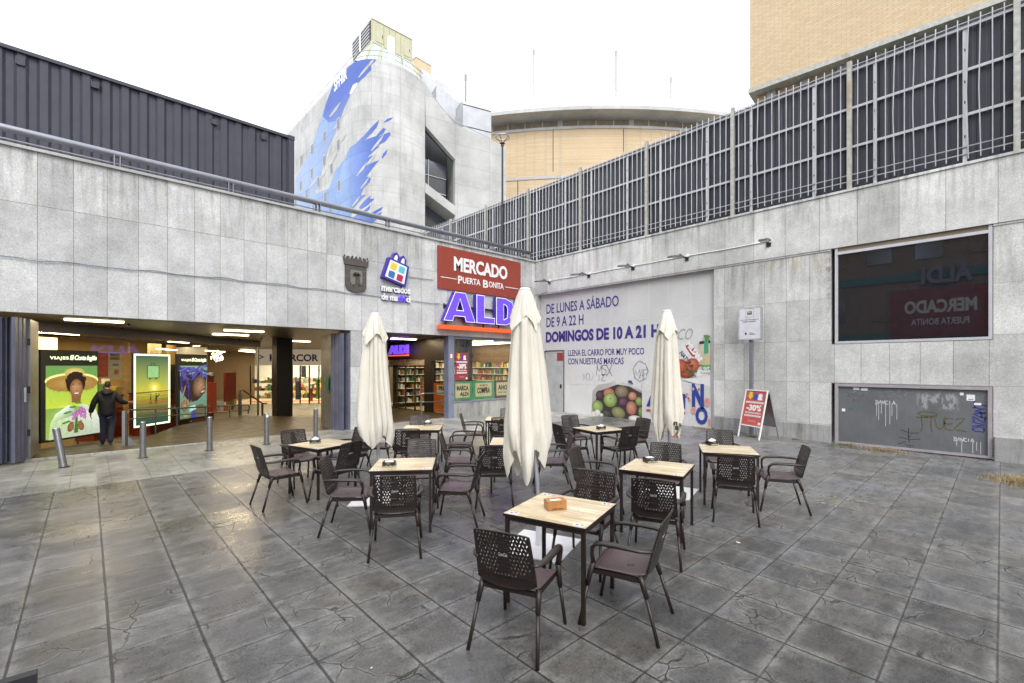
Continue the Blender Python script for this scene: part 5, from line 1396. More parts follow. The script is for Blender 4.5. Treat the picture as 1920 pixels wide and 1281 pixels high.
P.poly([q(.43,.48),q(.60,.48),q(.62,.62),q(.42,.62)], (.22,.11,.04))    # neck
P.ell(*q(.52,.675), .185,.26,(.48,.27,.12),(.20,.09,.035), n=24, hx=-.02, hy=.03)
for s_ in (-1,1):
    P.ell(q(.52,0)[0]+s_*.085, q(0,.705)[1], .034,.013,(.75,.72,.6),(.5,.42,.3)); P.ell(q(.52,0)[0]+s_*.085, q(0,.705)[1], .013,.013,(.05,.09,.08),(.02,.02,.02))
    P.ell(q(.52,0)[0]+s_*.088, q(0,.74)[1], .05,.008,(.04,.02,.01), rot=-s_*.12)
P.ell(*q(.52,.665), .028,.05,(.50,.29,.14),(.28,.14,.06)); P.ell(*q(.52,.645), .04,.016,(.20,.08,.03),(.30,.15,.06))
P.ell(*q(.52,.605), .085,.032,(.35,.07,.05),(.22,.07,.04)); P.ell(*q(.52,.61), .068,.016,(.9,.88,.8),(.8,.75,.65))
P.poly([q(0,0),q(1,.0),q(.98,.22),q(.90,.36),q(.66,.45),q(.60,.44),q(.52,.33),q(.44,.44),q(.36,.45),q(.12,.34),q(.03,.22)], [(.45,.55,.35),(.45,.50,.42),(.62,.70,.62),(.70,.78,.70),(.62,.70,.66),(.5,.6,.55),(.18,.25,.15),(.5,.6,.55),(.75,.85,.75),(.65,.8,.6),(.5,.65,.3)])
for k in range(7): P.poly([q(.08+k*.12,.02),q(.10+k*.12,.02),q(.16+k*.11,.30),q(.15+k*.11,.30)], (.40,.48,.40))
for s_, fx in ((-1,.40),(1,.60)):
    P.ell(*q(fx,.14), .085,.13,(.34,.17,.08),(.14,.06,.025), rot=s_*.3)
    for k in range(4): P.ell(q(fx,0)[0]-s_*.03, q(0,.10+k*.032)[1]+.02, .075,.018,(.42,.22,.10),(.14,.06,.025), rot=s_*.25, n=12)
P.poly([q(.46,.05),q(.54,.05),q(.53,.34),q(.50,.36)], (.06,.16,.03))
for dx, dy, rr in ((-.2,.02,.12),(.17,.04,.13),(-.24,-.13,.12),(.05,.16,.1),(-.08,.1,.1)):
    cx_, cy_ = q(.5+dx*.8,.33+dy*.9); P.ell(cx_, cy_, rr, .03,(.12,.35,.06),(.04,.15,.03), rot=prng.uniform(-.8,.8), n=10)
for k in range(16):
    cx_, cy_ = q(prng.uniform(.38,.66), prng.uniform(.25,.41))
    for m_ in range(5): P.ell(cx_+.028*math.cos(m_*1.26), cy_+.028*math.sin(m_*1.26), .03,.022,(.55,.18,.50),(.30,.06,.32), rot=m_*1.26, n=8)
    P.ell(cx_, cy_, .012,.012,(.75,.55,.15))
P.build('picture', MAT['pic_lit'], t, .002)
GL = plain('glowing print lettering', (.8,.95,.6), .5, emit=(.8,1,.6), es=.6)
def agency_title(tt, a, b, y, h):
    g = MB(); m_ = a+(b-a)*.40
    g.text('VIAJES', a, y+.15*h, m_-.03, y+.75*h, .004, .035, .003, spacing=1.2); g.text('El Corte Inglés', m_, y, b, y+h, .004, .03, .003, spacing=.85, italic=.25); g.build('lettering', GL, tt)
agency_title(t, .22, W-.05, H-.30, .17)
# light box with the beach sunset
t = thing('travel_poster', 'green sunset beach poster in a glowing white frame behind the railing', 'poster', M=sfp(1.24,.02,.06))
W = sx(1.06)
g = MB(); g.box((0,0,-.06),(W,H-.02,0)); g.build('light_box', MAT['black2'], t)
g = MB(); g.box((.02,.02,.0),(W-.02,.07,.02)); g.box((.02,H-.09,.0),(W-.02,H-.04,.02)); g.box((.02,.07,.0),(.07,H-.09,.02)); g.box((W-.07,.07,.0),(W-.02,H-.09,.02))
g.build('glowing_frame', emis('white glow', (.80,.95,.66), .9), t)
P = Pic(); x0, x1, y0, y1 = .07, W-.07, .07, H-.09
P.rect(x0,y0+1.3,x1,y1,(.38,.42,.08),(.035,.10,.07)); P.rect(x0,y0+1.05,x1,y0+1.3,(.62,.48,.03),(.38,.42,.08)); P.rect(x0,y0+.55,x1,y0+1.05,(.10,.12,.04),(.55,.42,.04)); P.rect(x0,y0,x1,y0+.55,(.02,.07,.06),(.10,.12,.04))
for k in range(26):
    yy_ = y0+.35+k*.027; P.poly([(x0,yy_),(x1,yy_+prng.uniform(-.02,.02)),(x1,yy_+.008),(x0,yy_+.006)], (.5*prng.random(),.4*prng.random()+.05,.04))
cxs = (x0+x1)/2
P.ell(cxs+.05,y0+1.18,.30,.22,(.9,.75,.12),(.45,.45,.06)); P.ell(cxs+.05,y0+1.18,.085,.085,(1.5,1.4,.6),(.95,.8,.2))
P.poly([(x0,y0+1.02),(x1,y0+1.04),(x1,y0+1.07),(x0,y0+1.06)], (.09,.10,.05))
for dx, sc_ in ((-.1,.7),(.12,1)):
    P.ell(cxs+dx,y0+.84*1+.0,.03*sc_,.11*sc_,(.015,.02,.01)); P.ell(cxs+dx,y0+.98*1-(1-sc_)*.06,.022,.026,(.015,.02,.01)); P.ell(cxs+dx-.03,y0+.70,.012,.08*sc_,(.015,.02,.01)); P.ell(cxs+dx+.03,y0+.70,.012,.08*sc_,(.015,.02,.01))
P.ell(cxs+.19,y0+.9,.10,.02,(.015,.02,.01), rot=.7)
P.rect(cxs-.22,y0+1.52,cxs+.22,y0+1.90,(.30,.55,.20),(.25,.50,.22))
P.build('picture', MAT['pic_lit'], t, .002)
g = MB()
for a_, b_ in (((cxs-.23,y0+1.50),(cxs+.23,y0+1.52)),((cxs-.23,y0+1.90),(cxs+.23,y0+1.92)),((cxs-.25,y0+1.51),(cxs-.23,y0+1.91)),((cxs+.23,y0+1.51),(cxs+.25,y0+1.91)),((cxs-.08,y0+1.92),(cxs-.06,y0+1.98)),((cxs+.06,y0+1.92),(cxs+.08,y0+1.98)),((cxs-.08,y0+1.98),(cxs+.08,y0+2.0)),((cxs-.16,y0+1.46),(cxs-.1,y0+1.5)),((cxs+.1,y0+1.46),(cxs+.16,y0+1.5))):
    g.box((*a_,.02),(*b_,.025))
g.text('Confianza', cxs-.19,y0+1.72,cxs+.19,y0+1.83,.02,.02,.004); g.text('incluida', cxs-.15,y0+1.58,cxs+.15,y0+1.67,.02,.02,.004)
g.build('lettering', plain('green print', (.03,.14,.05), .5), t)
# light box with the headscarf portrait
t = thing('travel_poster', 'backlit poster of a laughing face wrapped in a blue headscarf', 'poster', M=sfp(2.52,.02,.06))
W = sx(1.10)
g = MB(); g.box((0,0,-.06),(W,H,0)); g.build('light_box', MAT['black2'], t)
P = Pic(); x0, x1, y0, y1 = .15, W-.02, .06, H-.42
P.rect(x0,y0,x1,y1,(.10,.22,.16),(.20,.34,.26))
P.ell(*q(.62,.86), .5,.34,(.06,.06,.30),(.02,.02,.12)) if False else None
def q(fx, fy): return (x0+(x1-x0)*fx, y0+(y1-y0)*fy)
P.poly([q(0,.55),q(.2,.40),q(.35,.30),q(.62,.32),q(.80,.40),q(.95,.5),q(.98,.78),q(.80,.88),q(.0,.80)], (.035,.02,.015))
P.ell(*q(.70,.60), .36,.44,(.40,.24,.13),(.05,.025,.015), rot=-.35, hx=.08, hy=.05)
for k in range(34):
    cx_, cy_ = q(prng.uniform(.0,.95), prng.uniform(.76,.99)); P.ell(cx_, cy_, prng.uniform(.10,.24), prng.uniform(.025,.06), prng.choice([(.12,.14,.50),(.06,.07,.32),(.22,.24,.62)]), prng.choice([(.02,.02,.14),(.05,.03,.20)]), rot=prng.uniform(-.7,.9), n=12)
for k in range(16):
    cx_, cy_ = q(prng.uniform(.0,.30), prng.uniform(.45,.85)); P.ell(cx_, cy_, .04, prng.uniform(.12,.24), prng.choice([(.10,.10,.42),(.05,.05,.25),(.30,.10,.30)]), (.02,.02,.12), rot=prng.uniform(-.4,.4), n=12)
P.ell(*q(.62,.70), .06,.022,(.03,.02,.015),(.18,.10,.06), rot=.25); P.ell(*q(.90,.66), .05,.02,(.03,.02,.015),(.16,.09,.06), rot=.25)
P.ell(*q(.84,.58), .075,.06,(.42,.26,.15),(.20,.11,.06)); P.ell(*q(.80,.47), .15,.055,(.14,.03,.02),(.10,.04,.03), rot=.25); P.ell(*q(.81,.49), .12,.022,(.80,.78,.70),(.5,.45,.38), rot=.25)
for k in range(9): P.ell(*q(.5+prng.uniform(-.08,.3),prng.uniform(.40,.72)), .10,.008,(.09,.045,.03),(.25,.14,.08), rot=prng.uniform(.2,1.0), n=8)
P.poly([q(.28,0),q(.9,0),q(.95,.18),q(.75,.25),q(.45,.22)], (.12,.10,.06)); P.poly([q(.35,0),q(.55,.0),q(.52,.20),q(.42,.14)], (.05,.06,.30)); P.poly([q(.3,.12),q(.55,.16),q(.5,.25),q(.3,.22)], (.40,.60,.50))
P.ell(*q(.12,.25), .16,.20,(.42,.27,.14),(.13,.07,.035)); 
for k in range(4): P.ell(*q(.06+k*.09,.35-.02*k), .03,.13,(.46,.30,.16),(.16,.09,.05), rot=-.35, n=12)
P.ell(*q(.15,.06), .17,.10,(.36,.34,.16),(.16,.13,.06)); P.poly([q(.02,.4),q(.06,.4),q(.16,.62),q(.13,.62)], (.30,.24,.10))
P.build('picture', MAT['pic_lit'], t, .002)
agency_title(t, .20, W-.05, H-.30, .17)
# paper posters hung inside
t = thing('window_notice', 'red and white paper notices hung behind the glass beside the walking man', 'notice', M=sfp(.44,1.62,-.08))
g = MB(); g.box((0,0,0),(.86,.80,.004)); g.build('sheet', MAT['beige'], t)
g = MB(); g.box((.06,.05,.005),(.40,.76,.008)); g.box((.60,.12,.005),(.76,.26,.008)); g.build('red_block', MAT['red2'], t)
g = MB(); g.text('MAD', .48,.66,.80,.76,.005,.05,.002); 
for k in range(12): g.box((.48+k*.027,.56,.005),(.48+k*.027+(.012 if k%3 else .02),.64,.007))
g.text('2025', .54,.38,.76,.44,.005,.03,.002); g.build('lettering', MAT['ink'], t)

# ---- hanging ramp railings ---------------------------------------------------
A_ = at_d(237.5,838.7,11.33); B_ = at_d(332,800,15.2); Cc = at_d(465,778,18.8)
t = thing('ramp_railing', 'brown steel two bar railing along the ramp in front of the posters', 'railing', (A_.x,A_.y,0.03))
MAT['railbrown'] = plain('brown rail steel', (.13,.11,.10), .35, .7)
p0, p1, p2 = Vector((A_.x,A_.y,.90)), Vector((B_.x,B_.y,.60)), Vector((Cc.x,Cc.y,.41))
g = MB(); g.tube([(A_.x,A_.y,.03),(A_.x,A_.y,.84),p0+Vector((.06,.12,0)),p1,p2,(p2.x+.05,p2.y,.33),(p2.x,p2.y,.05)], .024, 8); g.build('tube', MAT['railbrown'], t, False)
g = MB(); g.tube([p0-Vector((0,0,.22)),p1-Vector((0,0,.22)),p2-Vector((0,0,.22))], .018, 8); g.build('mid_rail', MAT['railbrown'], t, False)
for p in (p0.lerp(p1,.5), p1, p1.lerp(p2,.35), p1.lerp(p2,.7)):
    g = MB(); g.tube([(p.x,p.y,-.3),p], .02, 6); g.build('post', MAT['railbrown'], t, False)
g = MB(); g.box((A_.x-.09,A_.y-.035,.03),(A_.x-.03,A_.y+.035,.89)); g.build('end_post', MAT['steel'], t, False)
g = MB(); g.prism([(0,0),(.20,0),(.02,.25),(0,.3)], -.006, .006, M=frame((A_.x,A_.y,.03),(1,0,0))); g.build('brace', MAT['steel'], t, False)
s0_ = at_d(450,780,18.4); s1_ = at_d(492,758,19.8)
t = thing('stair_railing', 'short sloping steel railing beside the black column', 'railing', (s0_.x,s0_.y,.03))
g = MB(); g.tube([(s0_.x,s0_.y,.03),(s0_.x,s0_.y,1.0),(s0_.x+.15,s0_.y+.02,1.0),(s1_.x,s1_.y,.38),(s1_.x+.2,s1_.y+.1,.38)], .03, 8); g.build('tube', MAT['railbrown'], t, False)
g = MB(); g.box((s0_.x-.05,s0_.y-.05,.03),(s0_.x+.05,s0_.y+.05,.9)); g.tube([(s1_.x,s1_.y,-.6),(s1_.x,s1_.y,.36)], .045, 8); g.build('post', MAT['railbrown'], t, False)
l0 = at_d(66,826,12.0); l1 = at_d(176,818,13.4)
t = thing('low_guard_rail', 'low guard rail under the straw hat poster', 'railing', (l0.x,l0.y,0))
g = MB(); g.tube([(l0.x,l0.y,-.08),(l0.x,l0.y,.10),(l1.x,l1.y,.02)], .02, 6); g.build('tube', MAT['railbrown'], t, False)
g = MB(); m_ = l0.lerp(l1,.7); g.tube([(m_.x,m_.y,-.2),(m_.x,m_.y,.05)], .02, 6); g.build('post', MAT['railbrown'], t, False)

# ---- mural advert on the right wall --------------------------------------------
XM = 14.22
MU = thing('shop_hours_advert', 'huge printed advert with shop hours and groceries filling the recess in the right wall', 'advert', M=frame((XM,13.34,0),(0,-1,0)))
def mu(px): 
    return 13.34-on_x(px, 686, XM).y
def mv(px, py): return on_x(px, py, XM).z
def mq(x, y):   # close-up 8 coordinates
    px, py = 1000+x*360/1281, 480+y*360/1281; return mu(px), mv(px, py)
WM = 13.34-6.0
MAT['print_grey'] = plain('rough printed sheet', (.42,.42,.405), .5, var=.05, sc=.7, bump=.006)
MAT['seam'] = plain('panel seam', (.60,.60,.58), .5); 
def sheet_mat():
    t = NT('printed sheet'); p = t.pos(True); x, y, z = t.sep(p)
    f = t.mr(t.noise(p, .8, 4), .3, .7, .93, 1.06)
    c = t.mix(t.mr(y, .0, 4.8, 0, 1), (.68,.68,.69), (.52,.52,.51)); t.col(t.mulc(c, f)); t.rough(.5)
    t.bump(t.noise(t.scale(p,(1,1,1)), 22, 5, .65), .018, .7); return t.mat
g = MB(); g.box((0,.10,-.08),(WM,5.02,0)); g.build('sheet', sheet_mat(), MU)
for x in (408,520,640,770,900,1050):
    u_ = mq(x, 600)[0]; g = MB(); g.box((u_-.008,.12,.001),(u_+.008,5.0,.004)); g.build('seam', MAT['seam'], MU)
for v in (1.28, 2.62, 3.62):
    g = MB(); g.box((mq(205,600)[0],v-.008,.001),(WM,v+.008,.0045)); g.build('seam', MAT['seam'], MU)
# steel door in the sheet
dx0, dx1 = mq(82,0)[0], mq(204,0)[0]
g = MB(); g.box((dx0,.14,.001),(dx1,2.55,.02)); do = g.build('door', plain('scuffed pale door', (.40,.41,.43), .5, var=.18, sc=3, bump=.004), MU)
g = MB(); g.box((dx0-.03,.12,.0),(dx0-.002,2.6,.03)); g.box((dx1+.002,.12,.0),(dx1+.02,2.6,.028)); g.box((dx0-.03,2.6,.0),(dx1+.02,2.63,.03)); g.build('door_frame', MAT['darkmetal'], MU)
g = MB(); g.box((dx1-.35,2.2,.021),(dx1-.02,2.53,.024)); g.build('notice', MAT['maroon'], do)
g = MB(); g.box((dx1-.18,1.10,.021),(dx1-.1,1.25,.035)); g.build('lock', MAT['black'], do)
INK = plain('indigo print', (.045,.03,.20), .5)
g = MB()
for tx, xa, yb_, xb, ytop, b_ in (('DE LUNES A SÁBADO',88,388,570,325,.012),('DE 9 A 22 H',88,478,335,413,.012),('DOMINGOS DE 10 A 21 H',84,580,842,507,.05),('LLENA EL CARRO POR MUY POCO',232,668,740,628,.01),('CON NUESTRAS MARCAS',232,724,603,683,.01)):
    ua, va = mq(xa, yb_); ub, _ = mq(xb, 0)
    h_ = mq(xa, ytop)[1]-va
    if 'Á' in tx: h_ *= 1.27
    g = MB(); g.text(tx, ua, va, ub, va+h_, .004, b_, .002); g.build('lettering', INK, MU)
P = Pic(); r2 = random.Random(4)
def qq(x, y): return mq(x, y)
# paper bag of fruit
bag = [qq(395,900),qq(430,860),qq(500,850),qq(545,830),qq(560,855),qq(600,838),qq(650,870),qq(700,880),qq(728,905),qq(728,1105),qq(388,1060)]
P.poly(bag, [(.42,.41,.39)]*3+[(.55,.54,.52)]*5+[(.32,.30,.28)]*3)
P.poly([qq(430,905),qq(560,858),qq(640,870),qq(728,918),qq(728,1100),qq(395,1062)], (.05,.035,.035))
def fruit(x, y, w_, h_, c1, c2_, rot=0, hx=-.2, hy=.25):
    a, b = qq(x, y); a2_, _ = qq(x+w_/2, y); _, b2_ = qq(x, y-h_/2); P.ell(a, b, abs(a2_-a)*.93, abs(b2_-b)*.93, c1, c2_, rot, 26, hx*abs(a2_-a), hy*abs(b2_-b))
fruit(445,930,60,70,(.16,.07,.10),(.03,.012,.03)); fruit(505,915,80,70,(.55,.25,.16),(.35,.12,.08)); fruit(590,905,95,85,(.34,.27,.19),(.13,.10,.07))
fruit(600,975,80,75,(.18,.09,.13),(.035,.015,.035)); fruit(662,935,60,60,(.60,.36,.22),(.32,.12,.08)); fruit(706,970,55,65,(.34,.42,.14),(.10,.17,.05))
fruit(428,1005,80,90,(.42,.50,.20),(.13,.22,.06)); fruit(514,960,96,105,(.48,.55,.22),(.14,.24,.05)); fruit(514,952,14,12,(.10,.07,.03),(.25,.28,.1)); fruit(655,1015,75,100,(.58,.30,.22),(.30,.10,.07), .1); fruit(568,1045,100,80,(.38,.36,.17),(.13,.15,.06), -.2)
fruit(492,1055,80,60,(.10,.10,.09),(.02,.025,.02)); fruit(718,1040,35,70,(.30,.38,.14),(.10,.16,.05)); fruit(430,1045,40,45,(.75,.75,.72),(.55,.55,.52)); fruit(405,1055,40,40,(.70,.70,.68),(.5,.5,.48)); fruit(680,1085,95,45,(.80,.78,.75),(.55,.5,.48)); fruit(455,1060,30,25,(.75,.75,.72),(.5,.5,.48))
for k in range(26):
    x_, y_ = r2.choice([(445,930),(600,975),(492,1055),(568,1045),(590,905)]); fruit(x_+r2.uniform(-25,25), y_+r2.uniform(-22,22), 5, 4, (.32,.28,.22), (.2,.16,.12))
P.poly([qq(728,840),qq(760,830),qq(985,838),qq(1184,872),qq(1190,1150),qq(728,1105)], [(.60,.60,.58),(.62,.62,.60),(.62,.62,.60),(.55,.55,.53),(.58,.58,.58),(.56,.56,.56)])   # big bag
P.poly([qq(985,820),qq(1080,815),qq(1184,780),qq(1184,872),qq(1080,850)], (.66,.66,.64))
P.poly([qq(970,600),qq(1030,575),qq(1110,640),qq(1095,690),qq(985,740)], (.62,.62,.62))   # carton
P.poly([qq(1018,590),qq(1045,578),qq(1100,650),qq(1085,678),qq(1060,670),qq(1022,615)], (.42,.07,.04))
fruit(990,740,90,110,(.50,.14,.07),(.24,.04,.02)); fruit(1065,727,98,96,(.62,.20,.11),(.30,.05,.025)); fruit(1025,790,110,50,(.42,.09,.04),(.16,.02,.01))
for a_ in range(6): 
    c_x, c_y = qq(1050,770); P.ell(c_x+.13*math.cos(a_*1.1), c_y+.10*math.sin(a_*1.1), .15,.018,(.09,.16,.05),(.03,.07,.02), rot=a_*1.1, n=8)
P.poly([qq(1115,580),qq(1184,575),qq(1184,735),qq(1108,725),qq(1105,660)], [(.50,.46,.33),(.55,.50,.36),(.50,.42,.24),(.44,.36,.2),(.5,.46,.36)])    # jar
P.poly([qq(1110,572),qq(1165,562),qq(1184,565),qq(1184,582),qq(1112,590)], (.02,.02,.025)); P.poly([qq(1142,565),qq(1172,562),qq(1172,650),qq(1142,655)], (.05,.30,.16))
P.poly([qq(1132,730),qq(1184,728),qq(1184,762),qq(1132,765)], (.06,.30,.08)); P.poly([qq(1100,765),qq(1184,762),qq(1184,785),qq(1090,810)], (.66,.66,.63))
for k in range(16): 
    c_x, c_y = qq(1165+r2.uniform(-18,12),545+r2.uniform(-15,12)); P.ell(c_x, c_y, .05,.018,(.16,.30,.08),(.08,.18,.04), rot=r2.uniform(0,3), n=7)
P.poly([qq(660,830),qq(672,858),qq(640,845),qq(634,832)], (.06,.07,.16))
for x, y, w_, h_ in ((1165,975,45,65),(1068,888,26,20),(1030,925,20,30),(1075,1030,40,50),(1048,965,14,24),(1180,1110,20,60)): fruit(x,y,w_,h_,(.50,.18,.17),(.60,.36,.34))
for x, y in ((1040,950),(1022,940),(1110,890)): fruit(x,y,12,16,(.35,.05,.04),(.3,.05,.04))
P.build('grocery_picture', MAT['pic'], MU, .004)
g = MB(); a, b = mq(758,1002); a2_, _ = mq(1018,0); g.text('ALDI', a, b, a2_, b+.48, .042, .05, .003)
NAVY = plain('blue print letters', (.025,.05,.26), .5)
a, b = mq(1062,1016); a2_, _ = mq(1142,0); g.text('N', a, b, a2_, b+.78, .042, .06, .003)
a2x, _ = mq(1168,0); a, b = mq(1086,1150); g.text('O', a, .16, a2x, .72, .042, .05, .003); g.build('lettering', NAVY, MU)
g = MB(); a, b = mq(758,1018); a2_, _ = mq(1018,0); g.box((a,b-.09,.042),(a2_,b-.02,.045)); g.build('red_bar', MAT['red2'], MU)
g = MB(); a, b = mq(1030,620); M__ = Matrix.Translation((a+.08,b+.1,0)) @ Matrix.Rotation(R(-52),4,'Z'); g.text('MILSANI', -.1,-.09,.60,.09,.042,.05,.002, M=M__); g.build('lettering', MAT['white'], MU)
g = MB(); a, b = mq(990,640); M__ = Matrix.Translation((a,b,0)) @ Matrix.Rotation(R(-52),4,'Z'); g.text('NATURA', 0,-.08,.62,.06,.042,.01,.002, M=M__)
g.build('lettering', MAT['ink'], MU)
g = MB(); a, b = mq(1120,786); g.text('Crema', a, b, a+.28, b+.07, .042, .0, .002); g.build('lettering', MAT['ink'], MU)
a, b = mq(1138,755); g = MB(); g.text('GUT', a, b-.02, a+.2, b+.07, .042, .04, .002); g.build('lettering', MAT['white'], MU)
g = MB(); a, b = mq(420,800); tagw(g, 'MSX', a, b, .42, .018, .006, .55, .12); a, b = mq(430,830); tagw(g, 'IZ', a, b-.02, .26, .014, .006, .6, .1); g.build('tag', MAT['spray_k'], MU)
g = MB(); a, b = mq(332,830); tagw(g, 'NOU', a, b, .30, .009, .006, .5, .12); a, b = mq(675,820); tagw(g, 'MAP', a, b, .34, .012, .006, .5, .12)
a, b = mq(715,770); ribbon(g, [(a+.28*math.cos(k*.42)*(1+.12*math.sin(k*3)), b+.34*math.sin(k*.42)*(1+.1*math.sin(k*2))) for k in range(32)], .011, .0062); g.build('tag', plain('grey marker', (.20,.20,.22), .5), MU)
g = MB(); a, b = mq(965,560); g.text('CO', a, b, a+.5, b+.35, .006, .0, .001, italic=.4); g.build('tag', plain('faded marker', (.33,.33,.33), .5), MU)

# ---- sign post with the municipal notice -----------------------------------------
pb = on_x(1408, 840, 13.75)
SP = thing('notice_post', 'pale municipal notice board on a square steel post against the right wall', 'sign', M=frame((13.72,pb.y,.06),(-.12,-1,0)))
g = MB(); g.box((-.09,0,-.13),(.09,.015,.04)); g.build('foot_plate', MAT['galv'], SP)
zb_ = on_x(1408, 638, 13.72).z-.06; zt_ = on_x(1408, 576, 13.72).z-.06
def rrect(x0, y0, x1, y1, r_, n=5):
    out = []
    for cx_, cy_, a_ in ((x1-r_,y1-r_,0),(x0+r_,y1-r_,90),(x0+r_,y0+r_,180),(x1-r_,y0+r_,270)):
        for k in range(n+1): a = R(a_+90*k/n); out.append((cx_+r_*math.cos(a), cy_+r_*math.sin(a)))
    return out
hw_ = .33
g = MB(); g.box((-.045,0,-.09),(.045,zt_-.1,-.001)); g.build('post', plain('notice post steel', (.20,.21,.23), .45, .3), SP)
g = MB(); g.prism(rrect(-hw_,zb_,hw_,zt_,.06), .0, .05); g.build('board', MAT['galv'], SP)
g = MB(); g.prism(rrect(-hw_+.015,zb_+.015,hw_-.015,zt_-.015,.05), .051, .054); fo = g.build('face', plain('pale notice face', (.62,.62,.66), .35), SP)
g = MB(); o_ = rrect(-hw_+.03,zb_+.03,hw_-.03,zt_-.03,.04); i_ = rrect(-hw_+.036,zb_+.036,hw_-.036,zt_-.036,.036); plate(g, o_, i_, .0545, .0555)
hh_ = zt_-zb_
g.text('Mercado Municipal de', -.25, zb_+hh_*.60, .25, zb_+hh_*.63, .055, .02, .001); g.text('PUERTA BONITA', -.19, zb_+hh_*.545, .19, zb_+hh_*.575, .055, .03, .001)
g.text('TODO', .0, zb_+hh_*.20, .10, zb_+hh_*.225, .055, .02, .001); g.text('MADRID', .0, zb_+hh_*.16, .16, zb_+hh_*.19, .055, .03, .001)
g.prism([(-.13,zb_+hh_*.23),(-.13,zb_+hh_*.18),(-.105,zb_+hh_*.155),(-.08,zb_+hh_*.18),(-.08,zb_+hh_*.23)], .055, .056)
g.build('lettering', MAT['ink'], fo)
g = MB(); cy_ = zb_+hh_*.82; plate(g, [(-.11,cy_-.12),(.11,cy_-.12),(.11,cy_+.12),(-.11,cy_+.12)], [(-.105,cy_-.115),(.105,cy_-.115),(.105,cy_+.115),(-.105,cy_+.115)], .055, .056)
g.prism([(-.07,cy_-.05),(-.06,cy_+.05),(.06,cy_+.05),(.07,cy_-.05)], .055, .056); g.build('emblem', MAT['lampgrey'], fo)
for dx, dy, c in ((-.025,.02,'yellow'),(.025,.02,'cyan'),(-.025,-.025,'blue2'),(.025,-.025,'crimson')):
    g = MB(); g.box((dx-.018,cy_+dy-.018,.0565),(dx+.018,cy_+dy+.018,.058)); g.build('square', MAT[c], fo)

# ---- A-frame sale board -------------------------------------------------------------
f0 = gr0 = at_d(1389, 812, 13.2); 
bl = at_d(1383,818,1); 
def gp(px, py):
    z = .05; d = (EYE-z)*FX/(py-HZ); return at_d(px, py, d)
pl_, pr_ = gp(1384,818), gp(1427,827)
AF = thing('sale_board', 'white framed A board with a red sale poster standing by the notice post', 'A board', M=frame((pl_.x,pl_.y,gz(pl_.x,pl_.y)),(pr_.x-pl_.x,pr_.y-pl_.y,0)) @ Matrix.Rotation(R(-12),4,'X'))
Wb = max(.60,(pr_-pl_).length*.95)
g = MB(); 
for x in (.0, Wb-.03): g.box((x,0,0),(x+.03,1.32,.03))
g.box((.03,1.29,0),(Wb-.03,1.32,.028)); g.box((.03,.32,0),(Wb-.03,.35,.028)); g.build('frame', MAT['white'], AF)
sale_poster(AF, .03,.35,Wb-.03,1.29,.006,'sale_red') if 'sale_red' in MAT else None
MAT['sale_red'] = plain('sale poster red', (.50,.09,.08), .45)
sale_poster(AF, .03,.35,Wb-.03,1.29,.006,'sale_red')
g = MB(M=Matrix.Translation((0,1.31,-.01)) @ Matrix.Rotation(R(26),4,'X') @ Matrix.Translation((0,-1.31,0)))
for x in (.0, Wb-.03): g.box((x,-.0,-.03),(x+.03,1.32,0))
g.box((.03,.32,-.02),(Wb-.03,1.29,-.01)); g.build('rear_panel', MAT['galv'], AF)

# ---- bollards --------------------------------------------------------------------------
def make_bollard():
    t = thing('bollard', 'x', 'bollard', (0,0,0), group='steel bollards in front of the left entrance')
    g = MB(); g.smooth = False; g.lathe([(.062,0),(.062,.12)], 18); g.build('sleeve', MAT['steel'], t)
    g = MB(); g.lathe([(.059,.12),(.059,.765),(.052,.782),(.0,.786)], 18); g.build('tube', MAT['steel'], t)
    g = MB(); g.lathe([(.11,.001),(.10,.006)], 14); g.build('base_disc', MAT['black2'], t)  # flat dark disc around the foot
    return t
bo = make_bollard(); bo_done = []
for i, (px, py, lab, lean) in enumerate(((119,873,'bollard knocked askew in front of the straw hat poster',-11),(268,856.7,'upright bollard beside the ramp railing end post',0),(393,844,'middle bollard of the row in front of the headscarf poster',0),(499.7,833.5,'bollard with a small sticker in front of the stair railing',0),(592,821.5,'bollard right beside the folded shutter of the left entrance',0))):
    o = bo if i == 0 else copy_tree(bo)
    d = (EYE-.03)*FX/(py-HZ); p = at_d(px, py, d); o.location = (p.x,p.y,gz(p.x,p.y)); o['label'] = lab
    v_ = Vector((SA,-CA,0))
    o.rotation_euler = (0,0,0)
    if lean: o.rotation_euler = Matrix.Rotation(R(lean), 4, Vector((CA,SA,0))).to_euler()
    if i == 3:
        g = MB(); g.box((-.0595,-.03,.70),(-.0605,.02,.75)) if False else g.box((-.03,-.062,.68),(.03,-.058,.75)); g.build('sticker', MAT['white'], o)
# ================================================================ FURNITURE
def chair_mat(name, c, r_=.42):
    t = NT(name); p = t.pos(True)
    f = t.m('MULTIPLY', t.mr(t.noise(p, 5, 4), .3, .7, .85, 1.15), t.mr(t.noise(p, 160, 2), .3, .7, .93, 1.07))
    t.col(t.mulc(c, f)); t.rough(t.mr(t.noise(p, 9, 4), .3, .7, r_-.08, r_+.10)); t.bump(t.noise(p, 220, 2), .0008); return t.mat
MAT['chair'] = chair_mat('brown moulded plastic', (.018,.0115,.0095), .36)
MAT['seat'] = chair_mat('weathered brown seat', (.082,.058,.060), .40)
MAT['chairleg'] = chair_mat('brown coated leg', (.020,.0135,.011), .40)
MAT['logo'] = plain('pale logo print', (.45,.45,.5), .5)
ZB, ZT = .455, .885
def back_pt(s, z, th=0.0):
    """backrest surface: s across, z height; th thickness offset backwards"""
    f = (z-ZB)/(ZT-ZB)
    x = -.205-.095*f-.02*f*f+.26*s*s - .015
    return Vector((x-th, s, z))
def back_w(z):
    f = (z-ZB)/(ZT-ZB)
    return .222-.012*f-.006*f*f
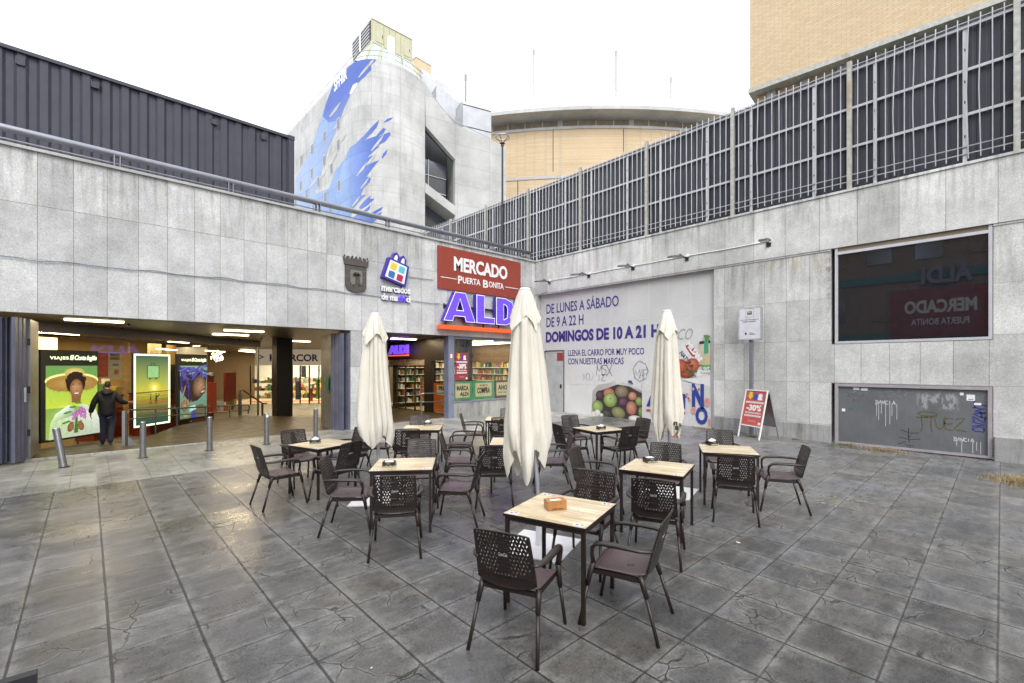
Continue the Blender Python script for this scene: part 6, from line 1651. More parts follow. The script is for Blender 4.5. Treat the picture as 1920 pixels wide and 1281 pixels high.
def bottle_half(z):
    """half width of the plain bottle figure at height z"""
    pts = [(.555,.034),(.60,.040),(.65,.036),(.70,.041),(.74,.030),(.785,.016),(.83,.015),(.835,.0)]
    if z < pts[0][0] or z > pts[-1][0]: return 0
    for (a, wa), (b, wb) in zip(pts, pts[1:]):
        if a <= z <= b: return wa+(wb-wa)*(z-a)/(b-a)
    return 0
def back_outline():
    out = []
    for k in range(11): out.append((back_w(ZT-.02-.045*0)*(-1+2*k/10), 0))
    P = []
    top = [(s, ZT-.012-.010*(s/.2)**2) for s in [-.185+.037*k for k in range(11)]]
    right = [(back_w(z), z) for z in (.86,.82,.76,.70,.64,.58,.53,.50)]
    bot = [(.215*math.cos(a)**.7 if math.cos(a) > 0 else 0, .50-.045*math.sin(a)) for a in [R(12*k) for k in range(1,8)]]
    bottom = bot+[(0,.455)]+[(-a, b) for a, b in reversed(bot)]
    left = [(-a, b) for a, b in reversed(right)]
    return top+right+bottom+left
def grains():
    out = []; rr = random.Random(9)
    dx, dz = .0262, .0300
    rows = int((.852-.545)/dz)
    for j in range(rows+1):
        z = .552+j*dz
        for i in range(-9, 10):
            s = i*dx+(dx/2 if j % 2 else 0)
            lim = back_w(z)-.022
            if z < .60: lim = min(lim, .09+(z-.545)*1.9)
            if abs(s) > lim or abs(s) < bottle_half(z)+.013 and bottle_half(z) > 0: continue
            a = R(32) if (i+j) % 2 else R(-32)
            L, w_ = .0136, .0047
            if rr.random() < .08: a = R(75); L = .008
            c, s_ = math.cos(a), math.sin(a); q = []
            for u, v in ((0,L),(w_,L*.45),(w_,-L*.45),(0,-L),(-w_,-L*.45),(-w_,L*.45)):
                q.append((s+u*c-v*s_, z+u*s_+v*c))
            out.append(q)
    return out
def curve_plate(outer, holes, name):
    cu = bpy.data.curves.new(name, 'CURVE'); cu.dimensions = '2D'; cu.fill_mode = 'BOTH'; cu.extrude = .004
    for pl in [outer]+holes:
        sp = cu.splines.new('POLY'); sp.points.add(len(pl)-1); sp.use_cyclic_u = True
        for q_, p_ in zip(sp.points, pl): q_.co = (p_[0], p_[1], 0, 1)
    o = bpy.data.objects.new(name, cu); COL.objects.link(o); bpy.context.view_layer.update()
    me = bpy.data.meshes.new_from_object(o.evaluated_get(bpy.context.evaluated_depsgraph_get()))
    bpy.data.objects.remove(o); bpy.data.curves.remove(cu); return me
def make_chair():
    t = thing('terrace_chair', 'x', 'chair', (0,0,0))
    me = curve_plate(back_outline(), grains(), 'backrest')
    bm = bmesh.new(); bm.from_mesh(me); bmesh.ops.remove_doubles(bm, verts=bm.verts, dist=.0002)
    for v in bm.verts: v.co = back_pt(v.co.x, v.co.y, v.co.z)
    bm.to_mesh(me); bm.free(); me.name = 'backrest'; me.materials.append(MAT['chair'])
    bo_ = bpy.data.objects.new('backrest', me); COL.objects.link(bo_); bo_.parent = t
    # rolled rim
    g = MB(); g.smooth = True; ol = back_outline(); pts = [back_pt(a, b) for a, b in ol[:19]]
    g.tube([back_pt(a,b) for a, b in reversed(ol[-8:])][::-1]+pts, .007, 6); g.build('back_rim', MAT['chair'], bo_)
    # lettering on the bottle figure (rear side)
    vs, fs = text_geo('Coca-Cola', .01, .85, .35); ax = min(v[0] for v in vs); bx = max(v[0] for v in vs); ay = min(v[1] for v in vs); by = max(v[1] for v in vs)
    g = MB(); g.add([back_pt(.034-(v[0]-ax)/(bx-ax)*.068, .693+(v[1]-ay)/(by-ay)*.026, .0052 if v[2] > 0 else .0045) for v in vs], fs); g.build('logo', MAT['logo'], bo_)
    # seat shell
    g = MB(); g.smooth = True; nx_, ny_ = 14, 12; top = []; bot = []
    for i in range(nx_+1):
        fx = i/nx_; x = -.20+.44*fx
        for j in range(ny_+1):
            fy = -1+2*j/ny_; hw = .215+.015*fx-.05*max(0,fx-.86)/.14
            y = fy*hw
            z = .448-.016*(1-fy*fy)*(math.sin(pi*min(1,fx*1.1)))+.012*abs(fy)**3-.03*max(0,fx-.86)/.14
            if fx < .18: z += .022*(1-fx/.18)**2
            top.append((x,y,z)); bot.append((x,y,z-.010))
    n1 = (ny_+1); N_ = len(top); fs = []
    for i in range(nx_):
        for j in range(ny_):
            a = i*n1+j; fs.append((a,a+n1,a+n1+1,a+1)); fs.append((N_+a,N_+a+1,N_+a+n1+1,N_+a+n1))
    rim = [i for i in range(n1)]+[i*n1+ny_ for i in range(1,nx_+1)]+[nx_*n1+j for j in range(ny_-1,-1,-1)]+[i*n1 for i in range(nx_-1,0,-1)]
    for a, b in zip(rim, rim[1:]+rim[:1]): fs.append((a,b,N_+b,N_+a))
    g.add(top+bot, fs); so_ = g.build('seat', MAT['seat'], t)
    g = MB()
    for k in range(3): g.box((-.06+k*.018,-.012+k*.006,.4345),(-.055+k*.018,.012+k*.006,.4375))
    g.build('drain_slot', MAT['black'], so_)
    g = MB(); 
    g.box((-.185,-.205,.405),(-.165,.205,.44)); g.box((.20,-.205,.395),(.22,.205,.43)); g.box((-.165,-.215,.40),(.20,-.195,.438)); g.box((-.165,.195,.40),(.20,.215,.438)); g.build('seat_frame', MAT['chair'], t)
    for s in (-1, 1):
        g = MB(); g.smooth = True; g.tube([(-.165,s*.215,.455),(-.185,s*.222,.40),(-.215,s*.230,.31)], [.021,.021,.017], 8); g.tube([(-.213,s*.230,.315),(-.305,s*.262,0)], .0135, 8); g.build('leg', MAT['chairleg'], t)
        g = MB(); g.smooth = True; g.tube([(.185,s*.235,.50),(.215,s*.232,.40),(.232,s*.236,.31)], [.019,.021,.017], 8); g.tube([(.231,s*.236,.315),(.292,s*.258,0)], .0135, 8); g.build('leg', MAT['chairleg'], t)
        g = MB(); g.smooth = True
        g.tube([(.187,s*.235,.495),(.195,s*.243,.56),(.188,s*.250,.615),(.155,s*.256,.648),(.09,s*.262,.660),(-.06,s*.268,.662),(-.17,s*.262,.658),(-.235,s*.235,.655),(-.262,s*.205,.655)], [.019,.018,.019,.021,.023,.023,.021,.017,.012], 10, sq=(1.25,.75))
        g.build('armrest', MAT['chair'], t)
    return t
def wood_mat():
    t = NT('printed plank tabletop'); p = t.pos(True); x, y, z = t.sep(p)
    pl = t.m('FLOOR', t.m('DIVIDE', y, .052)); rn = t.white(t.comb(pl, 3.0))
    rn2 = t.white(t.comb(pl, t.m('FLOOR', t.m('ADD', t.m('MULTIPLY', x, 2.2), t.m('MULTIPLY', rn, 7)))))
    gr_ = t.noise(t.comb(t.m('MULTIPLY', x, 3.5), t.m('ADD', t.m('MULTIPLY', y, 42.0), t.m('MULTIPLY', rn, 30))), 1, 5, .6, .4)
    c = t.mix(rn2, (.74,.68,.51), (.47,.38,.24)); c = t.mix(t.mr(gr_, .40, .64, 0, .75), c, (.38,.26,.13))
    kn = t.mr(t.vor(t.scale(p, (1,1.9,1)), 6.5), .03, .10, 1, 0)
    kn2 = t.mr(t.noise(t.scale(p, (2,9,1)), 2.4, 4, .7), .62, .70, 0, 1)
    c = t.mix(t.m('MULTIPLY', t.mr(t.m('FRACT', t.m('DIVIDE', y, .052)), 0, .05, .45, 0), .8), c, (.25,.17,.09)); c = t.mix(t.m('MULTIPLY', kn, .85), c, (.16,.09,.045)); c = t.mix(t.m('MULTIPLY', kn2, .55), c, (.20,.12,.06))
    t.col(c); t.rough(.30); return t.mat
MAT['wood'] = wood_mat(); MAT['tabledark'] = plain('dark brown table steel', (.022,.015,.012), .42, .2)
MAT['sticker'] = plain('faded sticker', (.62,.60,.62), .5)
TW = .735
def make_table():
    t = thing('terrace_table', 'x', 'table', (0,0,0)); h = TW/2
    g = MB(); g.box((-h,-h,.738),(h,h,.752)); to = g.build('tabletop', MAT['wood'], t)
    g = MB()
    for a, b in (((-h-.004,-h-.004,.733),(h+.004,-h+.0,.7515)),((-h-.004,h,.733),(h+.004,h+.004,.7515)),((-h-.004,-h,.733),(-h,h,.7515)),((h,-h,.733),(h+.004,h,.7515))): g.box(a, b)
    g.box((-h,-h,.728),(h,h,.7375)); g.build('edge', MAT['tabledark'], t)
    e = h-.01; g = MB()
    g.box((-e+.03,-e,.695),(e-.03,-e+.02,.727)); g.box((-e+.03,e-.02,.695),(e-.03,e,.727)); g.box((-e,-e+.03,.695),(-e+.02,e-.03,.727)); g.box((e-.02,-e+.03,.695),(e,e-.03,.727)); g.build('apron', MAT['tabledark'], t)
    for a in (-1,1):
        for b in (-1,1):
            g = MB(); x, y = a*(e-.0152), b*(e-.0152); g.box((x-.015,y-.015,.012),(x+.015,y+.015,.7275)); g.box((x-.017,y-.017,0),(x+.017,y+.017,.012)); g.build('leg', MAT['tabledark'], t)
    for a, b in ((-1,-1),(1,-1),(1,1),(-1,1)):
        g = MB(); x, y = a*(h-.07), b*(h-.05); g.box((x-.045,y-.028,.7521),(x+.045,y+.028,.7526)); so_ = g.build('corner_sticker', MAT['sticker'], to)
        g = MB(); g.box((x-.03,y-.018,.7527),(x-.008,y+.006,.753)); g.build('sticker_print', MAT['red2'], so_)
        g = MB(); g.box((x+.005,y-.012,.7527),(x+.03,y+.014,.753)); g.build('sticker_print', MAT['blue'], so_)
    return t
tables = [
 ((3.07,2.63),16,'front table with a wooden napkin box, nearest the camera'),
 ((5.17,2.89),16,'table in front of the right parasol with a chair pushed in on the near side'),
 ((6.99,2.78),29,'table farthest right, on the open paving before the wall'),
 ((7.36,5.35),-14,'back table between the middle and right parasols'),
 ((3.00,5.16),53,'table with a black napkin box in the left group, in front of the left parasol'),
 ((2.83,7.36),16,'farthest left table beside the bollards'),
 ((4.95,7.82),50,'table behind the left parasol near the lobby doors'),
 ((5.17,5.44),45,'table half hidden behind the middle parasol'),
 ((7.05,7.80),45,'farthest back table near the low granite wall')]
tb0 = make_table()
for i, ((x,y),a,lab) in enumerate(tables):
    o = tb0 if i == 0 else copy_tree(tb0)
    o.location = (x,y,gz(x,y)); o.rotation_euler = (0,0,R(a+90)); o['label'] = lab; o['group'] = 'square wood topped terrace tables'
# chairs: (x, y, heading, label) ; x,y = chair centre on the ground, heading = where the sitter looks
def from_rear(xr, yr, h): return (xr+.30*math.cos(R(h)), yr+.30*math.sin(R(h)), h)
def from_back(xb, yb, h): return (xb+.315*math.cos(R(h)), yb+.315*math.sin(R(h)), h)
CH = [
 (*from_rear(2.10,2.33,22),'nearest chair of all, seen from behind at the front table'),
 (*from_rear(3.24,1.745,107),'nearest chair facing left at the right side of the front table'),
 (*from_back(4.02,2.95,196),'chair across the front table, facing the camera'),
 (4.42,2.48,23,'chair with its back to the camera at the table before the right parasol'),
 (*from_back(6.17,3.32,205),'chair facing the camera on the far side of the table before the right parasol'),
 (4.98,3.66,-72,'chair seen from the side between the front table and the middle parasol'),
 (*from_rear(6.00,2.28,25),'chair with its back to the camera at the farthest right table'),
 (*from_back(8.07,3.34,207),'chair facing the camera behind the farthest right table'),
 (*from_rear(7.31,1.86,118),'rightmost chair of all, turned left and pulled away from its table'),
 (*from_back(7.92,6.55,250),'chair facing the camera on the far left side of the back table'),
 (*from_back(6.53,5.72,-22),'chair turned right just right of the middle parasol'),
 (*from_back(7.30,4.60,75),'chair seen from behind on the near right side of the back table'),
 (*from_back(8.60,5.12,163),'chair tucked beside the right parasol, facing left'),
 (5.58,4.98,138,'chair facing left immediately right of the middle parasol fabric'),
 (*from_rear(4.22,4.83,48),'chair seen from behind left of the middle parasol pole'),
 (4.52,6.02,-42,'chair turned right behind the chair left of the middle parasol'),
 (*from_rear(3.72,4.52,131),'chair facing left on the right side of the table before the left parasol'),
 (*from_rear(2.36,4.25,57),'chair seen from behind in front of the left group table'),
 (*from_rear(2.19,5.62,-38),'chair turned right on the left side of the left group table'),
 (*from_back(3.80,6.02,234),'chair facing the camera behind the left group table'),
 (2.12,7.14,3,'leftmost chair of all, beside the bollards'),
 (*from_back(2.72,8.43,277),'chair facing the camera behind the farthest left table'),
 (*from_back(2.92,6.50,110),'chair seen from behind at the near side of the farthest left table'),
 (*from_back(3.74,7.86,200),'chair left of the left parasol, facing left'),
 (4.22,8.20,-42,'chair half hidden behind the left parasol fabric, turned right'),
 (*from_back(4.20,7.12,57),'chair seen from behind just right of the left parasol'),
 (*from_back(5.50,8.80,235),'chair facing the camera nearest the lobby doors'),
 (*from_back(5.66,6.98,138),'chair facing left at the right side of the table near the lobby doors'),
 (*from_back(6.30,8.38,-43),'chair turned right nearest the blue grey shop column'),
 (*from_back(6.53,7.26,48),'chair seen from behind at the farthest back table'),
 (*from_back(7.95,8.55,225),'chair facing the camera against the low granite wall'),
]
ch0 = make_chair()
for i, (x, y, h, lab) in enumerate(CH):
    o = ch0 if i == 0 else copy_tree(ch0)
    o.location = (x, y, gz(x,y)+.0005); o.rotation_euler = (0,0,R(h)); o['label'] = lab; o['group'] = 'brown perforated terrace chairs'
# napkin boxes
MAT['boxblack'] = plain('black napkin box', (.018,.017,.015), .35); MAT['boxwood'] = plain('varnished wood box', (.36,.16,.05), .3, var=.2, sc=12)
MAT['paper'] = plain('paper napkin', (.80,.80,.80), .6, var=.03); MAT['pattern'] = plain('pale pattern', (.45,.45,.36), .5)
def napkin(lab, x, y, rz, wood=False, fluff=True, dz=.7525):
    t = thing('napkin_box', lab, 'napkin box', (x,y,gz(x,y)+dz), R(rz), 'napkin boxes on the terrace tables')
    m = MAT['boxwood' if wood else 'boxblack']; w_, d_, h_ = (.085,.055,.075) if wood else (.075,.055,.062)
    g = MB(); g.box((-w_,-d_,.004 if wood else 0),(w_,-d_+.008,h_)); g.box((-w_,d_-.008,.004 if wood else 0),(w_,d_,h_)); g.box((-w_,-d_+.008,0),(-w_+.008,d_-.008,h_)); g.box((w_-.008,-d_+.008,0),(w_,d_-.008,h_)); g.box((-w_+.008,-d_+.008,0),(w_-.008,d_-.008,.006)); g.build('body', m, t)
    if wood:
        g = MB(); plate(g, [(-w_,-d_),(w_,-d_),(w_,d_),(-w_,d_)], [(-.05,-.028),(.05,-.028),(.05,.028),(-.05,.028)], h_, h_+.006); g.build('lid', m, t)
        g = MB(); g.box((-.05,-.027,h_-.02),(.05,.027,h_+.001)); g.build('napkins', MAT['paper'], t)
        g = MB(); g.text('cerveza artesana', -.05,-.01,.05,.004,.0,.02,.0006, M=Matrix.Translation((0,-d_,.02)) @ Matrix.Rotation(R(90),4,'X')); g.build('lettering', MAT['frame_dark'], t)
    else:
        g = MB(); r_ = random.Random(int(x*100))
        n = 5
        for k in range(n):
            a = r_.uniform(-.5,.5) if fluff else 0; hh = r_.uniform(.02,.045) if fluff else .004
            g.add([(-.045,-.035+k*.014,.03),(.045,-.035+k*.014,.03),(.04+a*.02,-.03+k*.014+a*.03,h_+hh*.6),(.0+a*.03,-.03+k*.014,h_+hh),(-.05,-.03+k*.014-a*.02,h_+hh*.3)], [(0,1,2,3,4)])
        g.box((-.05,-.04,.03),(.05,.04,h_-.004)); g.build('napkins', MAT['paper'], t)
        for sgn in (-1,1):
            g = MB()
            for k in range(9):
                xx = -w_+.012+k*.0165; g.prism([(xx,.004),(xx+.009,.004),(xx+.011,.014+.006*(k%3)),(xx-.002,.016)], sgn*(d_+.0002), sgn*(d_+.0012), M=Matrix.Rotation(R(90),4,'X'))
            g.build('pattern', MAT['pattern'], t)
        g = MB(); g.text('Mahou', -.022,.038,.022,.048,.0,.02,.0008, M=Matrix.Translation((0,-d_,0)) @ Matrix.Rotation(R(90),4,'X')); g.build('lettering', MAT['pattern'], t)
def tpix(px, py, z=.755):
    d = (EYE-z)*FX/(py-HZ); p = at_d(px, py, d); return p.x, p.y
for px, py, rz, lab, wood, fl in ((1041,955,-28,'wooden napkin box on the nearest table',True,False),(1219,868,-30,'black napkin box on the table before the right parasol',False,False),(1335,836,-25,'black napkin box with loose napkins on the farthest right table',False,True),
     (1127,808,-25,'black napkin box on the back table beyond the middle parasol',False,True),(730,876,-38,'black napkin box on the left group table',False,False),(591,833,-30,'black napkin box on the farthest left table',False,True),(802,800,-30,'black napkin box with a napkin pulled up near the lobby doors',False,True)):
    x, y = tpix(px, py); napkin(lab, x, y, rz, wood, fl)

# ---- folded parasols ------------------------------------------------------------
def cloth_mat():
    t = NT('cream parasol canvas'); p = t.pos(True)
    f = t.m('MULTIPLY', t.mr(t.noise(p, 3, 5), .3, .7, .93, 1.05), t.mr(t.noise(p, 260, 2), .3, .7, .96, 1.04))
    t.col(t.mulc((.72,.69,.60), f)); t.rough(.85)
    t.bump(t.noise(t.scale(p,(3,3,.8)), 9, 4), .01, .5)
    tr = t.n.new('ShaderNodeBsdfTranslucent'); tr.inputs[0].default_value = (.72,.68,.56,1)
    ms = t.n.new('ShaderNodeMixShader'); ms.inputs[0].default_value = .12
    t.L(t.b.outputs[0], ms.inputs[1]); t.L(tr.outputs[0], ms.inputs[2]); t.L(ms.outputs[0], t.out.inputs[0]); return t.mat
MAT['canvas'] = cloth_mat(); MAT['polegrey'] = plain('pale grey pole', (.50,.51,.55), .35, .3); MAT['plate'] = plain('white steel plate', (.68,.68,.70), .4)
MAT['print_red'] = plain('red canvas print', (.35,.05,.04), .7)
def fold_cloth(mb, rows, rfun, hem, zt, seed, amp, n=220, twist=.25):
    """gathered cloth with irregular folds: rfun(f) mean radius, hem(a) lowest z, amp(f) fold depth"""
    rr = random.Random(seed); P6 = [rr.uniform(0,6.28) for _ in range(9)]
    # fold profile: sharp ridges at irregular angles
    cuts = []; a = 0
    while a < 2*pi: cuts.append(a); a += rr.uniform(.42,1.05)
    cuts = [c*2*pi/a for c in cuts]+[2*pi]; dep = [rr.uniform(.45,1.25) for _ in cuts]
    vs = []
    for i in range(rows):
        f = i/(rows-1)
        for j in range(n):
            a = 2*pi*j/n; aw = (a+.22*math.sin(2.1*f+P6[0])*f) % (2*pi)
            k = max(q for q in range(len(cuts)-1) if cuts[q] <= aw+1e-9); fr = (aw-cuts[k])/(cuts[k+1]-cuts[k])
            wd = (cuts[k+1]-cuts[k])
            lobe = math.sin(pi*fr)**.62*dep[k]*min(1.2, wd/.7)
            fine = .5*math.sin(9*a+P6[1]+3*f)+.35*math.sin(17*a+P6[2]-5*f)+.25*math.sin(31*a+P6[3]+4*f)
            A_ = amp(f)
            rad = rfun(f, a)*(1-.50*A_+.72*A_*lobe+.07*A_*fine)
            z = zt+(hem(a)-zt)*f
            aa = a+twist*f*A_
            vs.append((rad*math.cos(aa), rad*math.sin(aa), z))
    fs = []
    for i in range(rows-1):
        for j in range(n): fs.append((i*n+j, i*n+(j+1)%n, (i+1)*n+(j+1)%n, (i+1)*n+j))
    mb.smooth = True; mb.add(vs, fs)
def parasol(lab, x, y, ztop, z0, zlow, rb, seed, tilt=(0,0), mark=None, base_rz=20):
    z_g = gz(x,y)
    t = thing('closed_parasol', lab, 'parasol', (x,y,z_g), group='closed cream parasols')
    H_ = ztop-z_g
    rr = random.Random(seed)
    Mb = Matrix.Rotation(R(base_rz),4,'Z'); g = MB(); g.box((-.36,-.36,.0),(.36,.36,.012), M=Mb); g.build('base_plate', MAT['plate'], t)
    g = MB(); g.lathe([(.045,.012),(.045,.36),(.03,.37)], 16); g.build('base_tube', MAT['plate'], t)
    hub = Vector((tilt[0], tilt[1], H_))
    g = MB(); g.smooth = True; g.tube([(0,0,.3),(tilt[0]*.3,tilt[1]*.3,H_*.35),hub-Vector((0,0,.05))], .024, 12); g.build('pole', MAT['polegrey'], t)
    # hem: four or five hanging points of different length with slanting edges between
    ks = []; a = rr.uniform(0,1)
    while a < 6.28+.0: ks.append((a, None)); a += rr.uniform(.55,.95)
    vals = [(zlow if i % 2 else z0)+rr.uniform(-.02,.12)*(1 if i % 2 else 1) for i in range(len(ks))]
    vals[1] = zlow
    ks = [(k[0], v) for k, v in zip(ks, vals)]
    def hem(a):
        a = (a-ks[0][0]) % (2*pi)+ks[0][0]; pts = ks+[(ks[0][0]+2*pi, ks[0][1])]
        for (p, u), (q, v) in zip(pts, pts[1:]):
            if p <= a <= q:
                s_ = (a-p)/(q-p); s_ = s_*s_*(3-2*s_); return u+(v-u)*s_
        return z0
    e1, e2 = rr.uniform(0,6.28), rr.uniform(0,6.28)
    def rf(f, a):
        r_ = .058+.085*min(1,f/.15)+(rb-.143)*max(0,(f-.13)/.87)**1.05
        if f > .86: r_ *= 1-.22*((f-.86)/.14)**1.5
        return r_*(1+.08*f*math.cos(a-e1)+.06*f*math.cos(2*a-e2))
    sh = Matrix.Translation((tilt[0],tilt[1],0))
    g = MB(M=sh); fold_cloth(g, 48, rf, hem, H_-.03, seed, lambda f: .10+.48*min(1,f/.45)); cn = g.build('canopy', MAT['canvas'], t)
    def hem2(a):
        q_ = (a*4/(2*pi)*2+seed*.3) % 2; return H_-.30-.17*(1-abs(q_-1))**1.3
    g = MB(M=sh); fold_cloth(g, 16, lambda f, a: .062+.112*f**.85, hem2, H_-.004, seed+5, lambda f: .05+.30*f, twist=0); g.build('vent_flap', MAT['canvas'], t)
    g = MB(M=Matrix.Translation((tilt[0],tilt[1],0))); g.lathe([(.066,H_-.02),(.068,H_+.0),(.05,H_+.018),(.0,H_+.024)], 20); g.build('cap', MAT['plate'], t)
    return t, cn
sr = (SA,-CA)
parasol('middle parasol, tallest and nearest, folded above the front table', 3.72, 3.50, 2.84, 1.02, .72, .27, 3, tilt=(-.165*SA,.165*CA), base_rz=20)
parasol('left parasol folded behind the left group table', 3.27, 6.36, 2.77, .98, .76, .28, 8, tilt=(-.055*SA,.055*CA), base_rz=50)
t_, cn = parasol('right parasol folded beyond the table before the right wall', 6.79, 3.58, 2.86, 1.06, .78, .25, 14, tilt=(-.02,.04), base_rz=14)
# dark lettering glimpsed in the folds of the right parasol
Mz = Matrix.Translation((0,0,0)) @ frame((-.25*CA, -.25*SA, 1.02), (SA,-CA,0), (0,0,1))
g = MB(M=Mz); g.text('n', -.03,.05,.03,.11,.0,.06,.003); g.text('a', -.01,-.02,.05,.05,.0,.06,.003); g.build('lettering', MAT['ink'], cn)
g = MB(M=Mz); g.text('ADO', -.05,-.13,.03,-.095,.0,.04,.003); g.build('lettering', MAT['print_red'], cn)

# ================================================================ PERSON
def skin_obj(name, nodes, edges, mat, parent, sub=1, root=0):
    me = bpy.data.meshes.new(name)
    me.from_pydata([n_[0] for n_ in nodes], edges, [])
    o = bpy.data.objects.new(name, me); COL.objects.link(o)
    md = o.modifiers.new('skin', 'SKIN'); md.use_smooth_shade = True
    for i, n_ in enumerate(nodes):
        r_ = n_[1]; me.skin_vertices[0].data[i].radius = r_ if isinstance(r_, tuple) else (r_, r_)
        me.skin_vertices[0].data[i].use_root = (i == root)
    sb = o.modifiers.new('subd', 'SUBSURF'); sb.levels = sub; sb.render_levels = sub
    bpy.context.view_layer.update()
    me2 = bpy.data.meshes.new_from_object(o.evaluated_get(bpy.context.evaluated_depsgraph_get()))
    bpy.data.objects.remove(o); me2.name = name
    o = bpy.data.objects.new(name, me2); COL.objects.link(o)
    me2.materials.clear(); me2.materials.append(mat); o.parent = parent
    for p_ in me2.polygons: p_.use_smooth = True
    return o
# local: x to the right, y forwards (away from the camera), z up
PZ = -.17
pp_ = at_d(201, 837, 12.5)
PR = thing('person', 'man seen from behind in a dark hooded jacket and jeans walking towards the lit posters', 'person', (pp_.x,pp_.y,PZ), R(-4))
MAT['skin'] = plain('skin', (.36,.19,.12), .5, var=.06); MAT['hair'] = plain('short dark hair', (.028,.018,.012), .7, var=.2, sc=40)
MAT['jacket'] = plain('black padded jacket', (.005,.005,.007), .65, var=.25, sc=9, bump=.006); MAT['jeans'] = plain('dark blue jeans', (.020,.026,.050), .8, var=.2, sc=30); MAT['shoe'] = plain('black shoes', (.012,.011,.01), .5)
head = [((0,0,.98),.11),((0,0,1.20),.12),((0,-.01,1.40),.10),((0,0,1.50),.055),((.01,.015,1.60),(.075,.085)),((.012,.02,1.69),(.072,.088)),
  ((-.18,0,1.42),.055),((-.30,-.02,1.18),.045),((-.37,.04,.93),.032),((-.375,.055,.86),(.035,.02)),
  ((.18,0,1.42),.055),((.33,-.04,1.18),.045),((.47,.15,1.15),.032),((.52,.20,1.15),(.03,.022)),
  ((-.09,0,.88),.09),((-.08,.04,.50),.06),((-.11,.10,.09),.03),((-.11,.16,.05),.02),
  ((.09,0,.88),.09),((.10,-.03,.50),.06),((.07,-.16,.12),.03),((.075,-.10,.05),.02)]
hed = [(0,1),(1,2),(2,3),(3,4),(4,5),(2,6),(6,7),(7,8),(8,9),(2,10),(10,11),(11,12),(12,13),(0,14),(14,15),(15,16),(16,17),(0,18),(18,19),(19,20),(20,21)]
nodes = list(head); edges = list(hed)
def hand(wr, dirv, side, curl):
    b = len(nodes)
    d_ = Vector(dirv).normalized(); u = Vector(side).normalized(); nrm_ = d_.cross(u)
    for k in range(4):
        o_ = Vector(nodes[wr][0])+u*(-.027+.018*k)+d_*.02; L = (.065,.075,.07,.055)[k]; i0 = len(nodes)
        nodes.append((tuple(o_+d_*.02), .0085)); nodes.append((tuple(o_+d_*(.02+L*.5)+nrm_*curl*L*.2), .008)); nodes.append((tuple(o_+d_*(.02+L*.85)+nrm_*curl*L*.7), .007))
        edges.extend([(wr,i0),(i0,i0+1),(i0+1,i0+2)])
    i0 = len(nodes); o_ = Vector(nodes[wr][0])-u*.03-d_*.01
    nodes.append((tuple(o_), .010)); nodes.append((tuple(o_-u*.025+d_*.04), .008)); edges.extend([(wr,i0),(i0,i0+1)])
hand(9, (0,.1,-1), (0,1,0), .6); hand(13, (.6,.5,.0), (0,.2,1), .8)
skin_obj('body', nodes, edges, MAT['skin'], PR, 1)
jk = [((0,0,.76),(.21,.15)),((0,0,.95),(.215,.16)),((0,-.01,1.15),(.205,.155)),((0,-.02,1.33),(.20,.14)),((0,-.015,1.46),(.115,.10)),((0,-.045,1.545),(.085,.07)),
  ((-.19,-.01,1.40),.095),((-.30,-.02,1.18),.082),((-.365,.035,.95),.068),((-.37,.04,.91),.055),((.19,-.01,1.40),.095),((.33,-.04,1.18),.080),((.43,.09,1.155),.065),((.47,.145,1.15),.052)]
skin_obj('jacket', jk, [(0,1),(1,2),(2,3),(3,4),(4,5),(3,6),(6,7),(7,8),(8,9),(3,10),(10,11),(11,12),(12,13)], MAT['jacket'], PR, 2)
g = MB(); g.smooth = True; g.tube([(-.12,-.09,1.49),(-.07,-.16,1.45),(0,-.19,1.42),(.07,-.16,1.45),(.12,-.09,1.49)], [.03,.05,.06,.05,.03], 10); g.build('hood', MAT['jacket'], PR)
jn = [((0,0,.90),(.17,.13)),((-.09,.0,.80),.105),((-.085,.04,.50),.085),((-.11,.10,.06),.074),((.09,0,.80),.105),((.10,-.03,.50),.085),((.07,-.155,.08),.074)]
skin_obj('jeans', jn, [(0,1),(1,2),(2,3),(0,4),(4,5),(5,6)], MAT['jeans'], PR, 2)
for s_, y0_ in ((-.11,.10),(.075,-.15)):
    skin_obj('shoe', [((s_,y0_-.05,.05),(.045,.05)),((s_,y0_+.05,.05),(.048,.05)),((s_,y0_+.16,.03),(.045,.03)),((s_,y0_+.20,.025),(.03,.02))], [(0,1),(1,2),(2,3)], MAT['shoe'], PR, 1)
PR.scale = (.90,.95,1.0)
# face, ears and hair on the head
g = MB(); g.smooth = True; g.tube([(.012,.10,1.665),(.014,.125,1.64),(.013,.118,1.625)], [.010,.015,.010], 6)
for s_ in (-1,1): g.tube([(.012+s_*.078,.01,1.685),(.012+s_*.092,.0,1.67),(.012+s_*.085,.012,1.625)], [.012,.018,.010], 6)
g.build('face_feature', MAT['skin'], PR)
g = MB()
for s_ in (-1,1): g.lathe([(.0,-.008),(.011,0),(.0,.008)], 8, (.012+s_*.032,.098,1.668))
g.box((-.015,.092,1.592),(.04,.104,1.598)); g.build('eyes_and_mouth', MAT['hair'], PR)
skin_obj('hair', [((.01,-.03,1.585),(.060,.055)),((.01,-.020,1.635),(.074,.080)),((.012,-.006,1.685),(.082,.090)),((.012,.005,1.735),(.072,.080)),((.012,.005,1.758),(.04,.045))], [(0,1),(1,2),(2,3),(3,4)], MAT['hair'], PR, 2)

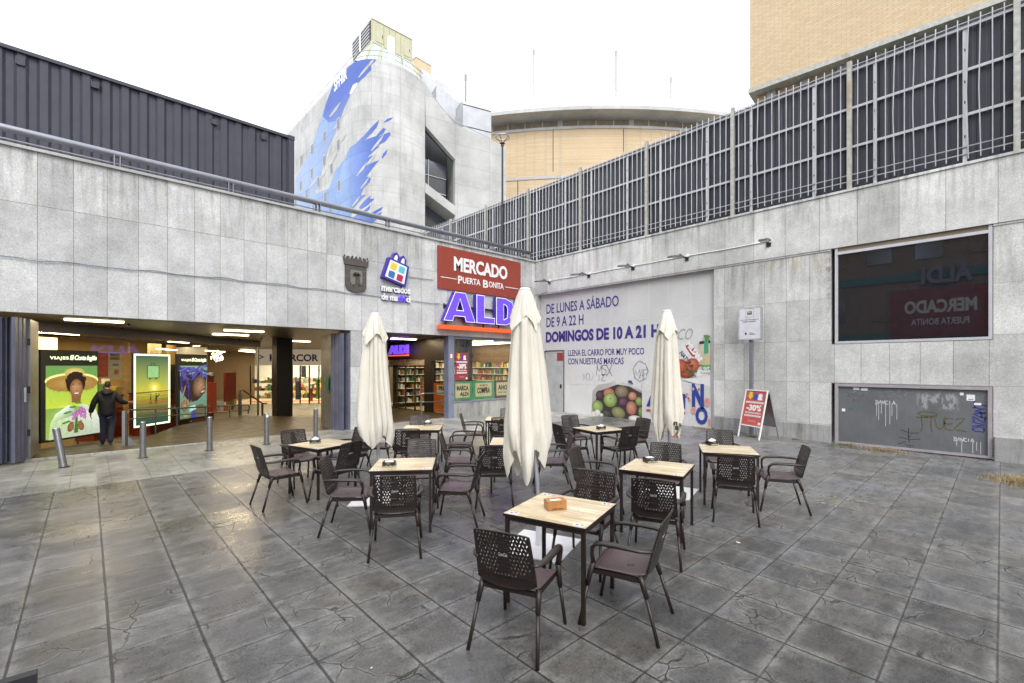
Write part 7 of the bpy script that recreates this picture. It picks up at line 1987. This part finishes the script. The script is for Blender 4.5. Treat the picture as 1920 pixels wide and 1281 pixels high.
# ================================================================ SMALL THINGS ON THE GROUND
# dark framed board entering the frame at the bottom left
q0 = at_d(-60, 1290, 1.75); 
DBx, DBy = at_d(62,1256,1.72).x, at_d(62,1256,1.72).y
DB = thing('dark_framed_board', 'dark framed board just entering the picture at the bottom left corner', 'board', M=frame((DBx-.60*.98,DBy+.60*.1-.05,0),(.60,-.03,0)))
zt_ = at_d(62,1256,1.72).z
g = MB(); g.box((0,.0,-.02),(.03,zt_,.02)); g.box((.57,0,-.02),(.60,zt_,.02)); g.box((.03,zt_-.03,-.02),(.57,zt_,.02)); g.box((.03,.1,-.02),(.57,.13,.02)); g.build('frame', MAT['darkmetal'], DB)
g = MB(); g.box((.03,.13,-.01),(.57,zt_-.03,.01)); g.build('panel', MAT['black2'], DB)
# scattered leaves and litter
lr = random.Random(31)
def scatter(name, mats, n, region, smin, smax, kind='stuff', clusters=()):
    g = MB()
    for i in range(n):
        if clusters and lr.random() < .8:
            cx_, cy_, sx_, sy_ = lr.choice(clusters); x = lr.gauss(cx_, sx_); y = lr.gauss(cy_, sy_)
        else: x = lr.uniform(region[0],region[1]); y = lr.uniform(region[2],region[3])
        if x > 13.95 or y > 13.4: continue
        s = lr.uniform(smin, smax); a = lr.uniform(0, 6.28); k = lr.uniform(.35,.8); z = gz(x,y)+.003
        pts = []
        for m_ in range(6):
            b = m_*pi/3; u, v = s*math.cos(b), s*k*math.sin(b)
            pts.append((x+u*math.cos(a)-v*math.sin(a), y+u*math.sin(a)+v*math.cos(a), z+lr.uniform(0,s*.25)))
        g.add(pts, [tuple(range(6))], lr.randrange(len(mats)))
    return tag(g.build(name, mats), kind=kind)
LY = [plain('yellow leaf', (.34,.24,.06), .6), plain('tan leaf', (.36,.25,.10), .7), plain('brown leaf', (.16,.09,.03), .7), plain('pale scrap', (.45,.43,.38), .6)]
def clus(px, py, sx_, sy_):
    d = (EYE-.02)*FX/(py-HZ); p = at_d(px, py, d); return (p.x,p.y,sx_,sy_)
scatter('fallen_leaves', LY, 190, (-1.5,13.8,1.2,13.2), .010, .028, clusters=[clus(1530,930,.25,.12),clus(1545,938,.2,.08),clus(1470,925,.12,.08),clus(1600,942,.3,.1),clus(930,800,1.2,.8),clus(1680,790+60,.5,.3),clus(880,830,1.2,1.0)])
# dry grass tufts along the wall foot
def tuft(name, lab, x, y, n, spread, h, mats, sy_=None):
    g = MB(); sy_ = sy_ or spread
    for i in range(n):
        bx_, by_ = x+lr.gauss(0,spread), y+lr.gauss(0,sy_); bx_ = min(bx_, 13.97); a = lr.uniform(0,6.28); L = h*lr.uniform(.4,1.2); ln = lr.uniform(.3,1.4)
        z = gz(bx_,by_); w_ = .0025
        dx, dy = math.cos(a), math.sin(a)
        p = [(bx_,by_,z),(bx_+dx*L*ln*.4,by_+dy*L*ln*.4,z+L*.7),(bx_+dx*L*ln,by_+dy*L*ln,z+L*.75)]
        g.add([(p[0][0]-dy*w_,p[0][1]+dx*w_,p[0][2]),(p[0][0]+dy*w_,p[0][1]-dx*w_,p[0][2]),(p[1][0]+dy*w_,p[1][1]-dx*w_,p[1][2]),(p[1][0]-dy*w_,p[1][1]+dx*w_,p[1][2]),p[2]], [(0,1,2,3),(3,2,4)], lr.randrange(len(mats)))
    return tag(g.build(name, mats), kind='stuff')
ST = [plain('straw', (.30,.22,.10), .8), plain('dry straw', (.22,.15,.065), .8), plain('pale straw', (.38,.31,.17), .8)]; GR = [plain('grass', (.07,.12,.03), .7), plain('olive grass', (.12,.13,.04), .7)]
c_ = clus(1655,846,0,0); tuft('dry_grass', '', min(c_[0],13.75), c_[1], 460, .07, .10, ST, .22)
c_ = clus(1585,836,0,0); tuft('dry_grass', '', min(c_[0],13.85), c_[1], 260, .05, .07, ST+GR, .12)
c_ = clus(1325,806,0,0); tuft('dry_grass', '', 13.9, c_[1], 260, .06, .07, ST, .18)
c_ = clus(1412,822,0,0); tuft('weeds', '', min(c_[0],13.8), c_[1], 200, .05, .05, GR, .07)
c_ = clus(1932,905,0,0); tuft('straw_pile', '', c_[0], c_[1], 2600, .22, .09, ST, .22)
for px, py in ((1490,826),(1380,817),(1560,838)):
    c_ = clus(px,py,0,0); tuft('weeds', '', min(c_[0],13.85), c_[1], 70, .04, .04, GR, .05)
